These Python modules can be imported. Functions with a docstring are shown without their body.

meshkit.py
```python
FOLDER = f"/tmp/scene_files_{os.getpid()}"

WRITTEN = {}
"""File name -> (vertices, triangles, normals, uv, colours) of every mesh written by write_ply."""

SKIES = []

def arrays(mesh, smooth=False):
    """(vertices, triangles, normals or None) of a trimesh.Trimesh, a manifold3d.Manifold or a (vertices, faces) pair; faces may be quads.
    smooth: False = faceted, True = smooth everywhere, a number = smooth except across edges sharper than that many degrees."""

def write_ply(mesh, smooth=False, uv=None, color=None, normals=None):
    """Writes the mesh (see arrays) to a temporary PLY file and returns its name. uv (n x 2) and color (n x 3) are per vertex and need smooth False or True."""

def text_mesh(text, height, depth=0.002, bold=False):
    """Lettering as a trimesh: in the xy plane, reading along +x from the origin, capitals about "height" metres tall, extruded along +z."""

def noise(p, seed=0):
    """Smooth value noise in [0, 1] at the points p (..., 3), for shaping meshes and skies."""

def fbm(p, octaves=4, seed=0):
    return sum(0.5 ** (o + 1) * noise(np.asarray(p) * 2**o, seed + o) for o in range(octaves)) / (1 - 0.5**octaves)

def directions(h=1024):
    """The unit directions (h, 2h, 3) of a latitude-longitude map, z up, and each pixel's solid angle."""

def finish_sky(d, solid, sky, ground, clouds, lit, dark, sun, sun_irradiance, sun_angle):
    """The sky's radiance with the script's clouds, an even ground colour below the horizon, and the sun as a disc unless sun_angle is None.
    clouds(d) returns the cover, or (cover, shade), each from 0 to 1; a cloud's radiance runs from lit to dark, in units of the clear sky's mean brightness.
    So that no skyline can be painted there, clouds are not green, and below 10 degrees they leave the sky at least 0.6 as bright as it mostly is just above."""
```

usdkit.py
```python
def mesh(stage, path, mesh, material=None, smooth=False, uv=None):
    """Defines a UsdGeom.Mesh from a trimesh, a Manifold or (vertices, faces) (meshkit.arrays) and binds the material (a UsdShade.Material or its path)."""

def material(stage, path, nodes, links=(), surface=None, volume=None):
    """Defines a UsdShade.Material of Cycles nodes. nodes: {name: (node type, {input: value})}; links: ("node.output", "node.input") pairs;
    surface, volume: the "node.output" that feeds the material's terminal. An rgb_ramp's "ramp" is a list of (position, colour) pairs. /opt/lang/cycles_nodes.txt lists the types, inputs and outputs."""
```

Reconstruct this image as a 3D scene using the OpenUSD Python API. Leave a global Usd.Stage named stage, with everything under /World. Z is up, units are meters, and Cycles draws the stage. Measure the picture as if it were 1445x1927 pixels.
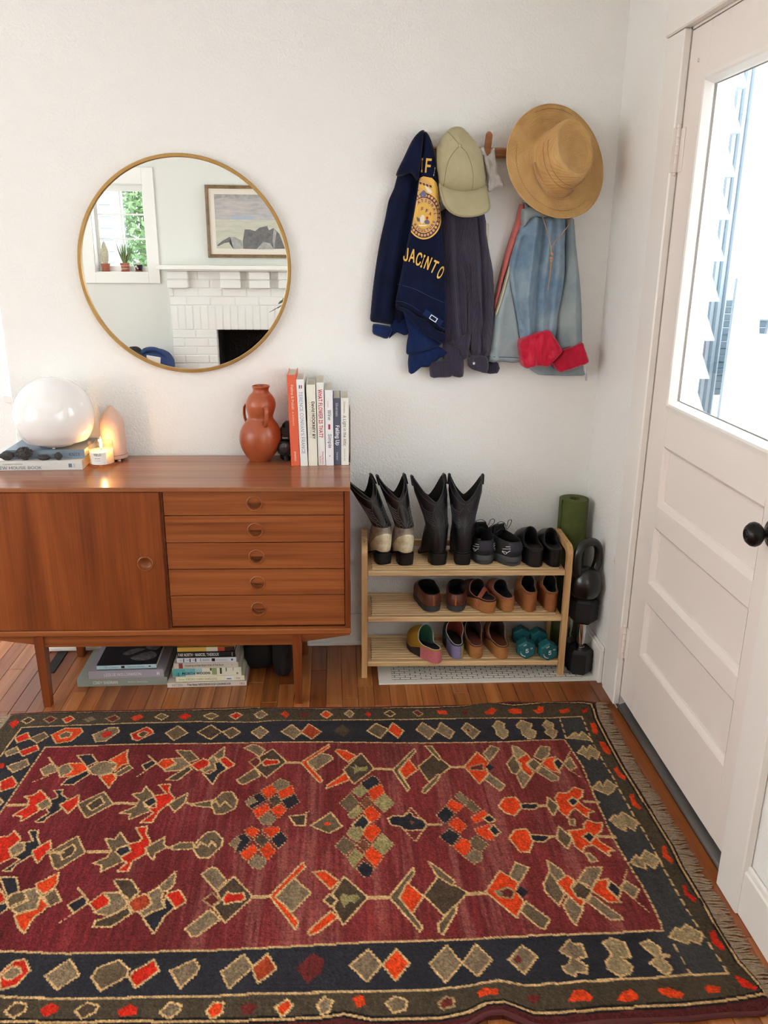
import math, random
import numpy as np, trimesh, usdkit, meshkit, manifold3d as m3
import shapely, shapely.geometry as sg, shapely.ops as so
from shapely import affinity
from scipy.spatial import Delaunay
from pxr import Usd, UsdGeom, UsdLux, UsdShade, Gf, Sdf, Vt

stage = Usd.Stage.CreateInMemory()
UsdGeom.SetStageUpAxis(stage, UsdGeom.Tokens.z)
UsdGeom.SetStageMetersPerUnit(stage, 1.0)
UsdGeom.Xform.Define(stage, '/World')
UsdGeom.Scope.Define(stage, '/World/Looks')
random.seed(7)
RNG = np.random.default_rng(7)

# ------------------------------------------------------------------ camera
W, H = 1445, 1927
F_PX = 1544.3
EYE = np.array([-0.976, -2.994, 1.525])
PITCH, YAW, ROLL = map(math.radians, (17.865, 3.597, 0.494))
EXPOSURE = -0.56
_f = np.array([math.sin(YAW) * math.cos(PITCH), math.cos(YAW) * math.cos(PITCH), -math.sin(PITCH)])
_r = np.array([math.cos(YAW), -math.sin(YAW), 0.0])
_u = np.cross(_r, _f)
_r, _u = math.cos(ROLL) * _r + math.sin(ROLL) * _u, -math.sin(ROLL) * _r + math.cos(ROLL) * _u
cam = UsdGeom.Camera.Define(stage, '/World/viewpoint')
cam.CreateHorizontalApertureAttr(36.0)
cam.CreateFocalLengthAttr(36.0 * F_PX / W)
cam.CreateClippingRangeAttr(Gf.Vec2f(0.05, 500))
cam.CreateExposureAttr(EXPOSURE)
_m = Gf.Matrix4d(*_r, 0, *_u, 0, *(-_f), 0, *EYE, 1)
cam.AddTransformOp().Set(_m)

# ------------------------------------------------------------------ daylight: an even bright sky outside the windows
def S(r, g, b):
    return tuple((c / 255 / 12.92) if c / 255 < 0.04045 else ((c / 255 + 0.055) / 1.055) ** 2.4 for c in (r, g, b))

SKY = 2.9
dome = UsdLux.DomeLight.Define(stage, '/World/sky')
dome.CreateIntensityAttr(SKY)
dome.CreateColorAttr(Gf.Vec3f(0.835, 0.925, 1.0))

def daylight(name, center, normal, wid, hei, power, color=(1.0, 0.97, 0.93)):
    """Daylight that a window opening of the room lets in: a light as large as the opening, in the opening."""
    l = UsdLux.RectLight.Define(stage, '/World/' + name)
    l.CreateWidthAttr(wid); l.CreateHeightAttr(hei)
    l.CreateIntensityAttr(power); l.CreateColorAttr(Gf.Vec3f(*color))
    n = -np.array(normal, float)                       # a rect light shines along its -z
    up = np.array([0, 0, 1.0]); x = np.cross(up, n); x /= np.linalg.norm(x); y = np.cross(n, x)
    l.AddTransformOp().Set(Gf.Matrix4d(*x, 0, *y, 0, *n, 0, *map(float, center), 1))
    return l

# ------------------------------------------------------------------ naming and prims
_used = set()
def numbered(path):
    p, i = path, 0
    while p in _used:
        i += 1
        p = f'{path}_{i:03d}'
    _used.add(p)
    return p

def tag(o, label=None, cat=None, group=None, kind=None):
    p = o.GetPrim() if hasattr(o, 'GetPrim') else o
    for k, v in (('label', label), ('category', cat), ('group', group), ('kind', kind)):
        if v:
            p.SetCustomDataByKey(k, v)
    return o

def thing(name, label, cat, loc=(0, 0, 0), rotz=0, group=None, kind=None):
    x = UsdGeom.Xform.Define(stage, numbered('/World/' + name))
    x.AddTranslateOp().Set(Gf.Vec3d(*map(float, loc)))
    if rotz:
        x.AddRotateZOp().Set(float(rotz))
    tag(x, label, cat, group, kind)
    return x

def obj(name, mesh, mat, parent=None, label=None, cat=None, group=None, kind=None, smooth=35, uv=None, colors=None):
    base = str(parent.GetPath()) if parent is not None else '/World'
    path = numbered(base + '/' + name)
    m = usdkit.mesh(stage, path, mesh, M[mat] if isinstance(mat, str) else mat, smooth=smooth, uv=uv)
    if colors is not None:
        UsdGeom.PrimvarsAPI(m).CreatePrimvar('tint', Sdf.ValueTypeNames.Color3fArray, 'vertex').Set(Vt.Vec3fArray.FromNumpy(np.asarray(colors, np.float32)))
    tag(m, label, cat, group, kind)
    return m

def struct(name, mesh, mat, label, parent=None, smooth=35):
    return obj(name, mesh, mat, parent, label, kind='structure' if parent is None else None, smooth=smooth)

# ------------------------------------------------------------------ mesh helpers
def cat_(*ms):
    ms = [x for a in ms for x in (a if isinstance(a, (list, tuple)) else [a])]
    return trimesh.util.concatenate(ms)

def hull(pts):
    return trimesh.convex.convex_hull(np.asarray(pts, float))

def box(x0, x1, y0, y1, z0, z1, b=0.0):
    x0, x1 = min(x0, x1), max(x0, x1); y0, y1 = min(y0, y1), max(y0, y1); z0, z1 = min(z0, z1), max(z0, z1)
    if b <= 0:
        m = trimesh.creation.box((x1 - x0, y1 - y0, z1 - z0)); m.apply_translation(((x0 + x1) / 2, (y0 + y1) / 2, (z0 + z1) / 2)); return m
    b = min(b, 0.49 * (x1 - x0), 0.49 * (y1 - y0), 0.49 * (z1 - z0))
    p = []
    for x, sx in ((x0, 1), (x1, -1)):
        for y, sy in ((y0, 1), (y1, -1)):
            for z, sz in ((z0, 1), (z1, -1)):
                p += [(x + sx * b, y + sy * b, z), (x + sx * b, y, z + sz * b), (x, y + sy * b, z + sz * b)]
    return hull(p)

def move(m, t=(0, 0, 0), rz=0, rx=0, ry=0, s=None):
    m = m.copy()
    if s is not None:
        m.apply_scale(s)
    for a, ax in ((rx, (1, 0, 0)), (ry, (0, 1, 0)), (rz, (0, 0, 1))):
        if a:
            m.apply_transform(trimesh.transformations.rotation_matrix(math.radians(a), ax))
    m.apply_translation(t)
    return m

def lathe(prof, n=48):
    """prof: [(r, z)] from bottom to top; r = 0 closes an end."""
    return trimesh.creation.revolve(np.array(prof, float), sections=n)

def catmull(p, n=8, closed=False):
    p = np.asarray(p, float)
    if closed:
        q = np.vstack([p[-1:], p, p[:2]])
    else:
        q = np.vstack([2 * p[0] - p[1], p, 2 * p[-1] - p[-2]])
    t = np.linspace(0, 1, n, endpoint=False)[:, None]
    out = []
    for i in range(1, len(q) - 2):
        a, b, c, d = q[i - 1], q[i], q[i + 1], q[i + 2]
        out.append(0.5 * (2 * b + (c - a) * t + (2 * a - 5 * b + 4 * c - d) * t ** 2 + (3 * b - a - 3 * c + d) * t ** 3))
    out = np.vstack(out)
    return out if closed else np.vstack([out, p[-1:]])

def loft(rings, closed_ring=True, caps=True, loop=False):
    """rings: list of (n, 3) loops."""
    R = np.asarray(rings, float); k, n = R.shape[:2]
    v = R.reshape(-1, 3); f = []
    for i in range(k if loop else k - 1):
        a, b = i * n, ((i + 1) % k) * n
        for j in range(n if closed_ring else n - 1):
            j2 = (j + 1) % n
            f += [(a + j, a + j2, b + j2), (a + j, b + j2, b + j)]
    if caps and closed_ring and not loop:
        v = np.vstack([v, R[0].mean(0), R[-1].mean(0)]); c0, c1 = len(v) - 2, len(v) - 1
        for j in range(n):
            j2 = (j + 1) % n
            f += [(c0, j2, j), (c1, (k - 1) * n + j, (k - 1) * n + j2)]
    m = trimesh.Trimesh(v, np.array(f), process=False)
    return m

def tube(pts, r, n=8, smooth=0, closed=False):
    p = np.asarray(pts, float)
    if smooth:
        rr = np.broadcast_to(r, (len(p),)).astype(float)
        q = catmull(np.c_[p, rr], smooth, closed); p, r = q[:, :3], q[:, 3]
    rr = np.broadcast_to(r, (len(p),))
    t = (np.roll(p, -1, 0) - np.roll(p, 1, 0)) if closed else np.gradient(p, axis=0)
    t /= np.linalg.norm(t, axis=1, keepdims=True) + 1e-12
    a = np.cross(t[0], (0, 0, 1.0) if abs(t[0, 2]) < 0.9 else (1.0, 0, 0)); a /= np.linalg.norm(a)
    rings = []
    ang = np.arange(n) * 2 * math.pi / n
    for i in range(len(p)):
        a = a - t[i] * (a @ t[i]); a /= np.linalg.norm(a) + 1e-12
        b = np.cross(t[i], a)
        rings.append(p[i] + rr[i] * (np.cos(ang)[:, None] * a + np.sin(ang)[:, None] * b))
    return loft(rings, loop=closed)

def prism(poly, depth):
    """extrudes a shapely polygon (or point list) along +z from 0."""
    g = poly if hasattr(poly, 'geom_type') else sg.Polygon(poly)
    gs = [q for q in getattr(g, 'geoms', [g]) if q.geom_type == 'Polygon' and q.area > 1e-10]
    return trimesh.util.concatenate([trimesh.creation.extrude_polygon(q, depth, engine='earcut') for q in gs])

def stand(m):
    """xy plane, +z out -> xz plane standing up, facing -y."""
    m = m.copy(); m.apply_transform(trimesh.transformations.rotation_matrix(math.pi / 2, (1, 0, 0))); return m

def resample(p, step, closed=True):
    p = np.asarray(p, float)
    q = np.vstack([p, p[:1]]) if closed else p
    d = np.r_[0, np.cumsum(np.linalg.norm(np.diff(q, axis=0), axis=1))]
    n = max(int(round(d[-1] / step)), 3)
    s = np.linspace(0, d[-1], n, endpoint=not closed)
    return np.c_[[np.interp(s, d, q[:, k]) for k in range(q.shape[1])]].T

def sheet(poly, step, hfun, back=None, rim=None):
    """A solid relief on an outline in the (x, z) plane: front y = -hfun(x, z, edge distance), back y = -back(x, z) (0 if None)."""
    poly = np.asarray(poly, float)
    P = sg.Polygon(poly).buffer(0)
    P = max(getattr(P, 'geoms', [P]), key=lambda q: q.area)
    bd = resample(np.array(P.exterior.coords)[:-1], step)
    x0, z0, x1, z1 = P.bounds
    gx, gz = np.meshgrid(np.arange(x0, x1, step), np.arange(z0, z1, step * 0.9))
    gx = gx + (np.arange(gx.shape[0]) % 2)[:, None] * step / 2
    g = np.c_[gx.ravel(), gz.ravel()]
    g = g[shapely.contains_xy(P.buffer(-step * 0.55), g[:, 0], g[:, 1])] if P.buffer(-step * 0.55).area > 0 else g[:0]
    v = np.vstack([bd, g])
    tri = Delaunay(v).simplices
    c = v[tri].mean(1)
    tri = tri[shapely.contains_xy(P, c[:, 0], c[:, 1])]
    a = np.cross(v[tri[:, 1]] - v[tri[:, 0]], v[tri[:, 2]] - v[tri[:, 0]])
    tri[a > 0] = tri[a > 0][:, ::-1]                       # faces look to -y
    d = shapely.distance(P.exterior, shapely.points(v)) if len(v) else 0
    d[:len(bd)] = 0
    hf = hfun(v[:, 0], v[:, 1], d)
    hb = np.zeros(len(v)) if back is None else np.broadcast_to(back(v[:, 0], v[:, 1]), (len(v),))
    n = len(v)
    V = np.vstack([np.c_[v[:, 0], -hf, v[:, 1]], np.c_[v[:, 0], -hb, v[:, 1]]])
    e = np.vstack([tri[:, [0, 1]], tri[:, [1, 2]], tri[:, [2, 0]]])
    key = {tuple(x) for x in e.tolist()}
    rimf = []
    for i, j in key:
        if (j, i) not in key:
            rimf += [(j, i, i + n), (j, i + n, j + n)]
    m = trimesh.Trimesh(V, np.vstack([tri, tri[:, ::-1] + n, np.array(rimf)]), process=False)
    # orient: xz with -y front; ensure outward
    if m.volume < 0:
        m.invert()
    return m

def text(s, h, depth=0.0006, bold=False, width=None):
    """Lettering in the xy plane, from x = 0; width squeezes it to that length."""
    m = meshkit.text_mesh(s, h, depth, bold)
    if width:
        m.apply_scale((width / m.bounds[1][0], 1, 1))
    return m

def bool_sub(a, b):
    A = m3.Manifold(m3.Mesh(np.asarray(a.vertices, np.float32), np.asarray(a.faces, np.uint32)))
    B = m3.Manifold(m3.Mesh(np.asarray(b.vertices, np.float32), np.asarray(b.faces, np.uint32)))
    r = (A - B).to_mesh()
    return trimesh.Trimesh(r.vert_properties[:, :3], r.tri_verts, process=False)

# ------------------------------------------------------------------ materials
M = {}
def pbr(name, base, rough=0.5, metal=0.0, var=None, vscale=8.0, vstretch=(1, 1, 1), bump=None, **kw):
    """base: linear colour; var: second colour mixed in by noise of vscale; bump: (scale, strength, distance)."""
    p = {'base_color': base, 'roughness': rough, 'metallic': metal, **kw}
    nodes = {'p': ('principled_bsdf', p)}; links = []
    if var is not None or bump is not None:
        nodes['tc'] = ('texture_coordinate', {})
    if var is not None:
        nodes['mp'] = ('mapping', {'scale': vstretch}); nodes['oi'] = ('object_info', {})
        nodes['n'] = ('noise_texture', {'dimensions': '4D', 'scale': vscale, 'detail': 5.0, 'roughness': 0.6})
        nodes['w'] = ('math', {'math_type': 'multiply', 'value2': 37.0})
        nodes['r'] = ('rgb_ramp', {'ramp': [(0.3, base), (0.7, var)]})
        links += [('tc.object', 'mp.vector'), ('mp.vector', 'n.vector'), ('oi.random', 'w.value1'), ('w.value', 'n.w'), ('n.fac', 'r.fac'), ('r.color', 'p.base_color')]
    if bump is not None:
        nodes['bn'] = ('noise_texture', {'scale': bump[0], 'detail': 4.0, 'roughness': 0.55})
        nodes['b'] = ('bump', {'strength': bump[1], 'distance': bump[2]})
        links += [('tc.object', 'bn.vector'), ('bn.fac', 'b.height'), ('b.normal', 'p.normal')]
    M[name] = usdkit.material(stage, '/World/Looks/' + name, nodes, links, surface='p.BSDF')
    return M[name]

def wood(name, dark, mid, light, axis='x', along=1.6, across=26.0, rough=0.35, spread=0.16, coat=0.0, bumpd=0.0004, fine=150.0, rings=0.5):
    """Wood with grain along an axis, varying from piece to piece."""
    sc = {'x': (along, across, across), 'y': (across, along, across), 'z': (across, across, along)}[axis]
    fs = {'x': (along * 3, fine, fine), 'y': (fine, along * 3, fine), 'z': (fine, fine, along * 3)}[axis]
    nodes = {
        'tc': ('texture_coordinate', {}), 'oi': ('object_info', {}),
        'w': ('math', {'math_type': 'multiply', 'value2': 53.0}),
        'm1': ('mapping', {'scale': sc}), 'n1': ('noise_texture', {'dimensions': '4D', 'scale': 1.0, 'detail': 4.0, 'roughness': 0.55, 'distortion': rings}),
        'm2': ('mapping', {'scale': fs}), 'n2': ('noise_texture', {'dimensions': '4D', 'scale': 1.0, 'detail': 3.0, 'roughness': 0.6}),
        'r': ('rgb_ramp', {'ramp': [(0.25, dark), (0.5, mid), (0.75, light)]}),
        'mx': ('math', {'math_type': 'multiply_add', 'value2': 0.44, 'value3': -0.22}), 'ad': ('math', {'math_type': 'add'}),
        'h': ('hsv', {'hue': 0.5, 'saturation': 1.0, 'fac': 1.0}),
        'rv': ('map_range', {'from_min': 0.0, 'from_max': 1.0, 'to_min': 1 - spread, 'to_max': 1 + spread}),
        'b': ('bump', {'strength': 0.35, 'distance': bumpd}),
        'p': ('principled_bsdf', {'roughness': rough, 'coat_weight': coat, 'coat_roughness': 0.18, 'specular_ior_level': 0.45}),
    }
    links = [('oi.random', 'w.value1'), ('tc.object', 'm1.vector'), ('m1.vector', 'n1.vector'), ('w.value', 'n1.w'), ('tc.object', 'm2.vector'), ('m2.vector', 'n2.vector'), ('w.value', 'n2.w'),
             ('n2.fac', 'mx.value1'), ('n1.fac', 'ad.value1'), ('mx.value', 'ad.value2'), ('ad.value', 'r.fac'), ('r.color', 'h.color'), ('oi.random', 'rv.value'), ('rv.result', 'h.value'),
             ('h.color', 'p.base_color'), ('n2.fac', 'b.height'), ('b.normal', 'p.normal')]
    M[name] = usdkit.material(stage, '/World/Looks/' + name, nodes, links, surface='p.BSDF')

def tinted(name, rough=0.6, bump=None, grain=None, **kw):
    """Colour read from the mesh's own vertex colours (woven, dyed or printed patterns), with a little grain."""
    nodes = {'a': ('attribute', {'attribute': 'tint'}), 'p': ('principled_bsdf', {'roughness': rough, **kw}), 'tc': ('texture_coordinate', {})}
    links = []
    src = 'a.color'
    if grain:
        nodes['n'] = ('noise_texture', {'scale': grain[0], 'detail': 4.0, 'roughness': 0.65})
        nodes['mr'] = ('map_range', {'from_min': 0.25, 'from_max': 0.75, 'to_min': 1 - grain[1], 'to_max': 1 + grain[1]})
        nodes['h'] = ('hsv', {'hue': 0.5, 'saturation': 1.0, 'fac': 1.0})
        links += [('tc.object', 'n.vector'), ('n.fac', 'mr.value'), ('mr.result', 'h.value'), (src, 'h.color')]; src = 'h.color'
    links.append((src, 'p.base_color'))
    if bump:
        nodes['bn'] = ('noise_texture', {'scale': bump[0], 'detail': 3.0}); nodes['b'] = ('bump', {'strength': bump[1], 'distance': bump[2]})
        links += [('tc.object', 'bn.vector'), ('bn.fac', 'b.height'), ('b.normal', 'p.normal')]
    M[name] = usdkit.material(stage, '/World/Looks/' + name, nodes, links, surface='p.BSDF')

# window glass that lets daylight through
M['pane'] = usdkit.material(stage, '/World/Looks/pane', {
    'lw': ('layer_weight', {'blend': 0.5}), 'pw': ('math', {'math_type': 'power', 'value2': 4.0}), 'ma': ('math', {'math_type': 'multiply_add', 'value2': 0.45, 'value3': 0.03}),
    't': ('transparent_bsdf', {'color': (0.97, 0.985, 0.985)}), 'g': ('glossy_bsdf', {'roughness': 0.02, 'color': (1, 1, 1)}), 'm': ('mix_closure', {})},
    [('lw.facing', 'pw.value1'), ('pw.value', 'ma.value1'), ('ma.value', 'm.fac'), ('t.BSDF', 'm.closure1'), ('g.BSDF', 'm.closure2')], surface='m.closure')

M['sheer'] = usdkit.material(stage, '/World/Looks/sheer', {
    't': ('transparent_bsdf', {'color': (1.0, 0.975, 0.94)}), 'd': ('translucent_bsdf', {'color': (0.96, 0.94, 0.91)}), 'm': ('mix_closure', {'fac': 0.3})},
    [('t.BSDF', 'm.closure1'), ('d.BSDF', 'm.closure2')], surface='m.closure')

def emitter(name, color, strength):
    M[name] = usdkit.material(stage, '/World/Looks/' + name, {'e': ('emission', {'color': color, 'strength': strength})}, [], surface='e.emission')
# ================================================================== the room
pbr('wall_paint', S(246, 243, 238), 0.6, bump=(115, 0.55, 0.0055))
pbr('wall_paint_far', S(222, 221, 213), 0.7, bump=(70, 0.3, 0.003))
pbr('trim_paint', S(240, 233, 225), 0.38, bump=(30, 0.12, 0.002))
pbr('door_paint', S(240, 228, 219), 0.36, bump=(26, 0.12, 0.002))
pbr('ceiling_paint', S(243, 241, 237), 0.8)
pbr('threshold_metal', S(150, 149, 147), 0.42, 0.85, var=S(118, 116, 114), vscale=9, vstretch=(1, 0.3, 1))
pbr('sealant_dark', S(28, 22, 18), 0.8)
pbr('bronze', S(26, 23, 22), 0.28, 0.6)
wood('floor_oak', S(116, 62, 28), S(158, 92, 46), S(188, 122, 70), 'y', along=1.1, across=34, rough=0.33, spread=0.22, coat=0.12, rings=0.9)
wood('floor_oak_brown', S(104, 52, 25), S(138, 74, 36), S(162, 94, 50), 'y', along=1.0, across=28, rough=0.33, spread=0.2, coat=0.12, rings=0.7)
pbr('subfloor', S(40, 22, 12), 0.9)

XL, YF, ZC = -3.75, -4.14, 2.62      # left wall, wall behind the camera, ceiling
# the back wall ends on the left at the opening into the next room
struct('wall_back', box(-2.128, 0.16, 0, 0.13, 0, ZC, 0.004), 'wall_paint', 'white textured plaster wall with the mirror and the coat pegs')
def wall_with_holes(u0, u1, z0, z1, holes, t, to3):
    P = sg.box(u0, z0, u1, z1)
    for a, b, c, d in holes:
        P = P.difference(sg.box(a, c, b, d))
    m = prism(P, t)
    m.vertices = to3(m.vertices)
    m.fix_normals()
    return m
DY0, DY1, DZ = -1.362, -0.542, 2.094      # door opening
RW = dict(u0=YF - .2, u1=0.13)
struct('wall_right', wall_with_holes(YF - .2, 0.0, 0, ZC, [(DY0 - .012, DY1 + .012, -.01, DZ + .012), (-3.95, -2.15, .85, 2.2)], 0.14, lambda v: np.c_[v[:, 2], v[:, 0], v[:, 1]]), 'wall_paint', 'white textured plaster wall on the right, around the door')
struct('wall_left', wall_with_holes(YF - .2, 1.4, 0, ZC, [(-3.3, -1.0, .8, 2.25), (.2, .98, .5, 2.2)], 0.12, lambda v: np.c_[XL - v[:, 2], v[:, 0], v[:, 1]]), 'wall_paint', 'white plaster wall of the room on the left side')
FW = [(-2.90, -2.475, 1.315, 1.99), (-0.615, -0.19, 1.315, 1.99)]
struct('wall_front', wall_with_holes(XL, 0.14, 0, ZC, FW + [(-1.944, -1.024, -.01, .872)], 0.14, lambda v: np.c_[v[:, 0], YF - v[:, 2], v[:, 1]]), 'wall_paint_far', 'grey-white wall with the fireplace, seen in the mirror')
struct('wall_hall', wall_with_holes(XL, -1.9, 0, ZC, [(-2.563, -2.1, .82, 2.1)], 0.1, lambda v: np.c_[v[:, 0], 1.1 + v[:, 2], v[:, 1]]), 'wall_paint', 'wall of the next room past the left end of the back wall')
struct('wall_hall_side', box(-2.02, -1.9, .13, 1.1, 0, ZC), 'wall_paint', 'side wall of the next room')
struct('ceiling', box(XL, .14, YF, 1.2, ZC, ZC + .08), 'ceiling_paint', 'white ceiling')
hw = thing('window_hall', 'white window of the next room past the left end of the wall', None, (0, 0, 0), kind='structure')
obj('window_frame', cat_(box(-2.1, -2.04, 1.075, 1.1, .8, 2.16), box(-2.58, -2.1, 1.085, 1.1, 2.1, 2.16), box(-2.58, -2.1, 1.085, 1.1, .79, .82)), 'trim_paint', hw)
obj('window_pane', box(-2.563, -2.1, 1.13, 1.134, .82, 2.1), 'pane', hw, kind='structure')
# floor: oak strips laid towards the back wall
fl = thing('floor', 'honey-brown oak strip floor', None, kind='structure')
obj('subfloor', box(XL, .14, YF, 1.2, -.06, -.021), 'subfloor', fl)
rf = random.Random(3)
x = 0.012
while x > -2.75:
    y = 1.19 if x < -2.15 else 0.0
    lo = -2.35
    y -= 0
    first = True
    while y > lo:
        L = rf.uniform(.55, 1.5) * (rf.uniform(.3, 1) if first else 1)
        y2 = max(y - L, lo)
        w = .057
        obj('plank', box(x - w + .0005, x - .0005, y2 + .0006, y - .0006, -.02, rf.uniform(-.0004, .0002), .0009), rf.choice(['floor_oak', 'floor_oak', 'floor_oak_brown']), fl)
        y, first = y2, False
    x -= .057
obj('plank_field', box(XL, 0, YF, -2.352, -.02, 0), 'floor_oak', fl)
obj('plank_field', box(XL, x, -2.352, 1.19, -.02, 0), 'floor_oak', fl)

# baseboards
def baseboard(name, pts, label):
    pass
struct('baseboard_back', cat_(box(-2.128, 0, -.016, 0, 0, .135, .003), box(-2.128, 0, -.021, 0, 0, .022, .006)), 'trim_paint', 'white baseboard along the back wall')
struct('baseboard_right', cat_(box(-.017, 0, -.36, 0, 0, .135, .004), box(-.010, 0, -.36, 0, .13, .146, .004)), 'trim_paint', 'white baseboard between the corner and the door')
struct('baseboard_right_001', cat_(box(-.017, 0, YF, -1.44, 0, .128, .004), box(-.010, 0, YF, -1.44, .125, .142, .004)), 'trim_paint', 'white baseboard of the wall on the near side of the door')

# door casing
CX = -.024
struct('trim_1', box(CX, 0.0, -.548, -.428, .026, 2.094, .004), 'trim_paint', 'white door casing on the hinge side')
struct('trim_2', box(CX, 0.0, -1.462, -1.358, 0, 2.094, .004), 'trim_paint', 'white door casing on the knob side')
struct('trim_3', box(CX - .002, 0.0, -1.475, -.415, 2.096, 2.21, .004), 'trim_paint', 'white head casing over the door')
struct('trim_4', cat_(box(.0, .14, -.545, -.5385, .02, 2.1), box(.0, .14, -1.364, -1.3575, .02, 2.1), box(.0, .14, -1.36, -.54, 2.0905, 2.1), box(.049, .06, -1.36, -.54, 2.075, 2.092), box(.049, .06, -.558, -.545, .02, 2.09), box(.049, .06, -1.358, -1.345, .02, 2.09)), 'trim_paint', 'door jamb with its stop')
TH = [(-.004, .011), (-.0045, .018), (.0, .0235), (.012, .028), (.03, .034), (.05, .036), (.05, .011)]
struct('door_threshold', loft([np.array([(x_, y, z_) for x_, z_ in TH]) for y in (-1.365, -.468)]), 'threshold_metal', 'worn grey metal threshold under the door', smooth=False)
struct('trim_5', cat_(box(.001, .12, -1.365, -.53, -.02, .0105), box(.03, .044, -1.362, -.54, .03, .0605)), 'sealant_dark', 'dark weather strip and bedding under the door')

# the door: stiles and rails, a large light, three panels
dr = thing('door_1', 'white painted door with a large glass light over three recessed panels', None, kind='structure')
Y0, Y1, T0, T1 = -1.3555, -.5475, 0.0, .045
z_rails = [(.06, .281), (.467, .534), (.716, .786), (.969, 1.094), (1.951, 2.088)]
PY0, PY1 = -1.267, -.671
obj('stile', box(T0, T1, PY1, Y1, .06, 2.088, .002), 'door_paint', dr)
obj('stile', box(T0, T1, Y0, PY0, .06, 2.088, .002), 'door_paint', dr)
for a, b in z_rails:
    obj('rail', box(T0, T1, PY0 - .001, PY1 + .001, a, b, .0012), 'door_paint', dr)
for (a, b) in ((.281, .467), (.534, .716), (.786, .969)):
    def fr(x, i):   # a rectangle loop inset by i at depth x
        return np.array([(x, PY0 + i, a + i), (x, PY1 - i, a + i), (x, PY1 - i, b - i), (x, PY0 + i, b - i)])
    pn = obj('door_panel', box(.0145, .03, PY0, PY1, a, b), 'door_paint', dr)
    obj('moulding', loft([fr(.0005, 0), fr(.003, .004), fr(.0125, .012), fr(.0135, .0185), fr(.0155, .0195)], caps=False), 'door_paint', pn, smooth=False)
def frl(x, i, za=1.094, zb=1.951):
    return np.array([(x, PY0 + i, za + i), (x, PY1 - i, za + i), (x, PY1 - i, zb - i), (x, PY0 + i, zb - i)])
obj('glazing_bead', loft([frl(-.004, -.012), frl(-.006, -.002), frl(-.004, .004), frl(.012, .012), frl(.018, .014)], caps=False), 'trim_paint', dr, smooth=False)
obj('glazing_bead', loft([frl(.026, .0145), frl(.03, .013), frl(.046, .0)], caps=False), 'trim_paint', dr, smooth=False)
obj('window_pane', box(.02, .024, PY0 + .006, PY1 - .006, 1.1, 1.945), 'pane', dr, label='clear glass light of the door')
for zc in (1.79, .262):
    hg = obj('hinge', cat_(*[move(trimesh.creation.cylinder(.0075, .0215, sections=16), (-.009, -.5455, zc - .046 + k * .023)) for k in range(5)]), 'door_paint', dr)
    obj('hinge_pin', cat_(move(trimesh.creation.icosphere(2, .0075), (-.009, -.5455, zc + .062)), move(trimesh.creation.icosphere(2, .006), (-.009, -.5455, zc - .062))), 'door_paint', hg)
    obj('hinge_leaf', cat_(box(-.003, 0, -.5765, -.5475, zc - .057, zc + .057, .001), box(-.0265, -.0005, -.5505, -.5485, zc - .057, zc + .057, .0008)), 'door_paint', hg)
kb = obj('knob', move(lathe([(0, .062), (.006, .0625), (.008, .0605), (.010, .0608), (.0125, .0615), (.020, .058), (.0265, .05), (.0285, .042), (.026, .034), (.020, .028), (.0125, .0245), (.0105, .02), (.012, .012), (.0135, .009)][::-1], 40), ry=-90), 'bronze', dr, label='black oval door knob')
kb.AddTranslateOp().Set(Gf.Vec3d(0, -1.318, .922))
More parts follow.
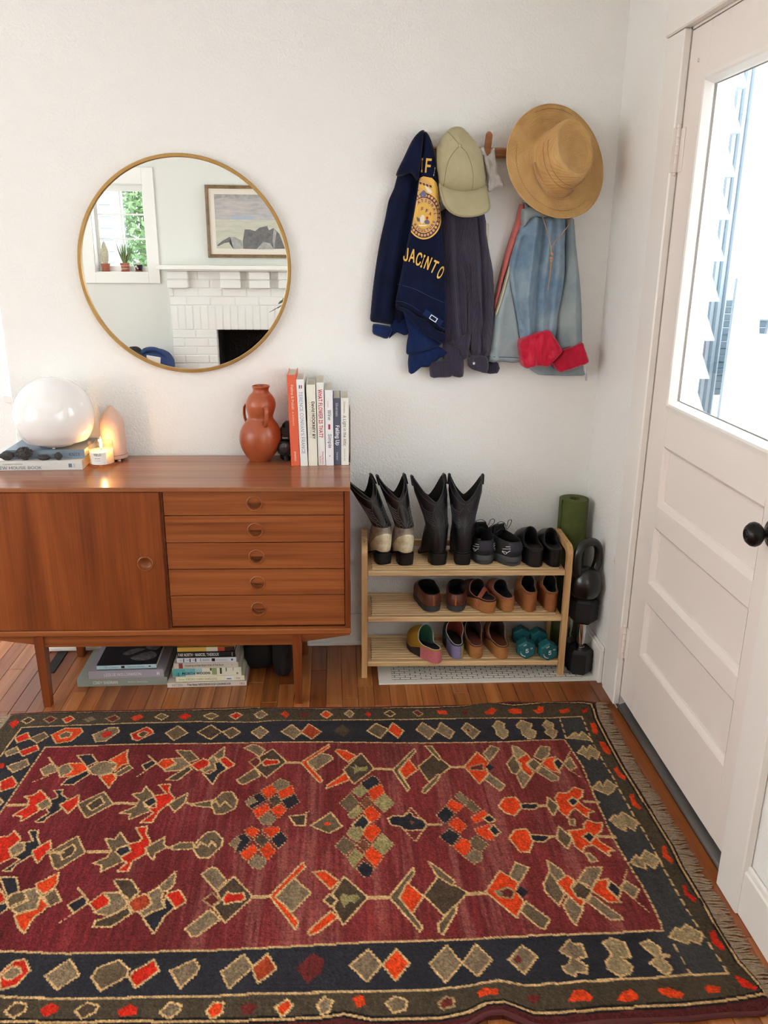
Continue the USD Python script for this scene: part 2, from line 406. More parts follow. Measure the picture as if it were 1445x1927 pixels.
rs = obj('rosette', move(lathe([(.0, .0), (.032, .0), (.032, .003), (.028, .006), (.018, .0085), (.0135, .012), (0, .012)], 40), ry=-90), 'bronze', dr)
rs.AddTranslateOp().Set(Gf.Vec3d(0, -1.318, .922))
obj('hook_hole', move(trimesh.creation.torus(.004, .0012, major_sections=16, minor_sections=6), (-.001, -.607, 2.005), ry=90), 'door_paint', dr)

# sheer cream curtains over the two large windows that the picture does not show
struct('window_3', cat_(*[box(.012, .013, -3.95 + .09 * k, -3.95 + .09 * (k + 1) - .0005, .85, 2.2) for k in range(20)]), 'sheer', 'cream sheer curtain over the window beside the camera')
struct('window_4', box(XL - .05, XL - .049, -3.3, -1.0, .8, 2.25), 'sheer', 'cream sheer curtain over the window of the left wall')
# ================================================================== outside the door: the porch
pbr('siding_white', S(176, 182, 186), .6)
pbr('siding_grey', S(116, 130, 138), .6)
pbr('porch_floor', S(150, 152, 154), .7)
PW = thing('porch_wall', 'white lap-sided house wall just outside the door', 'wall', (0, -.3, 0))
obj('end_wall', box(.145, .228, 0, 1.4, 0, 2.5), 'siding_white', PW)
for i in range(20):
    z0 = -.01 + .1262 * i - .0128
    pts = [(.226, z0), (.286, z0), (.286, z0 + .004), (.231, z0 + .126), (.226, z0 + .126)]
    m = prism(pts, 1.4); v = m.vertices; m.vertices = np.c_[v[:, 0], v[:, 2], v[:, 1]]; m.fix_normals()
    obj('siding_board', m, 'siding_white', PW)
PC = thing('porch_column', 'fluted pale porch column seen past the siding', 'column', (.66, .55, 0))
obj('shaft', cat_(box(-.10, .06, 0, .16, 0, 2.6, .01)), 'siding_white', PC)
for k in range(5):
    obj('flute', box(-.085 + .03 * k, -.072 + .03 * k, -.006, .004, .1, 2.5, .003), 'siding_grey', PC)
PS = thing('porch_screen', 'white porch screen with tapered openings', 'screen', (.62, .3, 0))
g = sg.box(.0, 0, 2.2, 1.42)
for k in range(7):
    c = .135 + .086 * k
    g = g.difference(sg.Polygon([(c - .021, 1.262), (c + .021, 1.262), (c + .015, 1.205), (c - .015, 1.205)]))
obj('panel', move(stand(prism(g, .02)), (0, 0, 0)), 'siding_white', PS)
PB = thing('neighbour_siding', 'grey lap siding seen through the porch screen', 'wall', (.6, .62, 0))
for k in range(14):
    obj('siding_board', box(.12, 2.4, -.004 * (k % 2), .02, .9 + .03 * k, .9 + .03 * k + .028, .002), 'siding_grey', PB)
tag(obj('porch_deck', box(.14, 4.0, -3.0, 3.0, -.12, -.02), 'porch_floor'), 'pale porch deck outside the door', 'deck')
tag(obj('lawn', box(-14, 14, -16, -4.4, -.5, -.4), 'porch_floor'), 'pale ground outside behind the house', 'ground')
# ================================================================== teak sideboard
wood('teak_door', S(96, 43, 17), S(128, 63, 26), S(158, 84, 38), 'z', along=.7, across=7.5, rough=.36, spread=0.05, coat=.15, rings=1.2, fine=190)
wood('teak', S(112, 56, 26), S(144, 78, 38), S(166, 97, 52), 'x', along=1.0, across=30, rough=.36, spread=0.09, coat=.12, rings=.9, fine=200)
wood('teak_top', S(124, 72, 44), S(150, 92, 60), S(172, 114, 78), 'x', along=1.0, across=22, rough=.27, spread=0.03, coat=.3, rings=.9, fine=200)
wood('teak_dark', S(78, 34, 14), S(104, 50, 22), S(124, 64, 30), 'x', along=1.4, across=30, rough=.4, spread=0.05, coat=.1)
wood('teak_leg', S(92, 40, 16), S(122, 58, 24), S(140, 72, 32), 'z', along=1.4, across=30, rough=.38, spread=0.07, coat=.1)
pbr('shadow_gap', S(40, 16, 8), .8)
SB = thing('sideboard', 'long mid-century teak sideboard with a sliding door and five drawers', 'sideboard', (-.927, -.46, 0), -1.2)
SW, SD = 1.235, .423
obj('top', box(-SW - .001, .001, -.002, SD, .777, .7925, .0022), 'teak_top', SB)
obj('side_panel', box(-.018, 0, .002, SD, .285, .777, .0015), 'teak_leg', SB)
obj('side_panel', box(-SW, -SW + .018, .002, SD, .285, .777, .0015), 'teak_leg', SB)
obj('bottom_board', box(-SW - .001, .001, -.003, SD, .2735, .292, .002), 'teak', SB)
obj('back_panel', box(-SW + .018, -.018, SD - .012, SD, .292, .777), 'teak_dark', SB)
obj('divider', box(-.612, -.603, .016, SD - .012, .292, .777), 'teak_dark', SB)
obj('inner_front', box(-SW + .018, -.62, .045, .055, .292, .777), 'teak_dark', SB)
def cyl_y(r, y0, y1, x, z, n=48):
    c = trimesh.creation.cylinder(r, y1 - y0, sections=n); c.apply_transform(trimesh.transformations.rotation_matrix(math.pi / 2, (1, 0, 0)))
    c.apply_translation((x, (y0 + y1) / 2, z)); return c
def face(m):    # lathe axis z -> facing -y
    return move(m, rx=90)
RING = [(.0, -.0125), (.013, -.012), (.0185, -.009), (.0205, -.003), (.0212, .001), (.0222, .0032), (.0245, .0036), (.0262, .0024), (.0268, -.001), (.0268, -.013)]
RING2 = [(.0, -.0195), (.0175, -.0195), (.0202, -.017), (.0206, -.003)] + RING[4:]
# sliding door
dm = bool_sub(box(-1.213, -.6115, .003, .021, .2925, .775, .0018), cyl_y(.0262, -.01, .016, -.671, .5315))
dd = obj('door', dm, 'teak_door', SB, smooth=30)
dh = obj('handle', move(face(lathe(RING, 56)), (-.671, .003, .5315)), 'teak', dd, label='round recessed wooden pull')
zs = [(.694, .7755), (.6005, .6915), (.507, .598), (.412, .5045), (.3, .4095)]
zk = [.7335, .6415, .549, .4545, .361]
for (a, b), k in zip(zs, zk):
    m = bool_sub(box(-.601, -.0195, .014, .035, a, b, .001), cyl_y(.0262, 0, .034, -.3095, k))
    d_ = obj('drawer', m, 'teak', SB, smooth=30)
    half = [(.0208 * math.cos(t), .0208 * math.sin(t)) for t in np.linspace(0, math.pi, 26)]
    cap = move(stand(prism(half, .0085)), (-.3095, .0235, k + .001))
    h_ = obj('handle', cat_(move(face(lathe(RING2, 56)), (-.3095, .014, k)), cap), 'teak', d_)
obj('drawer_carcass', box(-.603, -.018, .036, .05, .292, .777), 'shadow_gap', SB)
# base: front rail with tapered ends, legs, side rails
def rail(y0, y1):
    pts = [(-SW + .002, .274), (-SW + .002, .262), (-1.064, .237), (-1.034, .2275), (-.198, .2275), (-.17, .237), (-.002, .262), (-.002, .274)]
    return move(stand(prism(pts, y1 - y0)), (0, y1, 0))
obj('front_rail', rail(.012, .032), 'teak', SB)
obj('back_rail', rail(SD - .05, SD - .03), 'teak', SB)
for lx in (-1.0495, -.1835):
    w = .0155
    obj('leg', loft([np.array([(lx + sx * w_, y0 + sy * d_, z) for sx, sy in ((-1, -1), (1, -1), (1, 1), (-1, 1))]) for z, w_, d_, y0 in ((0, .012, .014, .02), (.22, .0152, .021, .024), (.274, .0152, .021, .024))]), 'teak_leg', SB, smooth=False)
    obj('leg', loft([np.array([(lx + sx * w_, y0 + sy * d_, z) for sx, sy in ((-1, -1), (1, -1), (1, 1), (-1, 1))]) for z, w_, d_, y0 in ((0, .012, .014, SD - .035), (.22, .0152, .021, SD - .04), (.274, .0152, .021, SD - .04))]), 'teak_leg', SB, smooth=False)
    obj('side_rail', box(lx - .01, lx + .01, .04, SD - .05, .205, .274, .001), 'teak_dark', SB)

# dark floor strip running back under the sideboard
tag(obj('floor_strip', box(-2.068, -2.03, -.19, -.02, 0, .004, .001), 'sealant_dark'), 'dark flat strip on the floor behind the left leg of the sideboard', 'strip')

# ------------------------------------------------------------------ round mirror
pbr('brass_frame', S(204, 164, 104), .33, .8, var=S(184, 142, 82), vscale=14)
M['mirror_glass'] = usdkit.material(stage, '/World/Looks/mirror_glass', {'p': ('principled_bsdf', {'base_color': (.93, .945, .94), 'metallic': 1.0, 'roughness': 0.0})}, [], surface='p.BSDF')
MR = thing('mirror', 'large round wall mirror with a thin brass frame', 'mirror', (-1.4795, 0, 1.4555))
R = .3605
obj('frame', face(lathe([(R - .012, .006), (R - .012, .0225), (R - .0105, .0245), (R - .002, .0245), (R, .0225), (R, .002), (R - .012, .002), (R - .012, .006)], 160)), 'brass_frame', MR, smooth=40)
obj('mirror_glass', face(lathe([(0, .0155), (R - .0115, .0155), (R - .0115, .004), (0, .004)], 160)), 'mirror_glass', MR, smooth=40)
# ================================================================== books
pbr('paper', S(222, 214, 198), .8, var=S(196, 186, 168), vscale=3.0, vstretch=(1, 1, 220))
pbr('paper_across', S(224, 218, 206), .8, var=S(198, 190, 176), vscale=3.0, vstretch=(220, 1, 1))
_inks = {}
def ink(c):
    k = 'print_%02x%02x%02x' % tuple(c)
    if k not in _inks:
        pbr(k, S(*c), .5); _inks[k] = 1
    return k
LIE = np.array([[0, 0, -1, 0], [0, 1, 0, 0], [1, 0, 0, 0], [0, 0, 0, 1.0]])
def spine_text(s, size, x, z, y, width=None, bold=False, depth=.0004):
    """text running down a standing spine; x = baseline, z = start height"""
    m = text(s, size, depth, bold, width)
    v = m.vertices.copy()
    m.vertices = np.c_[v[:, 1] + x, -v[:, 2] + y, -v[:, 0] + z]
    return m
def patch(x0, x1, z0, z1, y, d=.0004):
    return box(x0, x1, y - d, y + .0003, z0, z1)
def book(label, loc, T, Hh, D, cover, lettering=(), spine=None, lie=False, rotz=0, lean=0, soft=False, group=None, bands=(), rough=.45, name='book'):
    """A book of thickness T, height Hh, depth D, spine towards -y. lettering: (text, size, x, z, colour, width, bold)."""
    t = thing(name, label, 'book', loc, rotz, group)
    X = LIE.copy()
    if lie:
        X[0, 3] = Hh
    elif lean:
        X = trimesh.transformations.rotation_matrix(math.radians(lean), (0, 1, 0))
    else:
        X = np.eye(4)
    def put(n, m, mat, par=t, **k):
        m = m.copy(); m.apply_transform(X); return obj(n, m, mat, par, **k)
    b = .0012 if soft else .0026
    o = 0 if soft else .0035
    cm = ink(cover) if not isinstance(cover, str) else cover
    cov = put('cover', cat_(box(0, b, 0, D, 0, Hh, .0005), box(T - b, T, 0, D, 0, Hh, .0005)), cm)
    r = .35 * T if not soft else .12 * T
    sp = [(0, .003), (0, r * .35), (T * .06, .0008), (T * .2, 0), (T * .8, 0), (T * .94, .0008), (T, r * .35), (T, .003)]
    put('spine', prism(sp, Hh), ink(spine) if spine else cm)
    put('page_block', box(b, T - b, .002, D - o, o, Hh - o), 'paper_across' if lie else 'paper')
    for (x0, x1, z0, z1, c) in bands:
        put('band', patch(x0, x1, z0, z1, 0), ink(c))
    for (s, size, x, z, c, w, bo) in lettering:
        put('lettering', spine_text(s, size, x, z, -.0002, w, bo), ink(c))
    return t
ZT = .7928
# standing row, left to right
book('tall coral-orange book at the left end of the standing row', (-1.127, -.19, ZT), .031, .318, .168, (226, 100, 66),
     [('Patina & Polish  •', .0085, .0115, .285, (245, 222, 200), .098, False), ('antiques', .0065, .0125, .183, (240, 190, 160), .04, False), ('phaidon', .007, .013, .052, (246, 226, 204), .034, False)], lean=-1.3, group='books standing in a row')
book('white book lettered with a French travel title, second from the left in the standing row', (-1.0945, -.192, ZT), .026, .303, .165, (238, 236, 232),
     [('TERENCE CONRAN’S FRANCE', .0115, .007, .262, (126, 138, 160), .218, False)], lean=-1.5, bands=((.008, .0115, .272, .284, (40, 60, 110)), (.0145, .018, .272, .284, (200, 70, 70))), group='books standing in a row')
book('cream book with painter lettering in black, third in the standing row', (-1.066, -.19, ZT), .031, .285, .16, (236, 230, 214),
     [('David HOCKNEY BY', .0095, .0165, .228, (36, 34, 34), .132, True), ('DAVID HOCKNEY', .0085, .0065, .226, (206, 198, 184), .128, False)], lean=-.6, group='books standing in a row')
book('white paperback with crimson flower lettering on its spine', (-1.0325, -.183, ZT), .0255, .291, .16, (240, 238, 232),
     [('WHAT FLOWER IS THAT?', .0125, .0065, .268, (196, 38, 72), .168, True), ('Stirling Macoboy', .005, .0145, .05, (200, 60, 80), .046, False), ('Ure Smith', .005, .006, .034, (200, 60, 80), .026, False)], lean=-.6, soft=True, group='books standing in a row')
book('white book about wine with a small red drop on its spine', (-1.0055, -.187, ZT), .0275, .266, .15, (240, 236, 238),
     [('Wine', .0115, .0095, .198, (56, 56, 60), .036, False), ('Simple', .0115, .0095, .113, (56, 56, 60), .05, False), ('ten speed', .0045, .009, .228, (206, 170, 180), .02, False)], soft=True, lean=-.3,
     bands=((.0105, .0175, .129, .147, (186, 26, 70)), (.012, .0165, .032, .037, (170, 170, 176))), group='books standing in a row')
book('slate-blue book of poems with bold white lettering', (-.9775, -.181, ZT), .0255, .237, .158, (86, 88, 106),
     [('Silverstein', .0085, .008, .221, (206, 206, 214), .047, False), ('Falling Up', .0125, .0075, .143, (244, 244, 246), .072, True), ('harper', .006, .0095, .047, (210, 210, 216), .03, False)], lean=-.1, group='books standing in a row')
book('white book of poems with thin grey lettering at the right end of the standing row', (-.9515, -.182, ZT), .0265, .238, .158, (238, 234, 224),
     [('Silverstein', .0065, .0085, .226, (176, 166, 150), .04, False), ('A Light in the Attic', .0105, .0075, .177, (96, 94, 98), .108, False), ('harper & row', .006, .0095, .06, (186, 176, 160), .045, False)], lean=0, group='books standing in a row')
be = thing('bookend', 'pink-beige metal bookend holding the right end of the book row', 'bookend', (-.9205, -.17, ZT))
pbr('bookend_paint', S(212, 186, 172), .45)
obj('upright', move(stand(prism(sg.box(-.075, 0, .075, .185).buffer(-.012).buffer(.012), .0022)), (0, 0, 0), rz=90).apply_translation((.001, .085, 0)), 'bookend_paint', be)
obj('foot', box(-.004, .0, .01, .16, 0, .0014), 'bookend_paint', be)

# lying books under the lamp
book('large white coffee-table book lying flat at the bottom of the pile under the lamp', (-2.168, -.226, ZT), .0335, .332, .205, (214, 210, 204),
     [('NEW HOUSE BOOK', .0105, .004, .287, (96, 104, 120), .152, False), ('TERENCE CONRAN', .0042, .0195, .263, (180, 168, 156), .066, False)], lie=True, rotz=1,
     bands=((.009, .022, .034, .045, (104, 116, 132)), (.0085, .0225, .0235, .029, (190, 188, 186))))
book('blue-grey book lying on the white coffee-table book, under the globe lamp', (-2.094, -.196, ZT + .034), .0305, .262, .178, (128, 142, 156),
     [('INTERIORS — ROOMS', .006, .0095, .158, (52, 66, 84), .075, False), ('KNSY', .0125, .0075, .052, (60, 74, 92), .037, False)], lie=True, rotz=.4)
# four small dark stones on the ledge of the bottom book
pbr('pebble', S(70, 66, 66), .7, var=S(44, 42, 44), vscale=90, bump=(160, .5, .002))
pbr('driftwood', S(82, 76, 74), .75, var=S(38, 35, 36), vscale=120, bump=(200, .9, .004))
def stone(label, x, y, sx, sy, sz, seed, mat='pebble', rough=.12, fr=90):
    m = trimesh.creation.icosphere(4, 1.0)
    d = meshkit.fbm(m.vertices * 1.3 + 5, 3, seed) - .5
    e = meshkit.noise(m.vertices * 4.5, seed + 9) - .5
    m.vertices = m.vertices * (1 + .5 * d + rough * e)[:, None]
    m.vertices = m.vertices * (sx, sy, sz)
    m.apply_translation((x, y, ZT + .0335 - m.bounds[0, 2]))
    return tag(obj('stone', m, mat, smooth=60), label, 'stone')
stone('dark streaked stone at the left end of the book ledge', -2.085, -.214, .0245, .011, .0155, 3, rough=.2)
stone('lumpy pitted dark stone, largest of the stones on the book ledge', -2.027, -.2135, .027, .0125, .0215, 8, 'driftwood', .55)
stone('flat smooth grey pebble on the book ledge', -1.964, -.2145, .0215, .011, .0085, 12, rough=.02)
stone('small round dark pebble on the right of the book ledge', -1.913, -.2155, .0125, .0105, .0125, 21, rough=.25)

# ------------------------------------------------------------------ globe lamp
pbr('opal_glass', S(246, 241, 238), .09, subsurface_weight=.35, subsurface_radius=(.08, .07, .06), subsurface_scale=.3, coat_weight=.5, coat_roughness=.04)
pbr('white_plastic', S(232, 228, 224), .35)
GL = thing('globe_lamp', 'large white opal glass globe lamp standing on two books', 'table lamp', (-1.936, -.143, ZT + .0665))
R = .1325; zc = .106
pr_ = [(0, .0245)] + [(math.sqrt(max(R * R - (z - zc) ** 2, 0)), z) for z in np.r_[.0245, .035, .05, zc - np.cos(np.linspace(.9, math.pi, 42)) * R]]
pr_[-1] = (0, zc + R)
obj('globe', lathe(pr_, 96), 'opal_glass', GL, smooth=60)
obj('base', lathe([(0, .005), (.052, .005), (.071, .0165), (.0775, .0235), (.077, .027), (0, .027)], 64), 'white_plastic', GL)
for a in (-90, 30, 150):
    obj('foot', move(trimesh.creation.cylinder(.005, .0085, sections=16), (.043 * math.cos(math.radians(a)), .043 * math.sin(math.radians(a)), .0043)), 'white_plastic', GL)

# ------------------------------------------------------------------ candle in a glass
M['clear_glass'] = usdkit.material(stage, '/World/Looks/clear_glass', {
    'lw': ('layer_weight', {'blend': .5}), 'pw': ('math', {'math_type': 'power', 'value2': 3.0}), 'ma': ('math', {'math_type': 'multiply_add', 'value2': .75, 'value3': .05}),
    't': ('transparent_bsdf', {'color': (.97, .96, .94)}), 'g': ('glossy_bsdf', {'roughness': .03, 'color': (1, 1, 1)}), 'm': ('mix_closure', {})},
    [('lw.facing', 'pw.value1'), ('pw.value', 'ma.value1'), ('ma.value', 'm.fac'), ('t.BSDF', 'm.closure1'), ('g.BSDF', 'm.closure2')], surface='m.closure')
pbr('wax', S(246, 222, 186), .5, subsurface_weight=.8, subsurface_radius=(.05, .025, .012), subsurface_scale=.6)
pbr('candle_label', S(238, 232, 224), .6)
pbr('wick_black', S(22, 18, 16), .8)
emitter('flame', (1.0, .52, .18), 260.0)
CN = thing('candle', 'lit candle in a clear glass with a white label', 'candle', (-1.783, -.165, ZT))
r = .0425
obj('glass', lathe([(0, 0), (r - .003, 0), (r - .0005, .002), (r, .006), (r, .084), (r - .0008, .0852), (r - .002, .084), (r - .0022, .012), (0, .009)], 64), 'clear_glass', CN)
obj('wax', lathe([(0, .0095), (r - .0026, .0125), (r - .0026, .056), (r - .004, .0545), (.006, .0535), (0, .0535)], 48), 'wax', CN)
obj('wick', move(trimesh.creation.cylinder(.0009, .012, sections=8), (.001, 0, .059)), 'wick_black', CN)
obj('flame', move(lathe([(0, 0), (.0028, .0035), (.0047, .009), (.0045, .015), (.0031, .024), (.0014, .034), (0, .041)], 20), (.001, 0, .0615)), 'flame', CN)
def wrap(m, rad, a0=-90.0):    # bends xy-plane lettering (x along, y up) round a cylinder, centred on angle a0
    v = m.vertices; a = math.radians(a0) + v[:, 0] / rad
    m = m.copy(); m.vertices = np.c_[(rad + v[:, 2]) * np.cos(a), (rad + v[:, 2]) * np.sin(a), v[:, 1]]; return m
lb = trimesh.creation.box((.056, .042, .0004)); lb = lb.subdivide().subdivide().subdivide().subdivide()
lb.apply_translation((0, .034, .0003))
lab = obj('label', wrap(lb, r, -92), 'candle_label', CN)
for s, h, z, w in (('YIELD', .0068, .0445, .026), ('palo santo', .0026, .034, .019), ('8 oz  soy wax', .0018, .026, .02)):
    t_ = text(s, h, .0003, s == 'YIELD', w); t_.apply_translation((-w / 2 - .002, z, .0006))
    obj('lettering', wrap(t_, r, -92), ink((70, 62, 56)), lab)
t_ = text('2', .0035, .0003); t_.apply_translation((.0195, .0165, .0006)); obj('lettering', wrap(t_, r, -92), ink((110, 100, 92)), lab)

# ------------------------------------------------------------------ ceramic diffuser
pbr('stoneware', S(226, 186, 164), .62, bump=(240, .15, .001))
pbr('stoneware_base', S(206, 170, 150), .5)
DF = thing('diffuser', 'bell-shaped pinkish ceramic diffuser behind the candle', 'diffuser', (-1.7625, -.075, ZT))
obj('cover', lathe([(.0425, .022), (.0432, .024), (.0425, .1), (.0415, .128), (.0375, .146), (.029, .163), (.02, .176), (.0115, .186), (.0085, .192), (.0055, .193), (.0045, .188)], 64), 'stoneware', DF, smooth=60)
obj('base', lathe([(0, .006), (.038, .006), (.0455, .009), (.0465, .013), (.0455, .021), (0, .0215)], 64), 'stoneware_base', DF)
for a in (-50, 70, 190):
    obj('foot', move(trimesh.creation.cylinder(.006, .0065, sections=14), (.033 * math.cos(math.radians(a)), .033 * math.sin(math.radians(a)), .0033)), 'stoneware_base', DF)

# ------------------------------------------------------------------ terracotta jug
pbr('terracotta', S(178, 92, 56), .33, var=S(152, 70, 38), vscale=9, coat_weight=.12, coat_roughness=.25, bump=(30, .06, .003))
JG = thing('jug', 'gourd-shaped terracotta jug with two strap handles', 'jug', (-1.2425, -.098, ZT))
prof = [(0, .0), (.034, .0), (.04, .004), (.056, .026), (.069, .052), (.0745, .078), (.0725, .102), (.063, .125), (.0515, .142), (.0445, .154), (.0445, .164), (.048, .176), (.0515, .19), (.0525, .202), (.049, .217), (.0405, .233), (.031, .243), (.0275, .25), (.0275, .257), (.0305, .2635), (.0305, .267), (.0275, .2675), (.0245, .258), (.0245, .248), (.02, .235)]
pc = catmull(np.array(prof), 5); pc[:, 0] = np.maximum(pc[:, 0], 0); pc[0, 0] = 0
lean_x = lambda m: (m.vertices.__setitem__((slice(None), 0), m.vertices[:, 0] + .045 * m.vertices[:, 2]), m)[1]
jb = lathe(pc, 96)
lean_x(jb)
obj('body', jb, 'terracotta', JG, smooth=60)
for a in (-68, 152):
    c, s_ = math.cos(math.radians(a)), math.sin(math.radians(a))
    path = catmull(np.array([(.046, .198), (.0585, .199), (.068, .187), (.069, .165), (.0655, .146), (.058, .132)]), 6)
    rings = []
    tt = np.gradient(path, axis=0); tt /= np.linalg.norm(tt, axis=1, keepdims=True)
    for (pr_x, pz), tv in zip(path, tt):
        nrm = np.array([tv[1], -tv[0]])
        ring = []
        for k in range(12):
            q = 2 * math.pi * k / 12
            o, w_ = .0035 * math.cos(q), .0075 * math.sin(q)
            rr, zz = pr_x + nrm[0] * o, pz + nrm[1] * o
            ring.append((rr * c - w_ * s_, rr * s_ + w_ * c, zz))
        rings.append(ring)
    hm = loft(rings); lean_x(hm)
    if hm.volume < 0: hm.invert()
    obj('handle', hm, 'terracotta', JG, smooth=60)

# ------------------------------------------------------------------ camera standing on its side behind the jug
pbr('camera_black', S(20, 20, 21), .42, bump=(500, .25, .0006))
pbr('lens_rim', S(30, 30, 32), .25)
pbr('lens_glass', S(16, 18, 24), .04, coat_weight=1.0)
CM = thing('camera', 'black SLR camera with its lens facing out, between the jug and the books', 'camera', (-1.1485, -.082, ZT))
obj('body', cat_(box(-.022, .028, -.022, .03, 0, .118, .008), box(-.02, .026, -.028, .02, .068, .1, .008), box(-.012, .026, -.02, .02, .096, .138, .012)), 'camera_black', CM)
obj('grip', move(trimesh.creation.cylinder(.009, .03, sections=20), (.0, -.03, .015)), 'camera_black', CM)
ln = obj('lens', move(face(lathe([(0, 0), (.025, 0), (.025, .012), (.0265, .014), (.0265, .026), (.0245, .028), (.0225, .028), (.0205, .022), (0, .021)], 48)), (-.004, -.018, .047)), 'lens_rim', CM)
obj('lens_glass', move(face(lathe([(0, .0262), (.006, .026), (.014, .0245), (.02, .0222), (.0, .0215)], 48)), (-.004, -.018, .047)), 'lens_glass', ln)
tl = text('Canon', .0055, .0004, True, .02); obj('lettering', move(stand(tl), (-.013, -.0284, .0805)), ink((214, 214, 214)), CM)
obj('dial', move(face(lathe([(0, 0), (.0035, 0), (.0035, .002), (0, .002)], 16)), (.014, -.0215, .018)), ink((150, 150, 152)), CM)
obj('dial', box(-.014, -.002, -.0286, -.027, .0975, .1), ink((120, 20, 30)), CM)

# ================================================================== under the sideboard
G1 = 'books stacked under the sideboard'
book('grey-green art book at the bottom of the left stack under the sideboard', (-1.913, -.298, .0005), .032, .322, .235, (146, 150, 140),
     [('CINDY SHERMAN', .0115, .0095, .266, (232, 230, 222), .088, False), ('Retrospective • Thames and Hudson', .0055, .013, .142, (214, 212, 202), .07, False)], lie=True, rotz=.4, group=G1)
book('lilac-grey design book in the middle of the left stack under the sideboard', (-1.868, -.303, .0335), .0315, .266, .225, (166, 158, 168),
     [('LESLIE WILLIAMSON', .0105, .0105, .212, (232, 228, 232), .132, False), ('R', .0115, .0095, .026, (230, 226, 230), .012, True)], lie=True, rotz=1.2, group=G1)
bk = book('book with pale blue spine and black photograph cover, on top of the left stack', (-1.839, -.296, .0665), .0175, .212, .2, (30, 30, 40),
     [('David Sedaris', .0058, .0065, .185, (120, 160, 176), .052, False), ('Calypso stories', .0058, .0065, .105, (120, 160, 176), .062, False)], spine=(190, 218, 226), lie=True, rotz=1.2, soft=True, group=G1,
     bands=((.0045, .0135, .113, .125, (30, 34, 40)), (.007, .011, .02, .028, (30, 34, 40))))
pbr('photo_grey', S(150, 148, 154), .4, var=S(60, 58, 66), vscale=60)
for pts in ([(.11, .05), (.135, .032), (.165, .03), (.196, .045), (.2, .075), (.18, .1), (.15, .09), (.128, .07)], [(.075, .085), (.1, .075), (.13, .1), (.15, .12), (.12, .128), (.09, .11)], [(.15, .13), (.19, .11), (.205, .15), (.17, .17)]):
    q = catmull(np.array(pts), 4, True)
    obj('cover_photograph', move(prism([tuple(p) for p in q], .0004), (0, 0, .0174)), 'photo_grey', bk)
book('beige cookbook at the bottom of the right stack under the sideboard', (-1.588, -.318, .0005), .02, .284, .225, (218, 204, 192),
     [('KATZEN', .0085, .0055, .268, (120, 112, 116), .038, False), ('The New MOOSEWOOD COOKBOOK', .0078, .006, .214, (62, 54, 50), .158, True), ('i Ɛ ɪ', .008, .0055, .024, (90, 84, 86), .016, True)], lie=True, rotz=.6, soft=True, group=G1)
book('cream garden book with a white sticker, second from the bottom of the right stack', (-1.556, -.3165, .0215), .0205, .246, .215, (232, 226, 196),
     [('Stones •', .005, .0075, .236, (170, 166, 140), .025, False), ('FRONT YARD GARDENS', .0085, .006, .209, (150, 150, 128), .11, False), ('firefly', .006, .007, .03, (90, 90, 80), .014, False)], lie=True, rotz=.6, soft=True, group=G1, bands=((.0035, .0175, .038, .071, (236, 236, 240)), (.006, .0115, .047, .064, (120, 124, 140))))
book('thick novel with teal and leaf-green spine art in the right stack', (-1.567, -.316, .0425), .0335, .2465, .17, (226, 220, 202),
     [('NORTH WOODS', .0085, .0085, .212, (20, 22, 22), .1, True)], lie=True, rotz=.4, group=G1, spine=(226, 222, 202),
     bands=((.0015, .032, .2, .2455, (92, 168, 168)), (.006, .0325, .165, .2, (120, 182, 188)), (.014, .0325, .14, .165, (168, 206, 204)), (.002, .016, .229, .232, (24, 60, 60)), (.002, .016, .2225, .2255, (24, 60, 60)), (.0055, .0325, .088, .105, (146, 164, 112)), (.0085, .0325, .07, .077, (72, 84, 54)), (.018, .0325, .052, .056, (100, 112, 82)), (.022, .0325, .106, .112, (80, 92, 60)), (.02, .0325, .028, .03, (120, 128, 100)), (.006, .0125, .012, .018, (150, 130, 90))))
book('pale grey drawing handbook with a red block on its spine', (-1.56, -.318, .0765), .0215, .23, .2, (206, 196, 182),
     [('Drawing on the Right Side of the Brain', .0078, .0075, .19, (92, 86, 80), .138, False), ('TP', .006, .007, .027, (150, 110, 90), .008, False)], lie=True, rotz=.8, soft=True, group=G1, bands=((.0005, .021, .198, .212, (152, 70, 62)),))
book('white paperback with small black figures along its spine', (-1.548, -.316, .0985), .019, .212, .185, (222, 222, 226),
     [('THE', .0055, .007, .202, (110, 120, 150), .009, False), ('LOST', .0055, .007, .178, (110, 120, 150), .01, False), ('ART OF', .0055, .007, .155, (110, 120, 150), .01, False), ('READING', .0065, .0065, .12, (110, 120, 150), .024, False), ('scott erickson', .0055, .007, .072, (160, 164, 180), .042, False)], lie=True, soft=True, group=G1,
     bands=((.003, .0165, .186, .189, (20, 20, 22)), (.003, .016, .163, .1665, (24, 24, 26)), (.003, .0165, .143, .1465, (20, 20, 22)), (.004, .0155, .126, .129, (150, 150, 156)), (.004, .0155, .076, .088, (30, 30, 32)), (.006, .013, .012, .019, (70, 100, 150))))
book('black paperback with white condensed lettering in the right stack', (-1.545, -.315, .118), .023, .206, .185, (18, 18, 20),
     [('FAR NORTH · MARCEL THEROUX', .0115, .006, .203, (230, 230, 230), .145, True)], lie=True, soft=True, rotz=-.2, group=G1, bands=((.004, .019, .009, .013, (150, 150, 150)),))
book('book with a yellow-to-red spine on top of the right stack', (-1.544, -.314, .1415), .017, .203, .185, (236, 190, 90),
     [], lie=True, soft=True, group=G1, bands=((.0005, .0165, .06, .1, (240, 232, 214)), (.0005, .0165, .035, .06, (190, 70, 46)), (.0005, .0165, .0, .035, (40, 22, 24))))
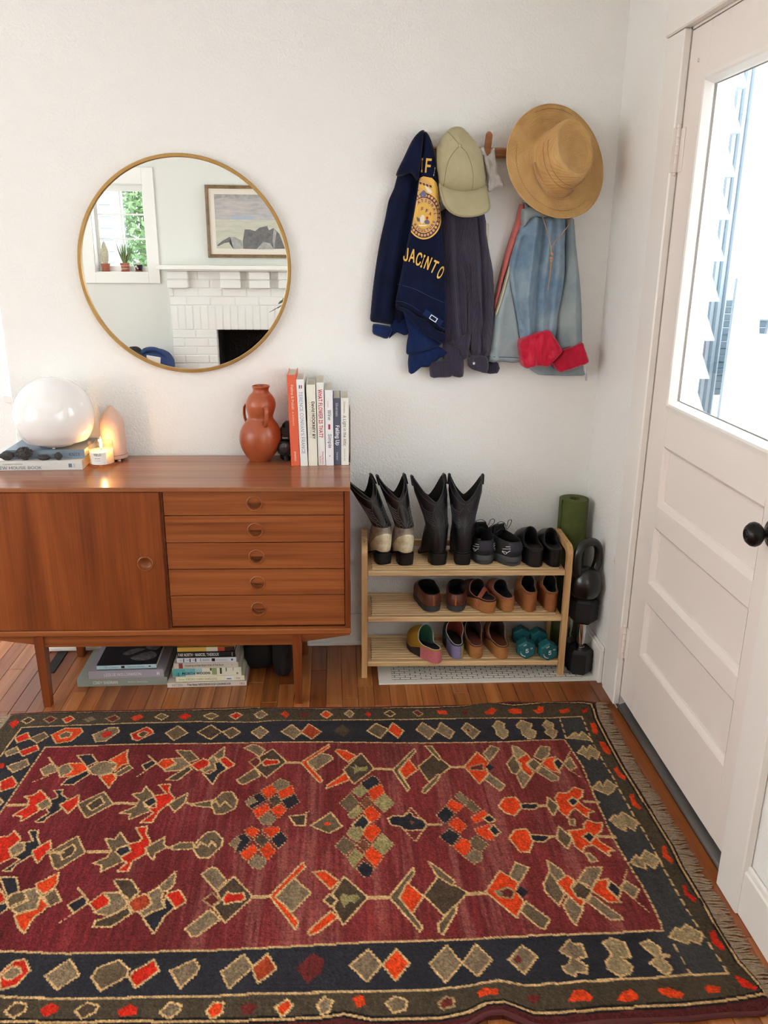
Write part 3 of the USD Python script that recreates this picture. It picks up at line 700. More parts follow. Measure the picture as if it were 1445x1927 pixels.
# black bag
pbr('bag_black', S(14, 14, 16), .75, bump=(220, .5, .002))
BG = thing('bag', 'black soft bag with a metal ring under the right end of the sideboard', 'bag', (-1.22, -.15, 0))
def blob(cx, cy, cz, sx, sy, sz, seed, p=3.2, amp=.1):
    m = trimesh.creation.icosphere(4, 1.0); v = m.vertices
    n = (np.abs(v) ** p).sum(1) ** (-1 / p); v = v * n[:, None]
    v = v * (1 + amp * (meshkit.fbm(v * 1.6 + seed, 3, seed) - .5))[:, None]
    m.vertices = v * (sx, sy, sz) + (cx, cy, cz); return m
obj('pouch', blob(-.04, .0, .106, .065, .085, .105, 3), 'bag_black', BG, smooth=70)
obj('pocket', blob(.045, -.05, .1, .038, .1, .1, 5), 'bag_black', BG, smooth=70)
obj('ring', move(trimesh.creation.torus(.028, .0018, major_sections=36, minor_sections=8), (.108, -.05, .19), rx=80, rz=20), 'threshold_metal', BG)
# ================================================================== the rug (pattern measured in millimetres)
RUG_MOTIFS = '''Ro -2013,-632 -1984,-603 -1964,-639 -1995,-660
Go -1964,-638 -1930,-606 -1909,-632 -1932,-666
Oo -1902,-622 -1869,-585 -1820,-585 -1805,-609 -1829,-661 -1870,-672
Go -1876,-626 -1862,-606 -1840,-613 -1839,-635 -1865,-644
To -1768,-629 -1725,-587 -1699,-589 -1688,-612 -1719,-666 -1747,-668
R- -1743,-628 -1731,-610 -1710,-613 -1708,-634 -1727,-646
Ro -1647,-629 -1604,-590 -1584,-607 -1575,-628 -1616,-668 -1632,-660
Do -1624,-630 -1608,-614 -1591,-625 -1601,-647 -1616,-644
Go -1534,-628 -1501,-588 -1465,-631 -1501,-672
Do -1431,-629 -1394,-589 -1354,-630 -1385,-672
Go -1350,-630 -1320,-604 -1293,-636 -1321,-670
To -2015,-710 -1990,-683 -1971,-712 -2001,-734
Ro -1973,-709 -1931,-678 -1914,-703 -1952,-737
R- -2008,-771 -1995,-771 -1989,-794 -1999,-796
To -1981,-788 -1935,-754 -1917,-784 -1951,-820
Ro -1973,-864 -1947,-840 -1921,-875 -1923,-892 -1956,-910
To -1956,-950 -1944,-943 -1930,-960 -1932,-974
R- -2064,-547 -2049,-523 -2032,-538 -2039,-577
Do -2026,-533 -2011,-510 -1989,-529 -2005,-550
Bo -1956,-528 -1939,-507 -1917,-525 -1931,-550
Ro -1894,-528 -1874,-510 -1856,-530 -1875,-553
T- -1826,-534 -1802,-516 -1782,-536 -1804,-552
Bo -1751,-533 -1727,-512 -1704,-532 -1725,-553
O- -1670,-530 -1645,-509 -1626,-528 -1650,-553
Go -1588,-530 -1571,-508 -1547,-528 -1563,-549
R- -1513,-530 -1491,-509 -1467,-529 -1487,-553
Go -1426,-531 -1402,-513 -1378,-531 -1399,-552
Ro -1340,-533 -1318,-514 -1298,-532 -1316,-556
To -1256,-531 -1233,-509 -1213,-533 -1236,-557
O- -1168,-533 -1153,-510 -1138,-534 -1147,-559
B- -1106,-540 -1089,-520 -1069,-538 -1083,-557
Oo -1031,-539 -1014,-516 -993,-541 -1011,-565
To -951,-538 -933,-516 -919,-539 -932,-563
R- -881,-546 -871,-528 -858,-548 -870,-564
Do -815,-544 -795,-524 -778,-549 -795,-566
To -1257,-637 -1230,-604 -1202,-636 -1226,-674
To -1158,-638 -1126,-598 -1093,-645 -1117,-682
So -1093,-645 -1070,-596 -1029,-644 -1058,-685
D- -989,-642 -960,-604 -931,-644 -956,-677
Go -877,-647 -847,-604 -809,-641 -837,-691
Oo -809,-646 -790,-603 -759,-653 -779,-692
To -715,-648 -691,-606 -651,-659 -679,-704
To -651,-659 -629,-609 -593,-664 -612,-705
To -564,-649 -543,-613 -508,-668 -537,-709
Bo -553,-653 -541,-644 -537,-665 -550,-670
Lo -459,-640 -437,-607 -418,-624 -424,-654 -415,-668 -423,-697 -440,-715 -455,-687 -452,-663
Lo -379,-639 -355,-607 -326,-632 -337,-660 -323,-676 -336,-710 -355,-718 -371,-691 -367,-661 -377,-652
Lo -290,-639 -271,-611 -253,-631 -263,-664 -252,-676 -266,-709 -276,-717 -293,-682 -282,-668 -288,-652
Lo -229,-719 -193,-687 -187,-709 -170,-684 -156,-727 -157,-735
Bo -716,-541 -701,-528 -684,-552 -700,-568
O- -636,-531 -602,-532 -598,-561 -628,-555
B- -552,-549 -536,-533 -525,-552 -543,-568
O- -472,-554 -441,-530 -426,-541 -446,-571 -468,-569
O- -388,-542 -364,-531 -340,-540 -346,-566 -374,-568 -387,-558
O- -303,-546 -287,-544 -277,-526 -260,-529 -269,-562 -291,-570
O- -213,-551 -172,-540 -177,-562 -202,-573 -212,-567
R- -131,-554 -107,-539 -116,-560 -136,-576
O- -129,-637 -112,-632 -115,-678 -124,-705 -137,-694
O- -130,-743 -117,-744 -110,-793 -118,-817 -133,-806 -136,-771
O- -133,-889 -118,-879 -119,-906 -109,-931 -117,-948 -130,-930
O- -128,-1015 -114,-1013 -120,-1044 -112,-1076 -122,-1082 -135,-1061
O- -116,-1232 -103,-1230 -111,-1263 -105,-1283 -114,-1300 -127,-1272
R- -118,-1374 -108,-1373 -113,-1393 -101,-1419 -109,-1434 -124,-1405
R- -115,-1521 -99,-1516 -103,-1541 -98,-1569 -111,-1576 -122,-1552
R- -112,-1642 -100,-1646 -77,-1674 -84,-1682 -109,-1670
Lo -219,-802 -190,-767 -187,-795 -168,-764 -149,-805 -169,-839 -181,-815 -194,-837 -206,-814
Lo -226,-979 -195,-949 -193,-978 -170,-942 -153,-972 -171,-999 -190,-1011
Lo -220,-1122 -199,-1099 -195,-1113 -174,-1089 -145,-1134 -167,-1167 -184,-1145 -191,-1168 -207,-1154
Lo -219,-1288 -196,-1262 -189,-1276 -165,-1246 -139,-1281 -167,-1312 -183,-1290 -189,-1313 -211,-1300
Lo -214,-1531 -187,-1505 -177,-1513 -160,-1496 -133,-1524 -152,-1554 -170,-1542 -180,-1551
Ro -1716,-1552 -1696,-1520 -1674,-1517 -1654,-1549 -1670,-1585 -1700,-1593
To -1709,-1555 -1696,-1536 -1678,-1540 -1670,-1553 -1685,-1568 -1699,-1567
To -1615,-1564 -1576,-1522 -1542,-1566 -1579,-1600
Go -1513,-1573 -1507,-1549 -1466,-1530 -1439,-1556 -1438,-1574 -1486,-1608
Ro -1431,-1578 -1429,-1564 -1389,-1534 -1372,-1563 -1413,-1605
To -1346,-1565 -1299,-1537 -1285,-1561 -1290,-1575 -1318,-1610
To -1235,-1574 -1191,-1530 -1167,-1564 -1213,-1616
So -1169,-1567 -1138,-1531 -1115,-1570 -1152,-1607
B- -1072,-1572 -1037,-1533 -1010,-1551 -1015,-1586 -1047,-1613
To -953,-1571 -911,-1530 -883,-1572 -918,-1615
Oo -881,-1573 -847,-1532 -822,-1572 -856,-1616
To -776,-1576 -732,-1528 -705,-1578 -748,-1626
To -703,-1578 -665,-1528 -636,-1571 -676,-1614
To -599,-1575 -560,-1537 -533,-1569 -572,-1613
B- -588,-1573 -574,-1563 -569,-1578 -582,-1588
To -478,-1557 -449,-1527 -442,-1539 -425,-1538 -422,-1575 -447,-1581 -428,-1600 -435,-1618 -457,-1615 -463,-1626 -481,-1612 -484,-1601 -464,-1591 -458,-1576
Lo -373,-1539 -348,-1527 -324,-1541 -322,-1580 -345,-1582 -328,-1605 -337,-1623 -364,-1631 -385,-1610 -381,-1588 -361,-1574
Lo -288,-1547 -265,-1537 -247,-1557 -254,-1578 -234,-1582 -255,-1587 -241,-1614 -252,-1627 -263,-1631 -279,-1608 -285,-1600 -264,-1587
Do -1670,-1649 -1655,-1628 -1632,-1633 -1629,-1648 -1647,-1664
R- -1600,-1647 -1580,-1632 -1561,-1643 -1562,-1655 -1586,-1665
Do -1525,-1654 -1505,-1636 -1481,-1644 -1483,-1659 -1506,-1673
R- -1439,-1662 -1416,-1644 -1395,-1655 -1399,-1670 -1428,-1673
To -1349,-1668 -1334,-1645 -1308,-1653 -1311,-1668 -1327,-1683
Oo -1254,-1671 -1242,-1650 -1222,-1651 -1221,-1676 -1240,-1688
B- -1186,-1662 -1167,-1654 -1147,-1661 -1159,-1681 -1178,-1682
Oo -1111,-1668 -1087,-1650 -1075,-1665 -1096,-1691
To -1024,-1668 -1009,-1648 -992,-1660 -1001,-1685 -1014,-1689
O- -950,-1653 -928,-1647 -922,-1670 -940,-1679
To -879,-1670 -859,-1655 -835,-1666 -841,-1688 -865,-1694
Bo -768,-1676 -751,-1662 -736,-1668 -739,-1687 -764,-1691
O- -683,-1657 -666,-1644 -655,-1650 -638,-1649 -641,-1667 -661,-1665 -682,-1671
B- -584,-1676 -563,-1663 -551,-1676 -569,-1690
O- -497,-1687 -476,-1661 -455,-1659 -438,-1680 -446,-1688
O- -393,-1689 -371,-1670 -351,-1664 -341,-1681 -346,-1692 -371,-1694
O- -295,-1667 -270,-1664 -260,-1669 -241,-1680 -251,-1692 -274,-1689 -291,-1679
O- -193,-1669 -178,-1662 -155,-1668 -163,-1681 -188,-1683
To -1875,-808 -1852,-780 -1830,-797 -1821,-820 -1854,-840
To -1823,-806 -1816,-793 -1798,-782 -1779,-813 -1781,-830 -1804,-849
Oo -1801,-782 -1750,-783 -1732,-815 -1759,-845 -1802,-849 -1781,-830 -1778,-810
No -1784,-740 -1741,-739 -1715,-777 -1740,-800
No -1788,-886 -1780,-861 -1732,-820 -1722,-838 -1754,-887
To -1732,-811 -1708,-780 -1685,-777 -1664,-787 -1643,-788 -1658,-810 -1656,-832 -1688,-848 -1714,-838
Oo -1678,-770 -1635,-719 -1632,-752 -1617,-789 -1635,-798 -1649,-828 -1654,-828 -1650,-792
Go -1645,-841 -1614,-799 -1599,-815 -1631,-853
Oo -1688,-852 -1652,-837 -1635,-864 -1643,-884 -1645,-909
No -1573,-801 -1546,-776 -1532,-794 -1557,-828
To -1490,-773 -1453,-768 -1429,-803 -1453,-833 -1495,-836 -1502,-826 -1471,-806
Oo -1528,-796 -1514,-774 -1490,-773 -1473,-796 -1502,-826
Go -1482,-729 -1440,-731 -1406,-777 -1436,-794
Do -1485,-879 -1430,-812 -1419,-830 -1450,-881
Ro -1425,-808 -1392,-777 -1371,-792 -1371,-815 -1400,-836
To -1389,-836 -1366,-811 -1375,-783 -1359,-765 -1347,-793 -1353,-807 -1344,-834 -1368,-837 -1374,-850
Go -1371,-774 -1334,-717 -1330,-767 -1343,-784 -1359,-765
Ro -1340,-780 -1325,-771 -1291,-812 -1309,-830 -1333,-799
No -1354,-802 -1339,-794 -1313,-831 -1335,-861 -1345,-907 -1382,-850 -1362,-855 -1344,-834
To -1271,-726 -1249,-706 -1228,-714 -1205,-739 -1220,-776 -1236,-754
Bo -1248,-800 -1228,-776 -1212,-797 -1224,-835
Do -1220,-776 -1180,-736 -1134,-805 -1189,-882 -1227,-831 -1211,-809
Ro -1207,-805 -1197,-787 -1187,-795 -1162,-794 -1155,-806 -1161,-815 -1185,-818 -1201,-823
Go -1276,-890 -1227,-834 -1208,-872 -1252,-912 -1265,-908
Oo -1089,-811 -1003,-718 -1003,-734 -1071,-812 -1022,-903 -1029,-916
To -1069,-808 -1029,-764 -998,-777 -990,-797 -1043,-854
Oo -982,-758 -978,-746 -950,-755 -918,-785 -944,-816
Oo -1009,-942 -1007,-928 -952,-870 -941,-906
Do -958,-855 -902,-770 -865,-854 -929,-926
Y- -940,-837 -922,-845 -924,-827 -909,-846 -886,-840 -887,-866 -909,-861 -927,-878 -925,-856
Go -808,-862 -733,-755 -730,-770 -793,-867 -765,-954 -773,-967
Oo -788,-867 -756,-808 -734,-866 -774,-908
Do -729,-850 -673,-784 -630,-857 -704,-926
Go -696,-744 -677,-743 -655,-808 -661,-819
Go -730,-975 -723,-955 -673,-890 -668,-897 -680,-922 -722,-980
Oo -588,-857 -535,-782 -510,-838 -523,-875 -521,-894 -556,-944
Bo -571,-859 -529,-845 -531,-879 -573,-873
N- -523,-860 -508,-842 -498,-865 -513,-883
To -517,-791 -486,-749 -462,-768 -504,-831
To -537,-922 -518,-894 -482,-953 -501,-980
Lo -418,-754 -401,-763 -382,-798 -397,-824 -419,-823 -423,-800
Go -454,-848 -424,-804 -419,-823 -418,-873 -434,-902 -448,-894
Oo -421,-831 -381,-798 -375,-829 -395,-851 -383,-897 -396,-918 -415,-877 -410,-847
To -436,-901 -418,-880 -396,-918 -432,-971
Go -391,-852 -366,-826 -351,-857 -377,-890
To -361,-814 -328,-760 -300,-766 -313,-809 -343,-835
Oo -346,-854 -327,-828 -295,-819 -309,-848 -310,-878 -302,-901 -323,-892
No -309,-848 -290,-830 -279,-857 -302,-890
To -371,-894 -350,-865 -312,-922 -316,-936 -339,-939
To -279,-857 -249,-824 -245,-877 -268,-891
Ro -1876,-939 -1851,-932 -1842,-908 -1807,-950 -1830,-972 -1815,-1004 -1850,-1047 -1853,-1025 -1879,-1020 -1853,-983 -1859,-951
No -1800,-958 -1781,-947 -1786,-931 -1802,-914 -1778,-911 -1776,-931 -1752,-953 -1757,-1003 -1783,-1035 -1786,-1054 -1809,-1050 -1783,-1013 -1794,-1001 -1788,-982
To -1830,-976 -1806,-948 -1789,-978 -1809,-1000
Ro -1764,-980 -1724,-938 -1714,-978 -1730,-1019
Go -1715,-978 -1655,-927 -1615,-983 -1673,-1041 -1698,-1006
Do -1688,-987 -1659,-949 -1641,-978 -1667,-1011
Go -1570,-942 -1544,-935 -1540,-908 -1503,-955 -1530,-979 -1523,-999 -1489,-1009 -1555,-1053 -1556,-1028 -1586,-1024 -1548,-998 -1545,-967
Ro -1508,-953 -1472,-944 -1503,-901 -1470,-900 -1468,-934 -1445,-968 -1479,-1021 -1489,-1069 -1520,-1067 -1492,-1027 -1514,-1007 -1490,-1005 -1496,-973
No -1531,-979 -1507,-957 -1493,-981 -1510,-1002
Go -1458,-991 -1413,-945 -1412,-985 -1434,-1027
Go -1393,-994 -1337,-981 -1330,-1013 -1392,-1000
Go -1332,-981 -1311,-946 -1284,-945 -1264,-985 -1268,-1020 -1297,-1043 -1319,-1042 -1337,-997
To -1170,-913 -1148,-888 -1120,-908 -1119,-926 -1152,-948
Oo -1201,-943 -1172,-914 -1152,-950 -1178,-981
Oo -1152,-950 -1111,-921 -1102,-958 -1139,-988
No -1232,-971 -1201,-953 -1182,-987 -1220,-1024 -1237,-1004
To -1242,-991 -1221,-969 -1208,-992 -1232,-1011
D- -1177,-986 -1154,-965 -1135,-996 -1156,-1018
No -1139,-991 -1101,-963 -1086,-999 -1117,-1033
Oo -1217,-1031 -1178,-1001 -1168,-1033 -1200,-1066
Oo -1168,-1030 -1141,-1006 -1120,-1032 -1141,-1069
To -1197,-1070 -1172,-1039 -1146,-1066 -1161,-1093 -1185,-1092
No -907,-922 -875,-890 -859,-896 -850,-922 -891,-958
Yo -938,-959 -907,-926 -889,-961 -913,-991
Oo -890,-960 -848,-929 -839,-967 -874,-1009
Go -972,-1011 -938,-966 -916,-1017 -944,-1057
Ko -914,-1014 -892,-982 -874,-1016 -896,-1040
Yo -874,-1014 -840,-974 -813,-1019 -847,-1059
Yo -949,-1063 -918,-1023 -905,-1046 -928,-1080 -945,-1079
Oo -905,-1050 -883,-1025 -856,-1065 -863,-1083 -890,-1103
No -937,-1106 -907,-1065 -889,-1098 -908,-1129 -926,-1125
Do -1112,-1061 -1067,-1057 -1068,-1102 -1093,-1101
Go -1051,-1103 -996,-1051 -966,-1111 -1002,-1137
O- -1017,-1098 -1007,-1088 -996,-1100 -1009,-1107
No -837,-1086 -824,-1073 -791,-1078 -784,-1065 -770,-1063 -766,-1079 -739,-1096 -732,-1116 -743,-1136 -796,-1134 -802,-1120 -830,-1111
K- -779,-1098 -772,-1095 -766,-1106 -775,-1112
To -638,-997 -620,-976 -599,-1012 -614,-1041
Go -614,-1041 -593,-1016 -573,-1056 -592,-1074
No -702,-1077 -670,-1039 -649,-1077 -682,-1114
Oo -668,-1037 -650,-1009 -617,-1043 -645,-1072
Oo -604,-1091 -565,-1060 -554,-1086 -579,-1108 -601,-1118
No -572,-1097 -553,-1082 -539,-1106 -559,-1117
Oo -673,-1115 -645,-1088 -621,-1125 -645,-1154
No -704,-1165 -672,-1134 -646,-1165 -675,-1205
Oo -605,-1141 -558,-1121 -556,-1154 -558,-1187 -577,-1183 -596,-1164
No -564,-1143 -548,-1125 -535,-1156 -552,-1171
Oo -672,-1206 -644,-1174 -620,-1191 -630,-1223 -649,-1246
Go -625,-1187 -604,-1165 -577,-1201 -600,-1230 -618,-1220
To -647,-1249 -622,-1219 -600,-1231 -605,-1261 -627,-1274
Oo -519,-1048 -495,-1012 -464,-1009 -449,-1047 -482,-1091 -505,-1077
No -455,-1041 -407,-1041 -403,-1052 -418,-1065 -455,-1063
Go -380,-1051 -368,-1014 -348,-1056 -374,-1097
Oo -348,-1019 -331,-995 -310,-1000 -278,-972 -257,-986 -268,-1015 -286,-1031 -278,-1056 -254,-1085 -271,-1088 -278,-1111 -302,-1067 -318,-1078 -336,-1105 -350,-1076 -348,-1048
No -314,-1034 -296,-1018 -285,-1037 -306,-1058
To -333,-1113 -318,-1113 -325,-1140 -337,-1135
Oo -516,-1182 -494,-1149 -463,-1146 -449,-1185 -474,-1236 -498,-1235
No -458,-1170 -409,-1177 -407,-1185 -426,-1201 -454,-1196
Go -387,-1189 -370,-1140 -346,-1189 -371,-1230
Oo -349,-1161 -331,-1158 -301,-1154 -299,-1137 -283,-1119 -264,-1132 -244,-1132 -259,-1166 -280,-1183 -276,-1205 -248,-1242 -266,-1244 -265,-1263 -298,-1217 -322,-1224 -333,-1244 -348,-1219 -345,-1191
No -316,-1185 -294,-1168 -284,-1189 -303,-1209
To -327,-1248 -315,-1249 -304,-1279 -323,-1282
Ro -1889,-1132 -1882,-1108 -1861,-1106 -1852,-1085 -1823,-1120 -1841,-1155 -1822,-1190 -1844,-1209 -1864,-1219
No -1811,-1133 -1788,-1128 -1814,-1087 -1790,-1087 -1783,-1113 -1766,-1143 -1771,-1179 -1803,-1216 -1806,-1239 -1826,-1236 -1798,-1197 -1817,-1188 -1798,-1163
To -1841,-1155 -1822,-1130 -1806,-1142 -1802,-1163 -1824,-1184
Ro -1777,-1167 -1744,-1127 -1732,-1160 -1744,-1194 -1748,-1214 -1761,-1196
Go -1731,-1175 -1677,-1115 -1638,-1180 -1689,-1239 -1701,-1233
Do -1705,-1176 -1679,-1148 -1667,-1164 -1671,-1189 -1689,-1203
Go -1599,-1128 -1573,-1133 -1565,-1106 -1533,-1153 -1560,-1169 -1553,-1190 -1520,-1208 -1578,-1252 -1582,-1230 -1607,-1221 -1574,-1200 -1575,-1171
Ro -1533,-1153 -1505,-1145 -1501,-1133 -1527,-1089 -1499,-1085 -1495,-1115 -1476,-1147 -1480,-1193 -1507,-1217 -1512,-1253 -1539,-1253 -1520,-1225 -1541,-1204 -1520,-1185
No -1559,-1181 -1554,-1167 -1530,-1159 -1520,-1183 -1542,-1199
Go -1485,-1171 -1443,-1130 -1439,-1160 -1429,-1170 -1455,-1192 -1456,-1214 -1469,-1200
Go -1417,-1170 -1399,-1156 -1363,-1155 -1357,-1179 -1411,-1181
Go -1351,-1150 -1331,-1117 -1309,-1115 -1286,-1147 -1285,-1171 -1313,-1216 -1338,-1213 -1359,-1179
Oo -1231,-1113 -1214,-1099 -1189,-1115 -1203,-1145 -1221,-1132
Oo -1183,-1115 -1163,-1102 -1140,-1105 -1132,-1124 -1158,-1147
No -1247,-1137 -1230,-1125 -1209,-1154 -1231,-1194 -1249,-1196 -1240,-1164
To -1268,-1166 -1249,-1137 -1237,-1153 -1248,-1185
D- -1202,-1154 -1184,-1128 -1161,-1156 -1179,-1184
No -1157,-1154 -1134,-1121 -1111,-1153 -1134,-1192
Oo -1234,-1203 -1203,-1169 -1187,-1191 -1209,-1233 -1222,-1223
Oo -1186,-1191 -1163,-1165 -1140,-1199 -1160,-1232 -1171,-1217
To -1209,-1238 -1192,-1208 -1166,-1226 -1163,-1243 -1175,-1264 -1195,-1258
Yo -954,-1142 -943,-1118 -911,-1116 -910,-1148 -926,-1177 -944,-1158
Oo -910,-1145 -901,-1117 -877,-1105 -859,-1135 -889,-1179
Go -985,-1189 -961,-1151 -928,-1186 -958,-1225
K- -928,-1186 -909,-1163 -893,-1188 -909,-1213
Yo -887,-1188 -858,-1144 -827,-1188 -859,-1228
Yo -954,-1234 -931,-1198 -911,-1228 -937,-1271
Oo -911,-1222 -889,-1194 -859,-1233 -881,-1274
No -931,-1274 -912,-1248 -885,-1274 -898,-1306 -916,-1302
No -1826,-1259 -1785,-1261 -1762,-1309 -1784,-1325 -1812,-1280
Ro -1823,-1295 -1810,-1301 -1782,-1335 -1792,-1347 -1805,-1351
No -1802,-1361 -1792,-1350 -1777,-1346 -1767,-1363 -1780,-1382
Go -1779,-1338 -1774,-1318 -1751,-1309 -1731,-1336 -1755,-1352 -1765,-1363
To -1749,-1309 -1726,-1300 -1704,-1327 -1703,-1347 -1699,-1367 -1740,-1381 -1760,-1366 -1729,-1341
Oo -1727,-1287 -1696,-1260 -1684,-1251 -1681,-1271 -1676,-1287 -1682,-1305 -1699,-1322 -1721,-1301
Go -1694,-1330 -1676,-1305 -1648,-1347 -1671,-1363
Oo -1743,-1388 -1698,-1369 -1702,-1330 -1676,-1358 -1681,-1377 -1694,-1391 -1701,-1418 -1703,-1443 -1722,-1422
No -1628,-1361 -1599,-1332 -1586,-1348 -1584,-1360 -1606,-1386
To -1553,-1325 -1512,-1327 -1486,-1363 -1498,-1384 -1523,-1400 -1560,-1388 -1529,-1363
Ro -1578,-1358 -1553,-1325 -1532,-1351 -1532,-1363 -1556,-1384
Do -1536,-1289 -1534,-1281 -1495,-1285 -1467,-1326 -1483,-1353 -1507,-1329
Do -1550,-1431 -1548,-1415 -1516,-1400 -1482,-1375 -1470,-1395 -1507,-1433
So -1484,-1365 -1477,-1349 -1454,-1335 -1436,-1341 -1427,-1356 -1437,-1380 -1453,-1391 -1468,-1388
To -1450,-1394 -1427,-1366 -1443,-1333 -1421,-1313 -1408,-1329 -1407,-1357 -1393,-1382 -1421,-1395 -1439,-1406
To -1421,-1311 -1390,-1262 -1386,-1307 -1399,-1327 -1411,-1327
Ro -1398,-1345 -1395,-1333 -1369,-1326 -1346,-1363 -1368,-1386
No -1401,-1357 -1395,-1348 -1371,-1381 -1391,-1411 -1404,-1459 -1440,-1409 -1421,-1393 -1393,-1382
To -1322,-1274 -1302,-1250 -1287,-1256 -1259,-1298 -1277,-1334
Do -1275,-1336 -1241,-1286 -1186,-1356 -1244,-1435 -1278,-1383 -1262,-1365
Ro -1259,-1360 -1250,-1338 -1236,-1346 -1212,-1342 -1204,-1360 -1213,-1370 -1233,-1371 -1251,-1378
Bo -1305,-1362 -1286,-1338 -1265,-1364 -1283,-1383
To -1334,-1449 -1285,-1393 -1257,-1425 -1302,-1469 -1316,-1472
Oo -1145,-1356 -1068,-1244 -1062,-1262 -1130,-1356 -1072,-1442 -1078,-1464
To -1131,-1361 -1089,-1299 -1045,-1351 -1088,-1410
Oo -1041,-1280 -1010,-1278 -976,-1315 -996,-1342
Do -992,-1358 -963,-1300 -905,-1373 -967,-1456 -990,-1398 -979,-1379
Do -1013,-1377 -998,-1358 -981,-1379 -996,-1398
Y- -975,-1374 -967,-1355 -952,-1365 -933,-1359 -926,-1374 -938,-1391 -949,-1383 -964,-1402
Oo -1049,-1477 -1037,-1457 -996,-1413 -979,-1430 -1022,-1472 -1044,-1482
Go -852,-1376 -786,-1279 -784,-1296 -830,-1377 -782,-1471 -789,-1484
Oo -828,-1379 -805,-1329 -769,-1377 -802,-1430
Do -767,-1374 -724,-1311 -659,-1371 -725,-1443
Go -744,-1258 -721,-1282 -685,-1332 -694,-1344 -727,-1311
Go -744,-1489 -744,-1467 -701,-1413 -693,-1416 -697,-1430 -736,-1495
Oo -613,-1370 -565,-1301 -526,-1343 -538,-1365 -533,-1392 -527,-1407 -555,-1455
Bo -591,-1371 -553,-1358 -543,-1376 -553,-1394 -584,-1386
T- -588,-1371 -575,-1366 -571,-1381 -584,-1386
N- -539,-1374 -522,-1356 -509,-1377 -524,-1393
To -544,-1320 -518,-1273 -489,-1294 -525,-1345
Go -541,-1436 -522,-1407 -478,-1464 -496,-1491 -508,-1489
To -435,-1270 -408,-1305 -401,-1331 -431,-1345 -437,-1306
Go -463,-1350 -438,-1310 -429,-1348 -422,-1389 -445,-1423 -466,-1374
Oo -429,-1348 -399,-1324 -384,-1344 -399,-1365 -379,-1415 -394,-1435 -416,-1383
To -434,-1424 -412,-1395 -390,-1438 -421,-1484 -430,-1453
Do -398,-1369 -375,-1347 -350,-1380 -373,-1409 -393,-1399
To -375,-1345 -340,-1301 -301,-1300 -308,-1319 -346,-1368
Oo -351,-1377 -326,-1347 -298,-1342 -309,-1376 -291,-1419 -320,-1418
No -308,-1373 -293,-1349 -276,-1381 -292,-1407
To -372,-1415 -355,-1395 -305,-1465 -305,-1473 -334,-1472
To -275,-1372 -254,-1351 -231,-1380 -254,-1412'''
RUG_LINES = '''2 -1870,-748 -1829,-802
1 -1877,-869 -1840,-841
2 -1565,-750 -1528,-798
1 -1576,-858 -1554,-828
4 -1134,-809 -1087,-813
4 -865,-854 -808,-860
4 -630,-857 -589,-859
1 -276,-853 -240,-793
1 -268,-891 -246,-925
4 -1908,-975 -1856,-975
4 -1609,-979 -1551,-985
3 -1406,-989 -1387,-998
2 -1335,-997 -1324,-986 -1311,-1010 -1299,-987 -1278,-1015
1 -796,-1134 -770,-1182 -734,-1119
1 -783,-1067 -770,-1040 -733,-1112
3 -732,-1116 -692,-1116
4 -403,-1052 -383,-1053
4 -267,-1038 -228,-1044
3 -405,-1180 -385,-1181
4 -271,-1187 -229,-1191
4 -1629,-1177 -1575,-1178
2 -1361,-1164 -1349,-1177 -1344,-1156 -1329,-1166 -1320,-1172 -1314,-1152 -1299,-1173
3 -1429,-1170 -1414,-1175
2 -1620,-1306 -1584,-1348
1 -1631,-1415 -1608,-1390
4 -1186,-1358 -1145,-1357
4 -905,-1374 -852,-1375
4 -659,-1374 -613,-1374
1 -271,-1372 -238,-1313
1 -254,-1412 -233,-1454
4 -1736,-1172 -1698,-1178
1 -1076,-1057 -1057,-1042'''
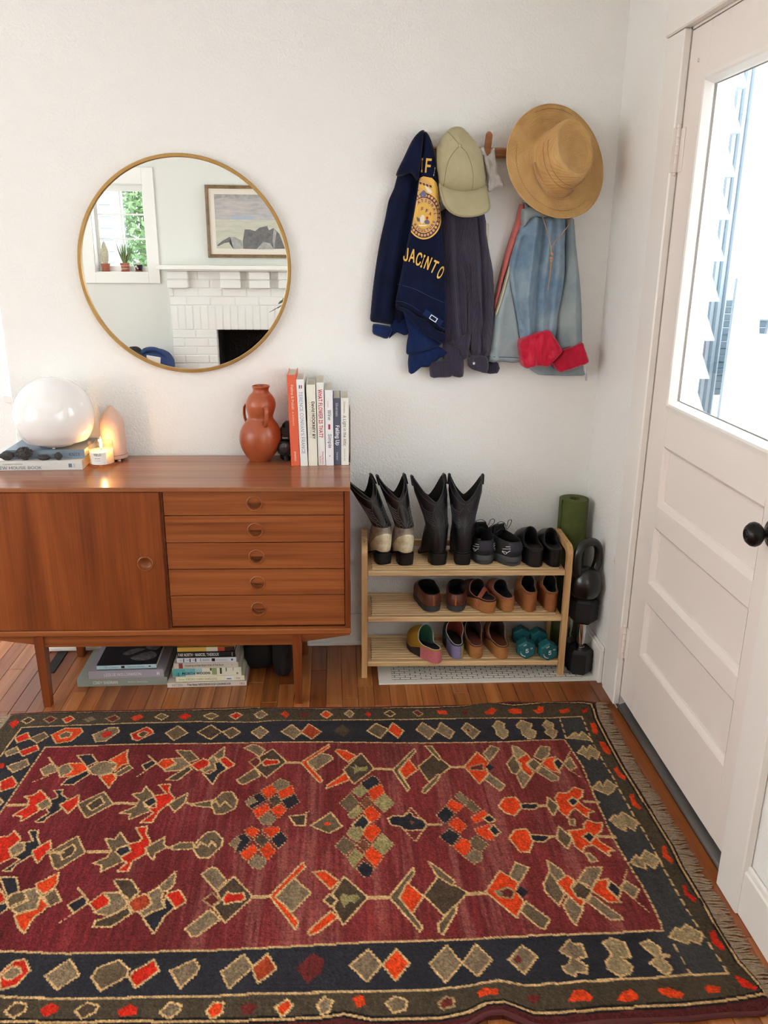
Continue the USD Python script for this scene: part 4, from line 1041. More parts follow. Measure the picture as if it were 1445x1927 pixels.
RUG_BANDS = {'edge_far': '-2080,-486 -1924,-476 -1710,-480 -1530,-481 -1277,-479 -1185,-487 -855,-499 -744,-497 -521,-501 -368,-486 -257,-495 -123,-491 -66,-504',
 'edge_right': '-66,-504 -84,-609 -87,-730 -88,-879 -83,-996 -80,-1126 -76,-1225 -81,-1297 -79,-1377 -77,-1430 -79,-1493 -75,-1596 -59,-1652 -63,-1710',
 'edge_near': '-63,-1710 -86,-1732 -168,-1731 -258,-1736 -431,-1734 -518,-1740 -576,-1739 -638,-1712 -673,-1713 -716,-1730 -772,-1737 -912,-1733 -1129,-1724 -1395,-1713 -1660,-1700',
 'l1_far': '-2078,-493 -2019,-485 -1940,-484 -1832,-487 -1402,-490 -1203,-488 -1038,-502 -671,-511 -542,-511 -455,-495 -359,-512 -227,-504 -123,-504 -87,-517',
 'l1_right': '-87,-517 -100,-617 -102,-738 -103,-886 -98,-1005 -94,-1134 -90,-1231 -95,-1302 -92,-1382 -89,-1435 -91,-1497 -87,-1599 -71,-1655 -64,-1690',
 'l1_near': '-64,-1690 -154,-1701 -245,-1707 -423,-1708 -511,-1712 -569,-1712 -633,-1686 -668,-1688 -712,-1705 -769,-1712 -911,-1707 -967,-1691 -1022,-1697 -1131,-1696 -1238,-1695 -1401,-1685 -1562,-1679 -1671,-1671',
 'l2_far': '-2014,-573 -1913,-570 -1685,-565 -1454,-564 -1250,-577 -1197,-570 -851,-582 -751,-584 -527,-587 -251,-598 -144,-593',
 'l2_right': '-144,-593 -154,-735 -153,-843 -148,-940 -149,-1042 -143,-1158 -141,-1242 -141,-1300 -141,-1383 -137,-1474 -123,-1635',
 'l2_near': '-123,-1635 -209,-1635 -309,-1639 -431,-1639 -576,-1643 -633,-1628 -701,-1639 -790,-1643 -908,-1640 -1136,-1633 -1247,-1634 -1470,-1627 -1608,-1620 -1693,-1611',
 'l3_far': '-1898,-692 -1601,-687 -1405,-694 -1239,-697 -1046,-702 -694,-725 -430,-731 -333,-725 -241,-727',
 'l3_right': '-241,-727 -224,-867 -233,-1061 -235,-1200 -226,-1307 -218,-1375 -217,-1470 -221,-1511',
 'l3_near': '-221,-1511 -360,-1512 -508,-1510 -713,-1513 -902,-1509 -1145,-1513 -1264,-1514 -1441,-1510 -1588,-1506 -1739,-1491',
 'l1_left': '-2078,-493 -2085,-567',
 'l2_left': '-2014,-573 -2022,-733',
 'l3_left': '-1898,-690 -1919,-1010',
 'dash': '-222,-600 -233,-720',
 'dash2': '-211,-1552 -207,-1630'}
def mm(s):
    return np.array([[float(c) / 1000 for c in p.split(',')] for p in s.split()])
RB = {k: mm(v) for k, v in RUG_BANDS.items()}
def along(p, n):
    d = np.r_[0, np.cumsum(np.linalg.norm(np.diff(p, axis=0), axis=1))]; s = np.linspace(0, d[-1], n)
    return np.c_[np.interp(s, d, p[:, 0]), np.interp(s, d, p[:, 1])]
NX, NY = 690, 415
far, near = along(RB['edge_far'], NX), along(RB['edge_near'][::-1], NX)
near = near + (0, 0)
near[:, 0] = np.linspace(-2.17, near[-1, 0], NX); near[:, 1] = np.interp(near[:, 0], RB['edge_near'][::-1, 0], RB['edge_near'][::-1, 1])
left = along(np.array([far[0], near[0]]), NY); right = along(RB['edge_right'], NY); right[-1] = near[-1]
S_, T_ = np.meshgrid(np.linspace(0, 1, NX), np.linspace(0, 1, NY))
S3, T3 = S_[..., None], T_[..., None]
G_ = (1 - T3) * far[None] + T3 * near[None] + (1 - S3) * left[:, None] + S3 * right[:, None] - ((1 - S3) * (1 - T3) * far[0] + S3 * (1 - T3) * far[-1] + (1 - S3) * T3 * near[0] + S3 * T3 * near[-1])
P2 = G_.reshape(-1, 2)
RC = dict(R=(196, 38, 16), O=(212, 66, 20), G=(104, 86, 64), T=(128, 108, 84), L=(150, 130, 96), N=(38, 38, 46), D=(78, 62, 47), Y=(150, 136, 90), B=(104, 38, 34), K=(120, 72, 48), S=(166, 64, 34), C=(204, 166, 116))
RC = {k: np.array(S(*v)) for k, v in RC.items()}
def poly_of(*names, tail=()):
    return sg.Polygon(np.vstack([RB[n] for n in names] + ([tail] if len(tail) else []))).buffer(0)
e1 = poly_of('l1_far', 'l1_right', 'l1_near', tail=np.array([(-2.17, -1.64)]))
e2 = poly_of('l2_far', 'l2_right', 'l2_near', tail=np.array([(-2.066, -1.58)]))
e3 = poly_of('l3_far', 'l3_right', 'l3_near', tail=np.array([(-1.95, -1.46)]))
col = np.tile(np.array(S(84, 34, 34)), (len(P2), 1))                     # burgundy selvedge
in1 = shapely.contains_xy(e1, P2[:, 0], P2[:, 1]); in2 = shapely.contains_xy(e2, P2[:, 0], P2[:, 1]); in3 = shapely.contains_xy(e3, P2[:, 0], P2[:, 1])
p3 = np.c_[P2, np.zeros(len(P2))]
streak = meshkit.fbm(p3 * (34, 3.2, 1) + 3, 3, 5)[:, None]; patch_ = meshkit.fbm(p3 * (5, 3, 1) + 11, 3, 8)[:, None]
band = meshkit.fbm(p3 * (9, .6, 1) + 31, 2, 2)[:, None]
field = np.array(S(112, 38, 38)) * (1 - band) + np.array(S(132, 54, 50)) * band
redd = np.clip((-.9 - P2[:, :1]) / 1.0, 0, 1); field = field * (1 - redd) + np.array(S(112, 30, 36)) * redd
field = field * (.58 + .8 * patch_)
fine_ = meshkit.fbm(p3 * (150, 9, 1) + 17, 3, 12)[:, None]; field = field * (.62 + .76 * fine_)
worn = np.clip((streak - .5) * 3.2 + (fine_ - .5) * 1.6, 0, 1) * .42 * np.clip((P2[:, :1] + 1.7) / .5, .25, 1)
field = field * (1 - worn) + np.array(S(160, 104, 92)) * worn
olive = np.array(S(74, 63, 48)) * (.75 + .5 * patch_)
navy = np.array(S(42, 42, 48)) * (.7 + .6 * patch_)
rightside = np.clip((P2[:, :1] + .26) / .06, 0, 1)
navy = navy * (1 - rightside) + rightside * np.array(S(62, 61, 60)) * (.8 + .4 * patch_)
col[in1] = olive[in1]; col[in2] = navy[in2]; col[in3] = field[in3]
def near_line(pts, d):
    L = sg.LineString(pts); b = L.bounds
    idx = np.nonzero((P2[:, 0] > b[0] - .01) & (P2[:, 0] < b[2] + .01) & (P2[:, 1] > b[1] - .01) & (P2[:, 1] < b[3] + .01))[0]
    q = shapely.points(P2[idx]); return idx[shapely.distance(L, q) < d], L
dark = np.array(S(26, 20, 20))
for nm in ('l1_far', 'l1_right', 'l1_near'):
    i, _ = near_line(RB[nm], .0085); col[i] = dark
for nm, w_, dash in (('l1_far', .0028, 0), ('l1_right', .0028, 0), ('l1_near', .003, 0), ('l2_far', .0027, 0), ('l2_near', .003, 0), ('l3_far', .0027, 0), ('l3_near', .003, 0), ('l2_right', .0026, 1), ('l3_right', .0028, 2), ('l1_left', .0026, 0), ('l2_left', .0026, 0), ('l3_left', .0026, 2), ('dash', .0026, 1), ('dash2', .0026, 1)):
    i, L = near_line(RB[nm], w_)
    if dash:
        s = shapely.line_locate_point(L, shapely.points(P2[i])); i = i[(s % .033 < .022) if dash == 1 else (s % .016 < .0125)]
    col[i] = RC['C'] * .95
CLUSTERS = [(-1.169, -.975), (-1.186, -1.184), (-.878, -1.001), (-.902, -1.208), (-.653, -1.048), (-.628, -1.222)]
for line in RUG_MOTIFS.strip().split('\n'):
    head, pts = line.split(' ', 1); p = mm(pts); P = sg.Polygon(p).buffer(0)
    b = P.bounds
    idx = np.nonzero((P2[:, 0] > b[0] - .008) & (P2[:, 0] < b[2] + .008) & (P2[:, 1] > b[1] - .008) & (P2[:, 1] < b[3] + .008))[0]
    if not len(idx):
        continue
    ins = shapely.contains_xy(P, P2[idx, 0], P2[idx, 1])
    i = idx[ins]
    mott = .72 + .56 * meshkit.fbm(p3[i] * (60, 30, 1) + hash(head[0]) % 7, 3, 4)[:, None] if False else .72 + .56 * meshkit.fbm(p3[i] * (60, 30, 1) + ord(head[0]) % 7, 3, 4)[:, None]
    col[i] = RC[head[0]] * mott
    cell = min(math.hypot(P.centroid.x - a_, P.centroid.y - b_) for a_, b_ in CLUSTERS) < .105 and P.area < .0055
    if cell:
        ring = sg.LineString(np.vstack([p, p[:1]])); q = shapely.points(P2[idx]); s = shapely.line_locate_point(ring, q)
        col[idx[(shapely.distance(ring, q) < .0017) & (s % .0105 < .0055)]] = RC['C'] * .8
    elif head[1] == 'o':
        ring = sg.LineString(np.vstack([p, p[:1]])); q = shapely.points(P2[idx])
        d = shapely.distance(ring, q); s = shapely.line_locate_point(ring, q)
        step = (s % .0105) < .0062
        o = idx[(d < .0021) | ((d < .0036) & step & ~ins)]
        oc = RC['C'] if head[0] not in 'B' else RC['C'] * .62
        col[o] = oc
for line in RUG_LINES.strip().split('\n'):
    wd, pts = line.split(' ', 1); i, L = near_line(mm(pts), {'1': .0024, '2': .0032, '3': .0044, '4': .0058}[wd])
    if wd == '1':
        s = shapely.line_locate_point(L, shapely.points(P2[i])); i = i[s % .011 < .0075]
    col[i] = RC['C'] * .92
tuft = RNG.normal(1, .25, (len(P2), 1)); rowv = np.repeat(RNG.normal(1, .05, NY), NX)[:, None]
fibre = .8 + .4 * meshkit.noise(p3 * (330, 95, 1), 6)[:, None]
col = np.clip(col ** 1.06 * np.clip(tuft, .4, 1.8) * rowv * fibre, 0, 1)
# height: pile with soft waves, thinner at the edges
edge = np.minimum(np.minimum(S_, 1 - S_) * 2.07, np.minimum(T_, 1 - T_) * 1.25).ravel()
z = .0035 + .0075 * np.clip(edge / .012, 0, 1) ** .5
z += .0016 * (meshkit.fbm(p3 * 7, 3, 9) - .5) + RNG.normal(0, .00045, len(P2)) + .0012 * (meshkit.noise(p3 * (260, 120, 1), 3) - .5)
lift = np.exp(-((P2[:, 0] + .655) / .06) ** 2) * np.clip((-1.58 - P2[:, 1]) / .15, 0, 1) ** 2
z += .016 * lift
for cx_, cy_, a_ in ((-.47, -.5, .006), (-.25, -.495, .005), (-1.25, -.48, .003)):
    z += a_ * np.exp(-((P2[:, 0] - cx_) / .07) ** 2 - ((P2[:, 1] - cy_) / .05) ** 2)
V = np.c_[P2, z]
ij = np.arange(NX * NY).reshape(NY, NX)
a, b, c, d = ij[:-1, :-1].ravel(), ij[:-1, 1:].ravel(), ij[1:, 1:].ravel(), ij[1:, :-1].ravel()
F = np.vstack([np.c_[a, d, c], np.c_[a, c, b]])
rim_i = np.r_[ij[0], ij[1:, -1], ij[-1, -2::-1], ij[-2:0:-1, 0]]
n0 = len(V); Vb = V[rim_i].copy(); Vb[:, 2] = .0004; V = np.vstack([V, Vb]); colx = np.vstack([col, col[rim_i]])
k = len(rim_i); r0, r1, t0, t1 = rim_i, np.roll(rim_i, -1), n0 + np.arange(k), n0 + np.roll(np.arange(k), -1)
F = np.vstack([F, np.c_[r0, r1, t1], np.c_[r0, t1, t0]])
tinted('rug_pile', .95, bump=(420, .9, .0025), grain=(260, .22), sheen_weight=.06, sheen_roughness=.6, sheen_tint=(.8, .6, .5), specular_ior_level=.1)
RUG = thing('rug', 'large burgundy tribal rug with navy and olive borders and woven geometric motifs', 'rug')
obj('pile', trimesh.Trimesh(V, F, process=False), 'rug_pile', RUG, smooth=True, colors=colx)
pbr('rug_fringe', S(176, 152, 126), .95, var=S(132, 108, 86), vscale=160)
def fringe(edge_pts, sgn, n, seed):
    r = random.Random(seed); ms = []
    e = along(edge_pts, n)
    for i, (x0, y0) in enumerate(e):
        L = .042 + r.uniform(-.006, .007); sw = r.uniform(-.007, .007) + .006 * math.sin(i * .35); bend = r.uniform(-.004, .004)
        pts = [(x0 - sgn * .004, y0, .006), (x0 + sgn * L * .35, y0 + sw * .3 + bend, .0052), (x0 + sgn * L * .7, y0 + sw * .7, .004), (x0 + sgn * L, y0 + sw + bend * .5, .0028)]
        ms.append(tube(pts, [.0026, .0021, .0021, .0012], 5, smooth=2))
    return cat_(*ms)
obj('fringe', fringe(RB['edge_right'] + (-.002, 0), 1, 250, 5), 'rug_fringe', RUG, kind='stuff', label='pale knotted fringe')
obj('fringe', fringe(np.array([(-2.082, -.488), (-2.17, -1.69)]), -1, 220, 6), 'rug_fringe', RUG, kind='stuff')
bind = (tube(np.c_[along(RB['edge_far'], 140), np.full(140, .005)], .005, 7), tube(np.c_[near[::4], .0055 + .015 * np.exp(-((near[::4, 0] + .655) / .06) ** 2)], .0055, 7))
pbr('rug_binding', S(86, 36, 36), .95, bump=(300, .6, .003))
for b_ in bind:
    obj('edge_binding', b_, 'rug_binding', RUG)
# ================================================================== bamboo shoe rack
wood('bamboo', S(182, 142, 96), S(212, 176, 128), S(228, 196, 150), 'x', along=2.2, across=40, rough=.42, spread=.08, rings=.4, fine=220)
wood('bamboo_post', S(184, 138, 88), S(208, 164, 112), S(222, 182, 132), 'z', along=2.2, across=40, rough=.4, spread=.04, rings=.4, fine=220)
pbr('screw_dark', S(120, 96, 70), .5, .5)
RA = -1.7
RK = thing('shoe_rack', 'three-tier bamboo shoe rack with slatted shelves beside the door', 'shoe rack', (-.883, -.2785, 0), RA)
RWD, RDP, RTP = .7545, .236, .516
def side_frame(x0):
    r = .034
    def rr(x0_, z0_, x1_, z1_, r_):
        return sg.box(x0_, z0_, x1_, z1_)
    outer = sg.box(0, -.2, RDP, RTP).buffer(-r).buffer(r, quad_segs=12).intersection(sg.box(-1, 0, 2, 2))
    inner = sg.box(.024, -.2, RDP - .024, RTP - .024).buffer(-.02).buffer(.02, quad_segs=12).intersection(sg.box(-1, -.1, 2, 2))
    m = prism(outer.difference(inner), .0205)      # (y, z) polygon extruded along x
    v = m.vertices; m.vertices = np.c_[v[:, 2] + x0, v[:, 0], v[:, 1]]; m.fix_normals()
    return m
for x0 in (0, RWD - .0205):
    s_ = obj('side_frame', side_frame(x0), 'bamboo_post', RK, smooth=25)
    for yy, zz in ((.06, RTP), (.2, RTP)):
        obj('screw', move(trimesh.creation.cylinder(.003, .001, sections=12), (x0 + .01, yy, zz)), 'screw_dark', s_)
for zt in (.4245, .2445, .0635):
    sh = obj('shelf_rail', cat_(box(.0205, RWD - .0205, .004, .024, zt - .0195, zt, .003)), 'bamboo', RK)
    obj('shelf_rail', box(.0205, RWD - .0205, RDP - .022, RDP - .006, zt - .0195, zt, .003), 'bamboo', RK)
    for xx in (.0205, RWD - .0205 - .014):
        obj('shelf_cleat', box(xx, xx + .014, .024, RDP - .022, zt - .0195, zt - .003, .001), 'bamboo_post', RK)
    n = 9
    for i in range(n):
        y = .033 + i * (RDP - .022 - .024 - .014) / n
        obj('slat', box(.0345, RWD - .0345, y + .001, y + .0125, zt - .0105, zt - .0005, .004), 'bamboo', RK)
obj('back_rail', box(.0205, RWD - .0205, RDP - .022, RDP - .006, .443, .468, .003), 'bamboo', RK)
def rk(x, y):       # world x, y of a point given in the rack's frame
    a = math.radians(RA); return (-.883 + x * math.cos(a) - y * math.sin(a), -.2785 + x * math.sin(a) + y * math.cos(a))

# ------------------------------------------------------------------ shoes
def outline(L, wh, wb, toe=.8, qh=5.0, qt=3.4, n=72, bend=0.0):
    th = np.linspace(0, 2 * math.pi, n, endpoint=False) + math.pi / n
    t = (1 - np.cos(th)) / 2
    w = np.interp(t, [0, .22, .68, 1], [wh, wh * .94, wb, wb * toe])
    q = np.where(t < .5, qh, qt)
    w = w * np.maximum(1 - np.abs(2 * t - 1) ** q, 0) ** .5
    return np.c_[np.sign(np.sin(th)) * w / 2 + bend * (t - .3) * np.where(t > .3, 1, 0), t * L]
def solid(o0, z0, o1, z1, round_=.0):
    n = len(o0)
    z0 = np.broadcast_to(z0, (n,)); z1 = np.broadcast_to(z1, (n,))
    c = o0.mean(0)
    rings = [np.c_[c + (o0 - c) * .97, z0], np.c_[o0, z0 + .002], np.c_[o1, z1 - .0015], np.c_[o1.mean(0) + (o1 - o1.mean(0)) * .975, z1]]
    m = loft(rings)
    return m if m.volume > 0 else (m.invert(), m)[1]
def grow(o, d):
    nrm = np.roll(o, -1, 0) - np.roll(o, 1, 0); nrm = np.c_[nrm[:, 1], -nrm[:, 0]]; nrm /= np.linalg.norm(nrm, axis=1, keepdims=True) + 1e-9
    return o + nrm * d
def collar(o, L, zs, low, high, yf, wf, rise=.35, inset=.0035, yback=0.0):
    """The mouth of a shoe: round the heel it stays low above the sole, over the instep it rises to an arch at y = yf."""
    o2 = grow(o, -inset); y = o2[:, 1]
    out = np.zeros((len(o), 3))
    side = y < yf
    out[:, 0], out[:, 1] = o2[:, 0], y
    k = np.clip((y / yf - rise) / (1 - rise), 0, 1); k = k * k * (3 - 2 * k)
    fr = np.nonzero(~side)[0]
    u = np.linspace(-1, 1, len(fr))
    xs = o2[side & (y > yf * .8), 0]; wmax = np.abs(xs).max() if len(xs) else wf / 2
    ssign = 1 if o2[fr[0], 0] > 0 else -1
    out[fr, 0] = -ssign * np.sin(u * math.pi / 2) * (wf / 2)
    out[fr, 1] = yf + .012 * np.cos(u * math.pi / 2)
    zsv = np.broadcast_to(zs, (len(o),))
    edge = low + (high - low) * .28
    out[:, 2] = zsv + low + (edge - low) * k
    out[fr, 2] = zsv[np.nonzero(side)[0]].mean() * 0 + np.interp(yf, [0, L], [zsv[0], zsv[len(o) // 2]]) + edge + (high - edge) * np.cos(u * math.pi / 2) ** .7
    # blend the sides towards the arch width
    kk = np.clip((y - yf * .45) / (yf * .55), 0, 1)
    out[side, 0] = out[side, 0] * (1 - kk[side]) + np.sign(out[side, 0]) * np.minimum(np.abs(out[side, 0]), wf / 2) * kk[side]
    for _ in range(3):
        out = (out * 2 + np.roll(out, 1, 0) + np.roll(out, -1, 0)) / 4
    return out
def upper(o, zs, col, n=12, pf=.5, ph=1.15, L=None, swell=.004):
    zsv = np.broadcast_to(zs, (len(o),)); y = o[:, 1]; t = np.clip(y / y.max(), 0, 1)
    p = ph + (pf - ph) * np.clip((t - .25) / .5, 0, 1)
    rings = []
    for s in np.linspace(0, 1, n):
        sx = s ** (1 / p) if False else s ** p
        e = np.where(t > .45, s ** 1.5, sx)
        xy = o * (1 - e[:, None]) + col[:, :2] * e[:, None]
        zz = zsv + (col[:, 2] - zsv) * s ** np.where(t > .45, .62, 1.0)
        xy = grow(xy, swell * math.sin(math.pi * s))
        rings.append(np.c_[xy, zz])
    return np.array(rings)
def lining_rings(col, zs_in, o, d=.003):
    c = col.copy(); c[:, :2] = grow(col[:, :2], -.0022)
    mid = np.array(col); mid[:, :2] = grow(col[:, :2], -.0035); mid[:, 2] -= .004
    base = np.c_[grow(o, -.006), np.broadcast_to(zs_in, (len(o),)) + .003]
    base[:, 2] = np.minimum(base[:, 2], mid[:, 2] - .001)
    return np.array([col, c + (0, 0, .001), mid, .5 * mid + .5 * base, base])
def fixn(m):
    return m
def place(t, name, m, mat, par=None, **k):
    return obj(name, m, mat, par or t, **k)
def shell(rings, cap_last=False):
    R = np.asarray(rings); k, n = R.shape[:2]
    m = loft(R, caps=False)
    if cap_last:
        v = np.vstack([m.vertices, R[-1].mean(0)]); c = len(v) - 1; a = (k - 1) * n
        m = trimesh.Trimesh(v, np.vstack([m.faces, [(c, a + j, a + (j + 1) % n) for j in range(n)]]), process=False)
    return m
pbr('boot_leather', S(11, 12, 15), .3, var=S(20, 22, 27), vscale=20, bump=(60, .12, .003), coat_weight=.3, coat_roughness=.2)
pbr('boot_leather_soft', S(11, 11, 15), .36, var=S(19, 19, 26), vscale=14, bump=(34, .25, .006))
pbr('boot_sole', S(20, 19, 19), .5)
pbr('stitch_grey', S(112, 108, 104), .7)
pbr('stitch_dark', S(74, 72, 80), .7)
pbr('black_lining', S(12, 12, 13), .85)
def snakeskin(name, a, b, dots):
    M[name] = usdkit.material(stage, '/World/Looks/' + name, {
        'tc': ('texture_coordinate', {}), 'v': ('voronoi_texture', {'scale': 150.0}) if False else ('noise_texture', {'scale': 30.0, 'detail': 4.0}),
        'r': ('rgb_ramp', {'ramp': [(.35, a), (.62, b)]}), 'n2': ('noise_texture', {'scale': 320.0, 'detail': 1.0}), 'r2': ('rgb_ramp', {'ramp': [(.66, (1, 1, 1)), (.73, dots)]}),
        'mx': ('mix', {'mix_type': 'multiply', 'fac': 1.0}), 'b': ('bump', {'strength': .4, 'distance': .0015}), 'p': ('principled_bsdf', {'roughness': .42})},
        [('tc.object', 'v.vector'), ('v.fac', 'r.fac'), ('tc.object', 'n2.vector'), ('n2.fac', 'r2.fac'), ('r.color', 'mx.color1'), ('r2.color', 'mx.color2'), ('mx.color', 'p.base_color'), ('n2.fac', 'b.height'), ('b.normal', 'p.normal')], surface='p.BSDF')
snakeskin('snake_cream', S(206, 184, 142), S(236, 226, 196), (.35, .25, .2))
snakeskin('snake_grey', S(120, 106, 94), S(170, 154, 136), (.4, .35, .3))

def boot(label, x, y, rz, lean, tops, heelw, foot_mat, shaft_mat, counter_mat=None, L=.215, zt=.4245, group=None, stitch='stitch_grey', top_r=(.05, .043), ank_r=(.035, .045), dip=.075, Hs=.325, heel_h=.045):
    t = thing('boot', label, 'boot', (x, y, zt), rz, group)
    o = outline(L, heelw, heelw * 1.28, .45, 4.5, 2.2)
    n = len(o); yv = o[:, 1]
    sole_z = heel_h * np.clip((.62 * L - yv) / (.5 * L), 0, 1) + .006
    # heel block and thin sole
    hb = outline(.062, heelw, heelw, 1.0, 4.5, 9.0, n=48)
    obj('heel', solid(hb * (.94, .92) + (0, .004), 0, hb * (1.02, 1), heel_h - .002), 'boot_sole', t)
    obj('sole', loft([np.c_[grow(o, .001), sole_z - .006], np.c_[grow(o, .0025), sole_z - .004], np.c_[grow(o, .0025), sole_z], np.c_[grow(o, -.004), sole_z + .001]]), 'boot_sole', t)
    # foot up to the ankle
    th = np.linspace(0, 2 * math.pi, n, endpoint=False) + math.pi / n
    ez = .14
    anx = np.sin(th) * ank_r[0]; any_ = .052 - np.cos(th) * ank_r[1]
    tt = yv / L; rings = []
    for s in np.linspace(0, 1, 14):
        e = np.where(tt > .3, s ** .55, s ** 1.6) * np.clip(1, 0, 1)
        e = np.where(tt > .3, s ** (1.6 - 1.05 * np.clip((tt - .3) / .3, 0, 1)), s ** 1.6)
        xy = o * (1 - e[:, None]) + np.c_[anx, any_] * e[:, None]
        xy = grow(xy, .004 * math.sin(math.pi * s))
        zz = sole_z + (ez - sole_z) * s
        xy[:, 0] += lean[0] * .0
        rings.append(np.c_[xy, zz])
    rings = np.array(rings)
    foot = shell(rings); obj('foot', foot, foot_mat, t, smooth=70)
    # shaft
    def at_(tht, u):    # point on the shaft: angle, 0 at the ankle .. 1 at the lowest point of the mouth
        r0, r1 = np.interp(u, [0, .35, 1.3], [ank_r[0], ank_r[0] * 1.04, top_r[0]]), np.interp(u, [0, .35, 1.3], [ank_r[1], ank_r[1] * .94, top_r[1]])
        zz = ez + u * (Hs - dip - ez)
        ss = (zz - ez) / (Hs - ez)
        return np.stack([np.sin(tht) * r0 + lean[0] * ss, .052 - np.cos(tht) * r1 + lean[1] * ss, zz], -1)
    sr = [rings[-1]]
    sc = np.abs(np.sin(th)) ** 1.5            # high at the two sides, dipped at front and back
    kn = (Hs - ez) / (Hs - dip - ez)
    for s in np.linspace(.06, 1, 16):
        u = s * (1 + (kn - 1) * sc * s ** 2)
        sr.append(at_(th, u))
    sr = np.array(sr)
    inn = sr[::-1].copy(); ctr = inn.mean(1, keepdims=True); inn[..., :2] = ctr[..., :2] + (inn[..., :2] - ctr[..., :2]) * .93
    obj('shaft', shell(sr), shaft_mat, t, smooth=60)
    obj('lining', shell(np.concatenate([sr[-1:], inn[:12]])), 'black_lining', t, smooth=60)
    rim = obj('top_binding', tube(sr[-1], .0022, 6, closed=True), 'boot_sole', t)
    for sgn in (-1, 1):     # pull straps
        u = np.linspace(kn * .82, kn * 1.0, 7)
        a = sgn * math.pi / 2
        pts = [at_(np.array(a), uu) + (sgn * .0025, 0, 0) for uu in u] + [at_(np.array(a), kn * 1.015)] + [at_(np.array(a), uu) - (sgn * .004, 0, 0) for uu in u[::-1]]
        obj('pull_strap', cat_(*[tube(np.array(pts) + (0, dy, 0), .0026, 6) for dy in (-.006, -.002, .002, .006)]), shaft_mat, t)
    # stitched flame pattern on the back and sides
    st = []
    def curve(f, m=22):
        return tube([f(q) for q in np.linspace(0, 1, m)], .00055, 4)
    def P(a, u):
        p = at_(np.array(a), u); c = at_(np.array(a), u); ctr_ = np.array([lean[0] * (c[2] - ez) / (Hs - ez), .052 + lean[1] * (c[2] - ez) / (Hs - ez), c[2]])
        d = p - ctr_; return p + d / (np.linalg.norm(d) + 1e-9) * .0006
    for sg_ in (-1, 1):
        st.append(curve(lambda q: P(sg_ * (.12 + .34 * math.sin(math.pi * q)), .08 + .7 * q)))
        for k in range(6):
            st.append(curve(lambda q: P(sg_ * (.42 + .75 * q + .15 * math.sin(3 * q)), .12 + .1 * k + .26 * q ** 1.4), 12))
            st.append(curve(lambda q: P(sg_ * (.52 + .75 * q), .09 + .1 * k + .2 * q ** 1.2), 12))
        st.append(curve(lambda q: P(sg_ * (.55 + .2 * math.cos(6.3 * q)), .06 + .055 * math.sin(6.3 * q)), 18))
        st.append(curve(lambda q: P(sg_ * (.06 + 1.4 * q), .93 + (kn - .97) * q ** 1.6 * .98 - .02)))
        for k in range(4):
            st.append(curve(lambda q: P(math.pi - sg_ * (.3 + .6 * q), .15 + .18 * k + .2 * q), 12))
    obj('stitching', cat_(*st), stitch, t, kind='stuff')
    if counter_mat:
        idx = np.nonzero((yv < .075 * (1 + 0 * yv)))[0]
        front = [i for i in range(n) if yv[i] < .082]
        order = sorted(front, key=lambda i: ((i + n // 2) % n))
        cr = []
        for k in range(0, 11):
            row = []
            for i in order:
                ang = abs((i + .5) / n * 2 * math.pi); ang = min(ang, 2 * math.pi - ang)
                frac = k / 10 * (.78 - .5 * min(1, (ang / 1.25)) ** 2.0)
                f_ = frac * 13; a0 = int(min(f_, 12)); w_ = f_ - a0
                p = rings[a0][i] * (1 - w_) + rings[a0 + 1][i] * w_
                c0 = np.array([0, .05, p[2]]); d = p - c0; row.append(p + d / np.linalg.norm(d) * .0022)
            cr.append(row)
        cr = np.array(cr)
        m = loft(cr, closed_ring=False, caps=False)
        if (m.face_normals[:, 1].mean() > 0): m.invert()
        obj('heel_counter', m, counter_mat, t, smooth=70, label='cream snakeskin heel counter')
    return t
GA = 'cowboy boots on the top shelf'
boot('black cowboy boot with a cream snakeskin heel, leftmost on the rack and leaning left', -.795, -.214, 13, (-.085, .02), None, .062, 'snake_grey', 'boot_leather', 'snake_cream', group=GA)
boot('black cowboy boot with a cream snakeskin heel, second from the left on the rack', -.7165, -.226, 9, (-.048, .02), None, .062, 'snake_grey', 'boot_leather', 'snake_cream', group=GA)
boot('all-black western boot, left of the wide pair, with dark stitched shaft', -.596, -.228, 10, (-.03, .03), None, .068, 'boot_leather_soft', 'boot_leather_soft', group=GA, stitch='stitch_dark', top_r=(.061, .05), ank_r=(.042, .049), dip=.085, Hs=.32)
boot('all-black western boot, right of the wide pair, beside the black trainers', -.5125, -.23, -4, (.006, .03), None, .064, 'boot_leather_soft', 'boot_leather_soft', group=GA, stitch='stitch_dark', top_r=(.061, .05), ank_r=(.0425, .049), dip=.085, Hs=.32)

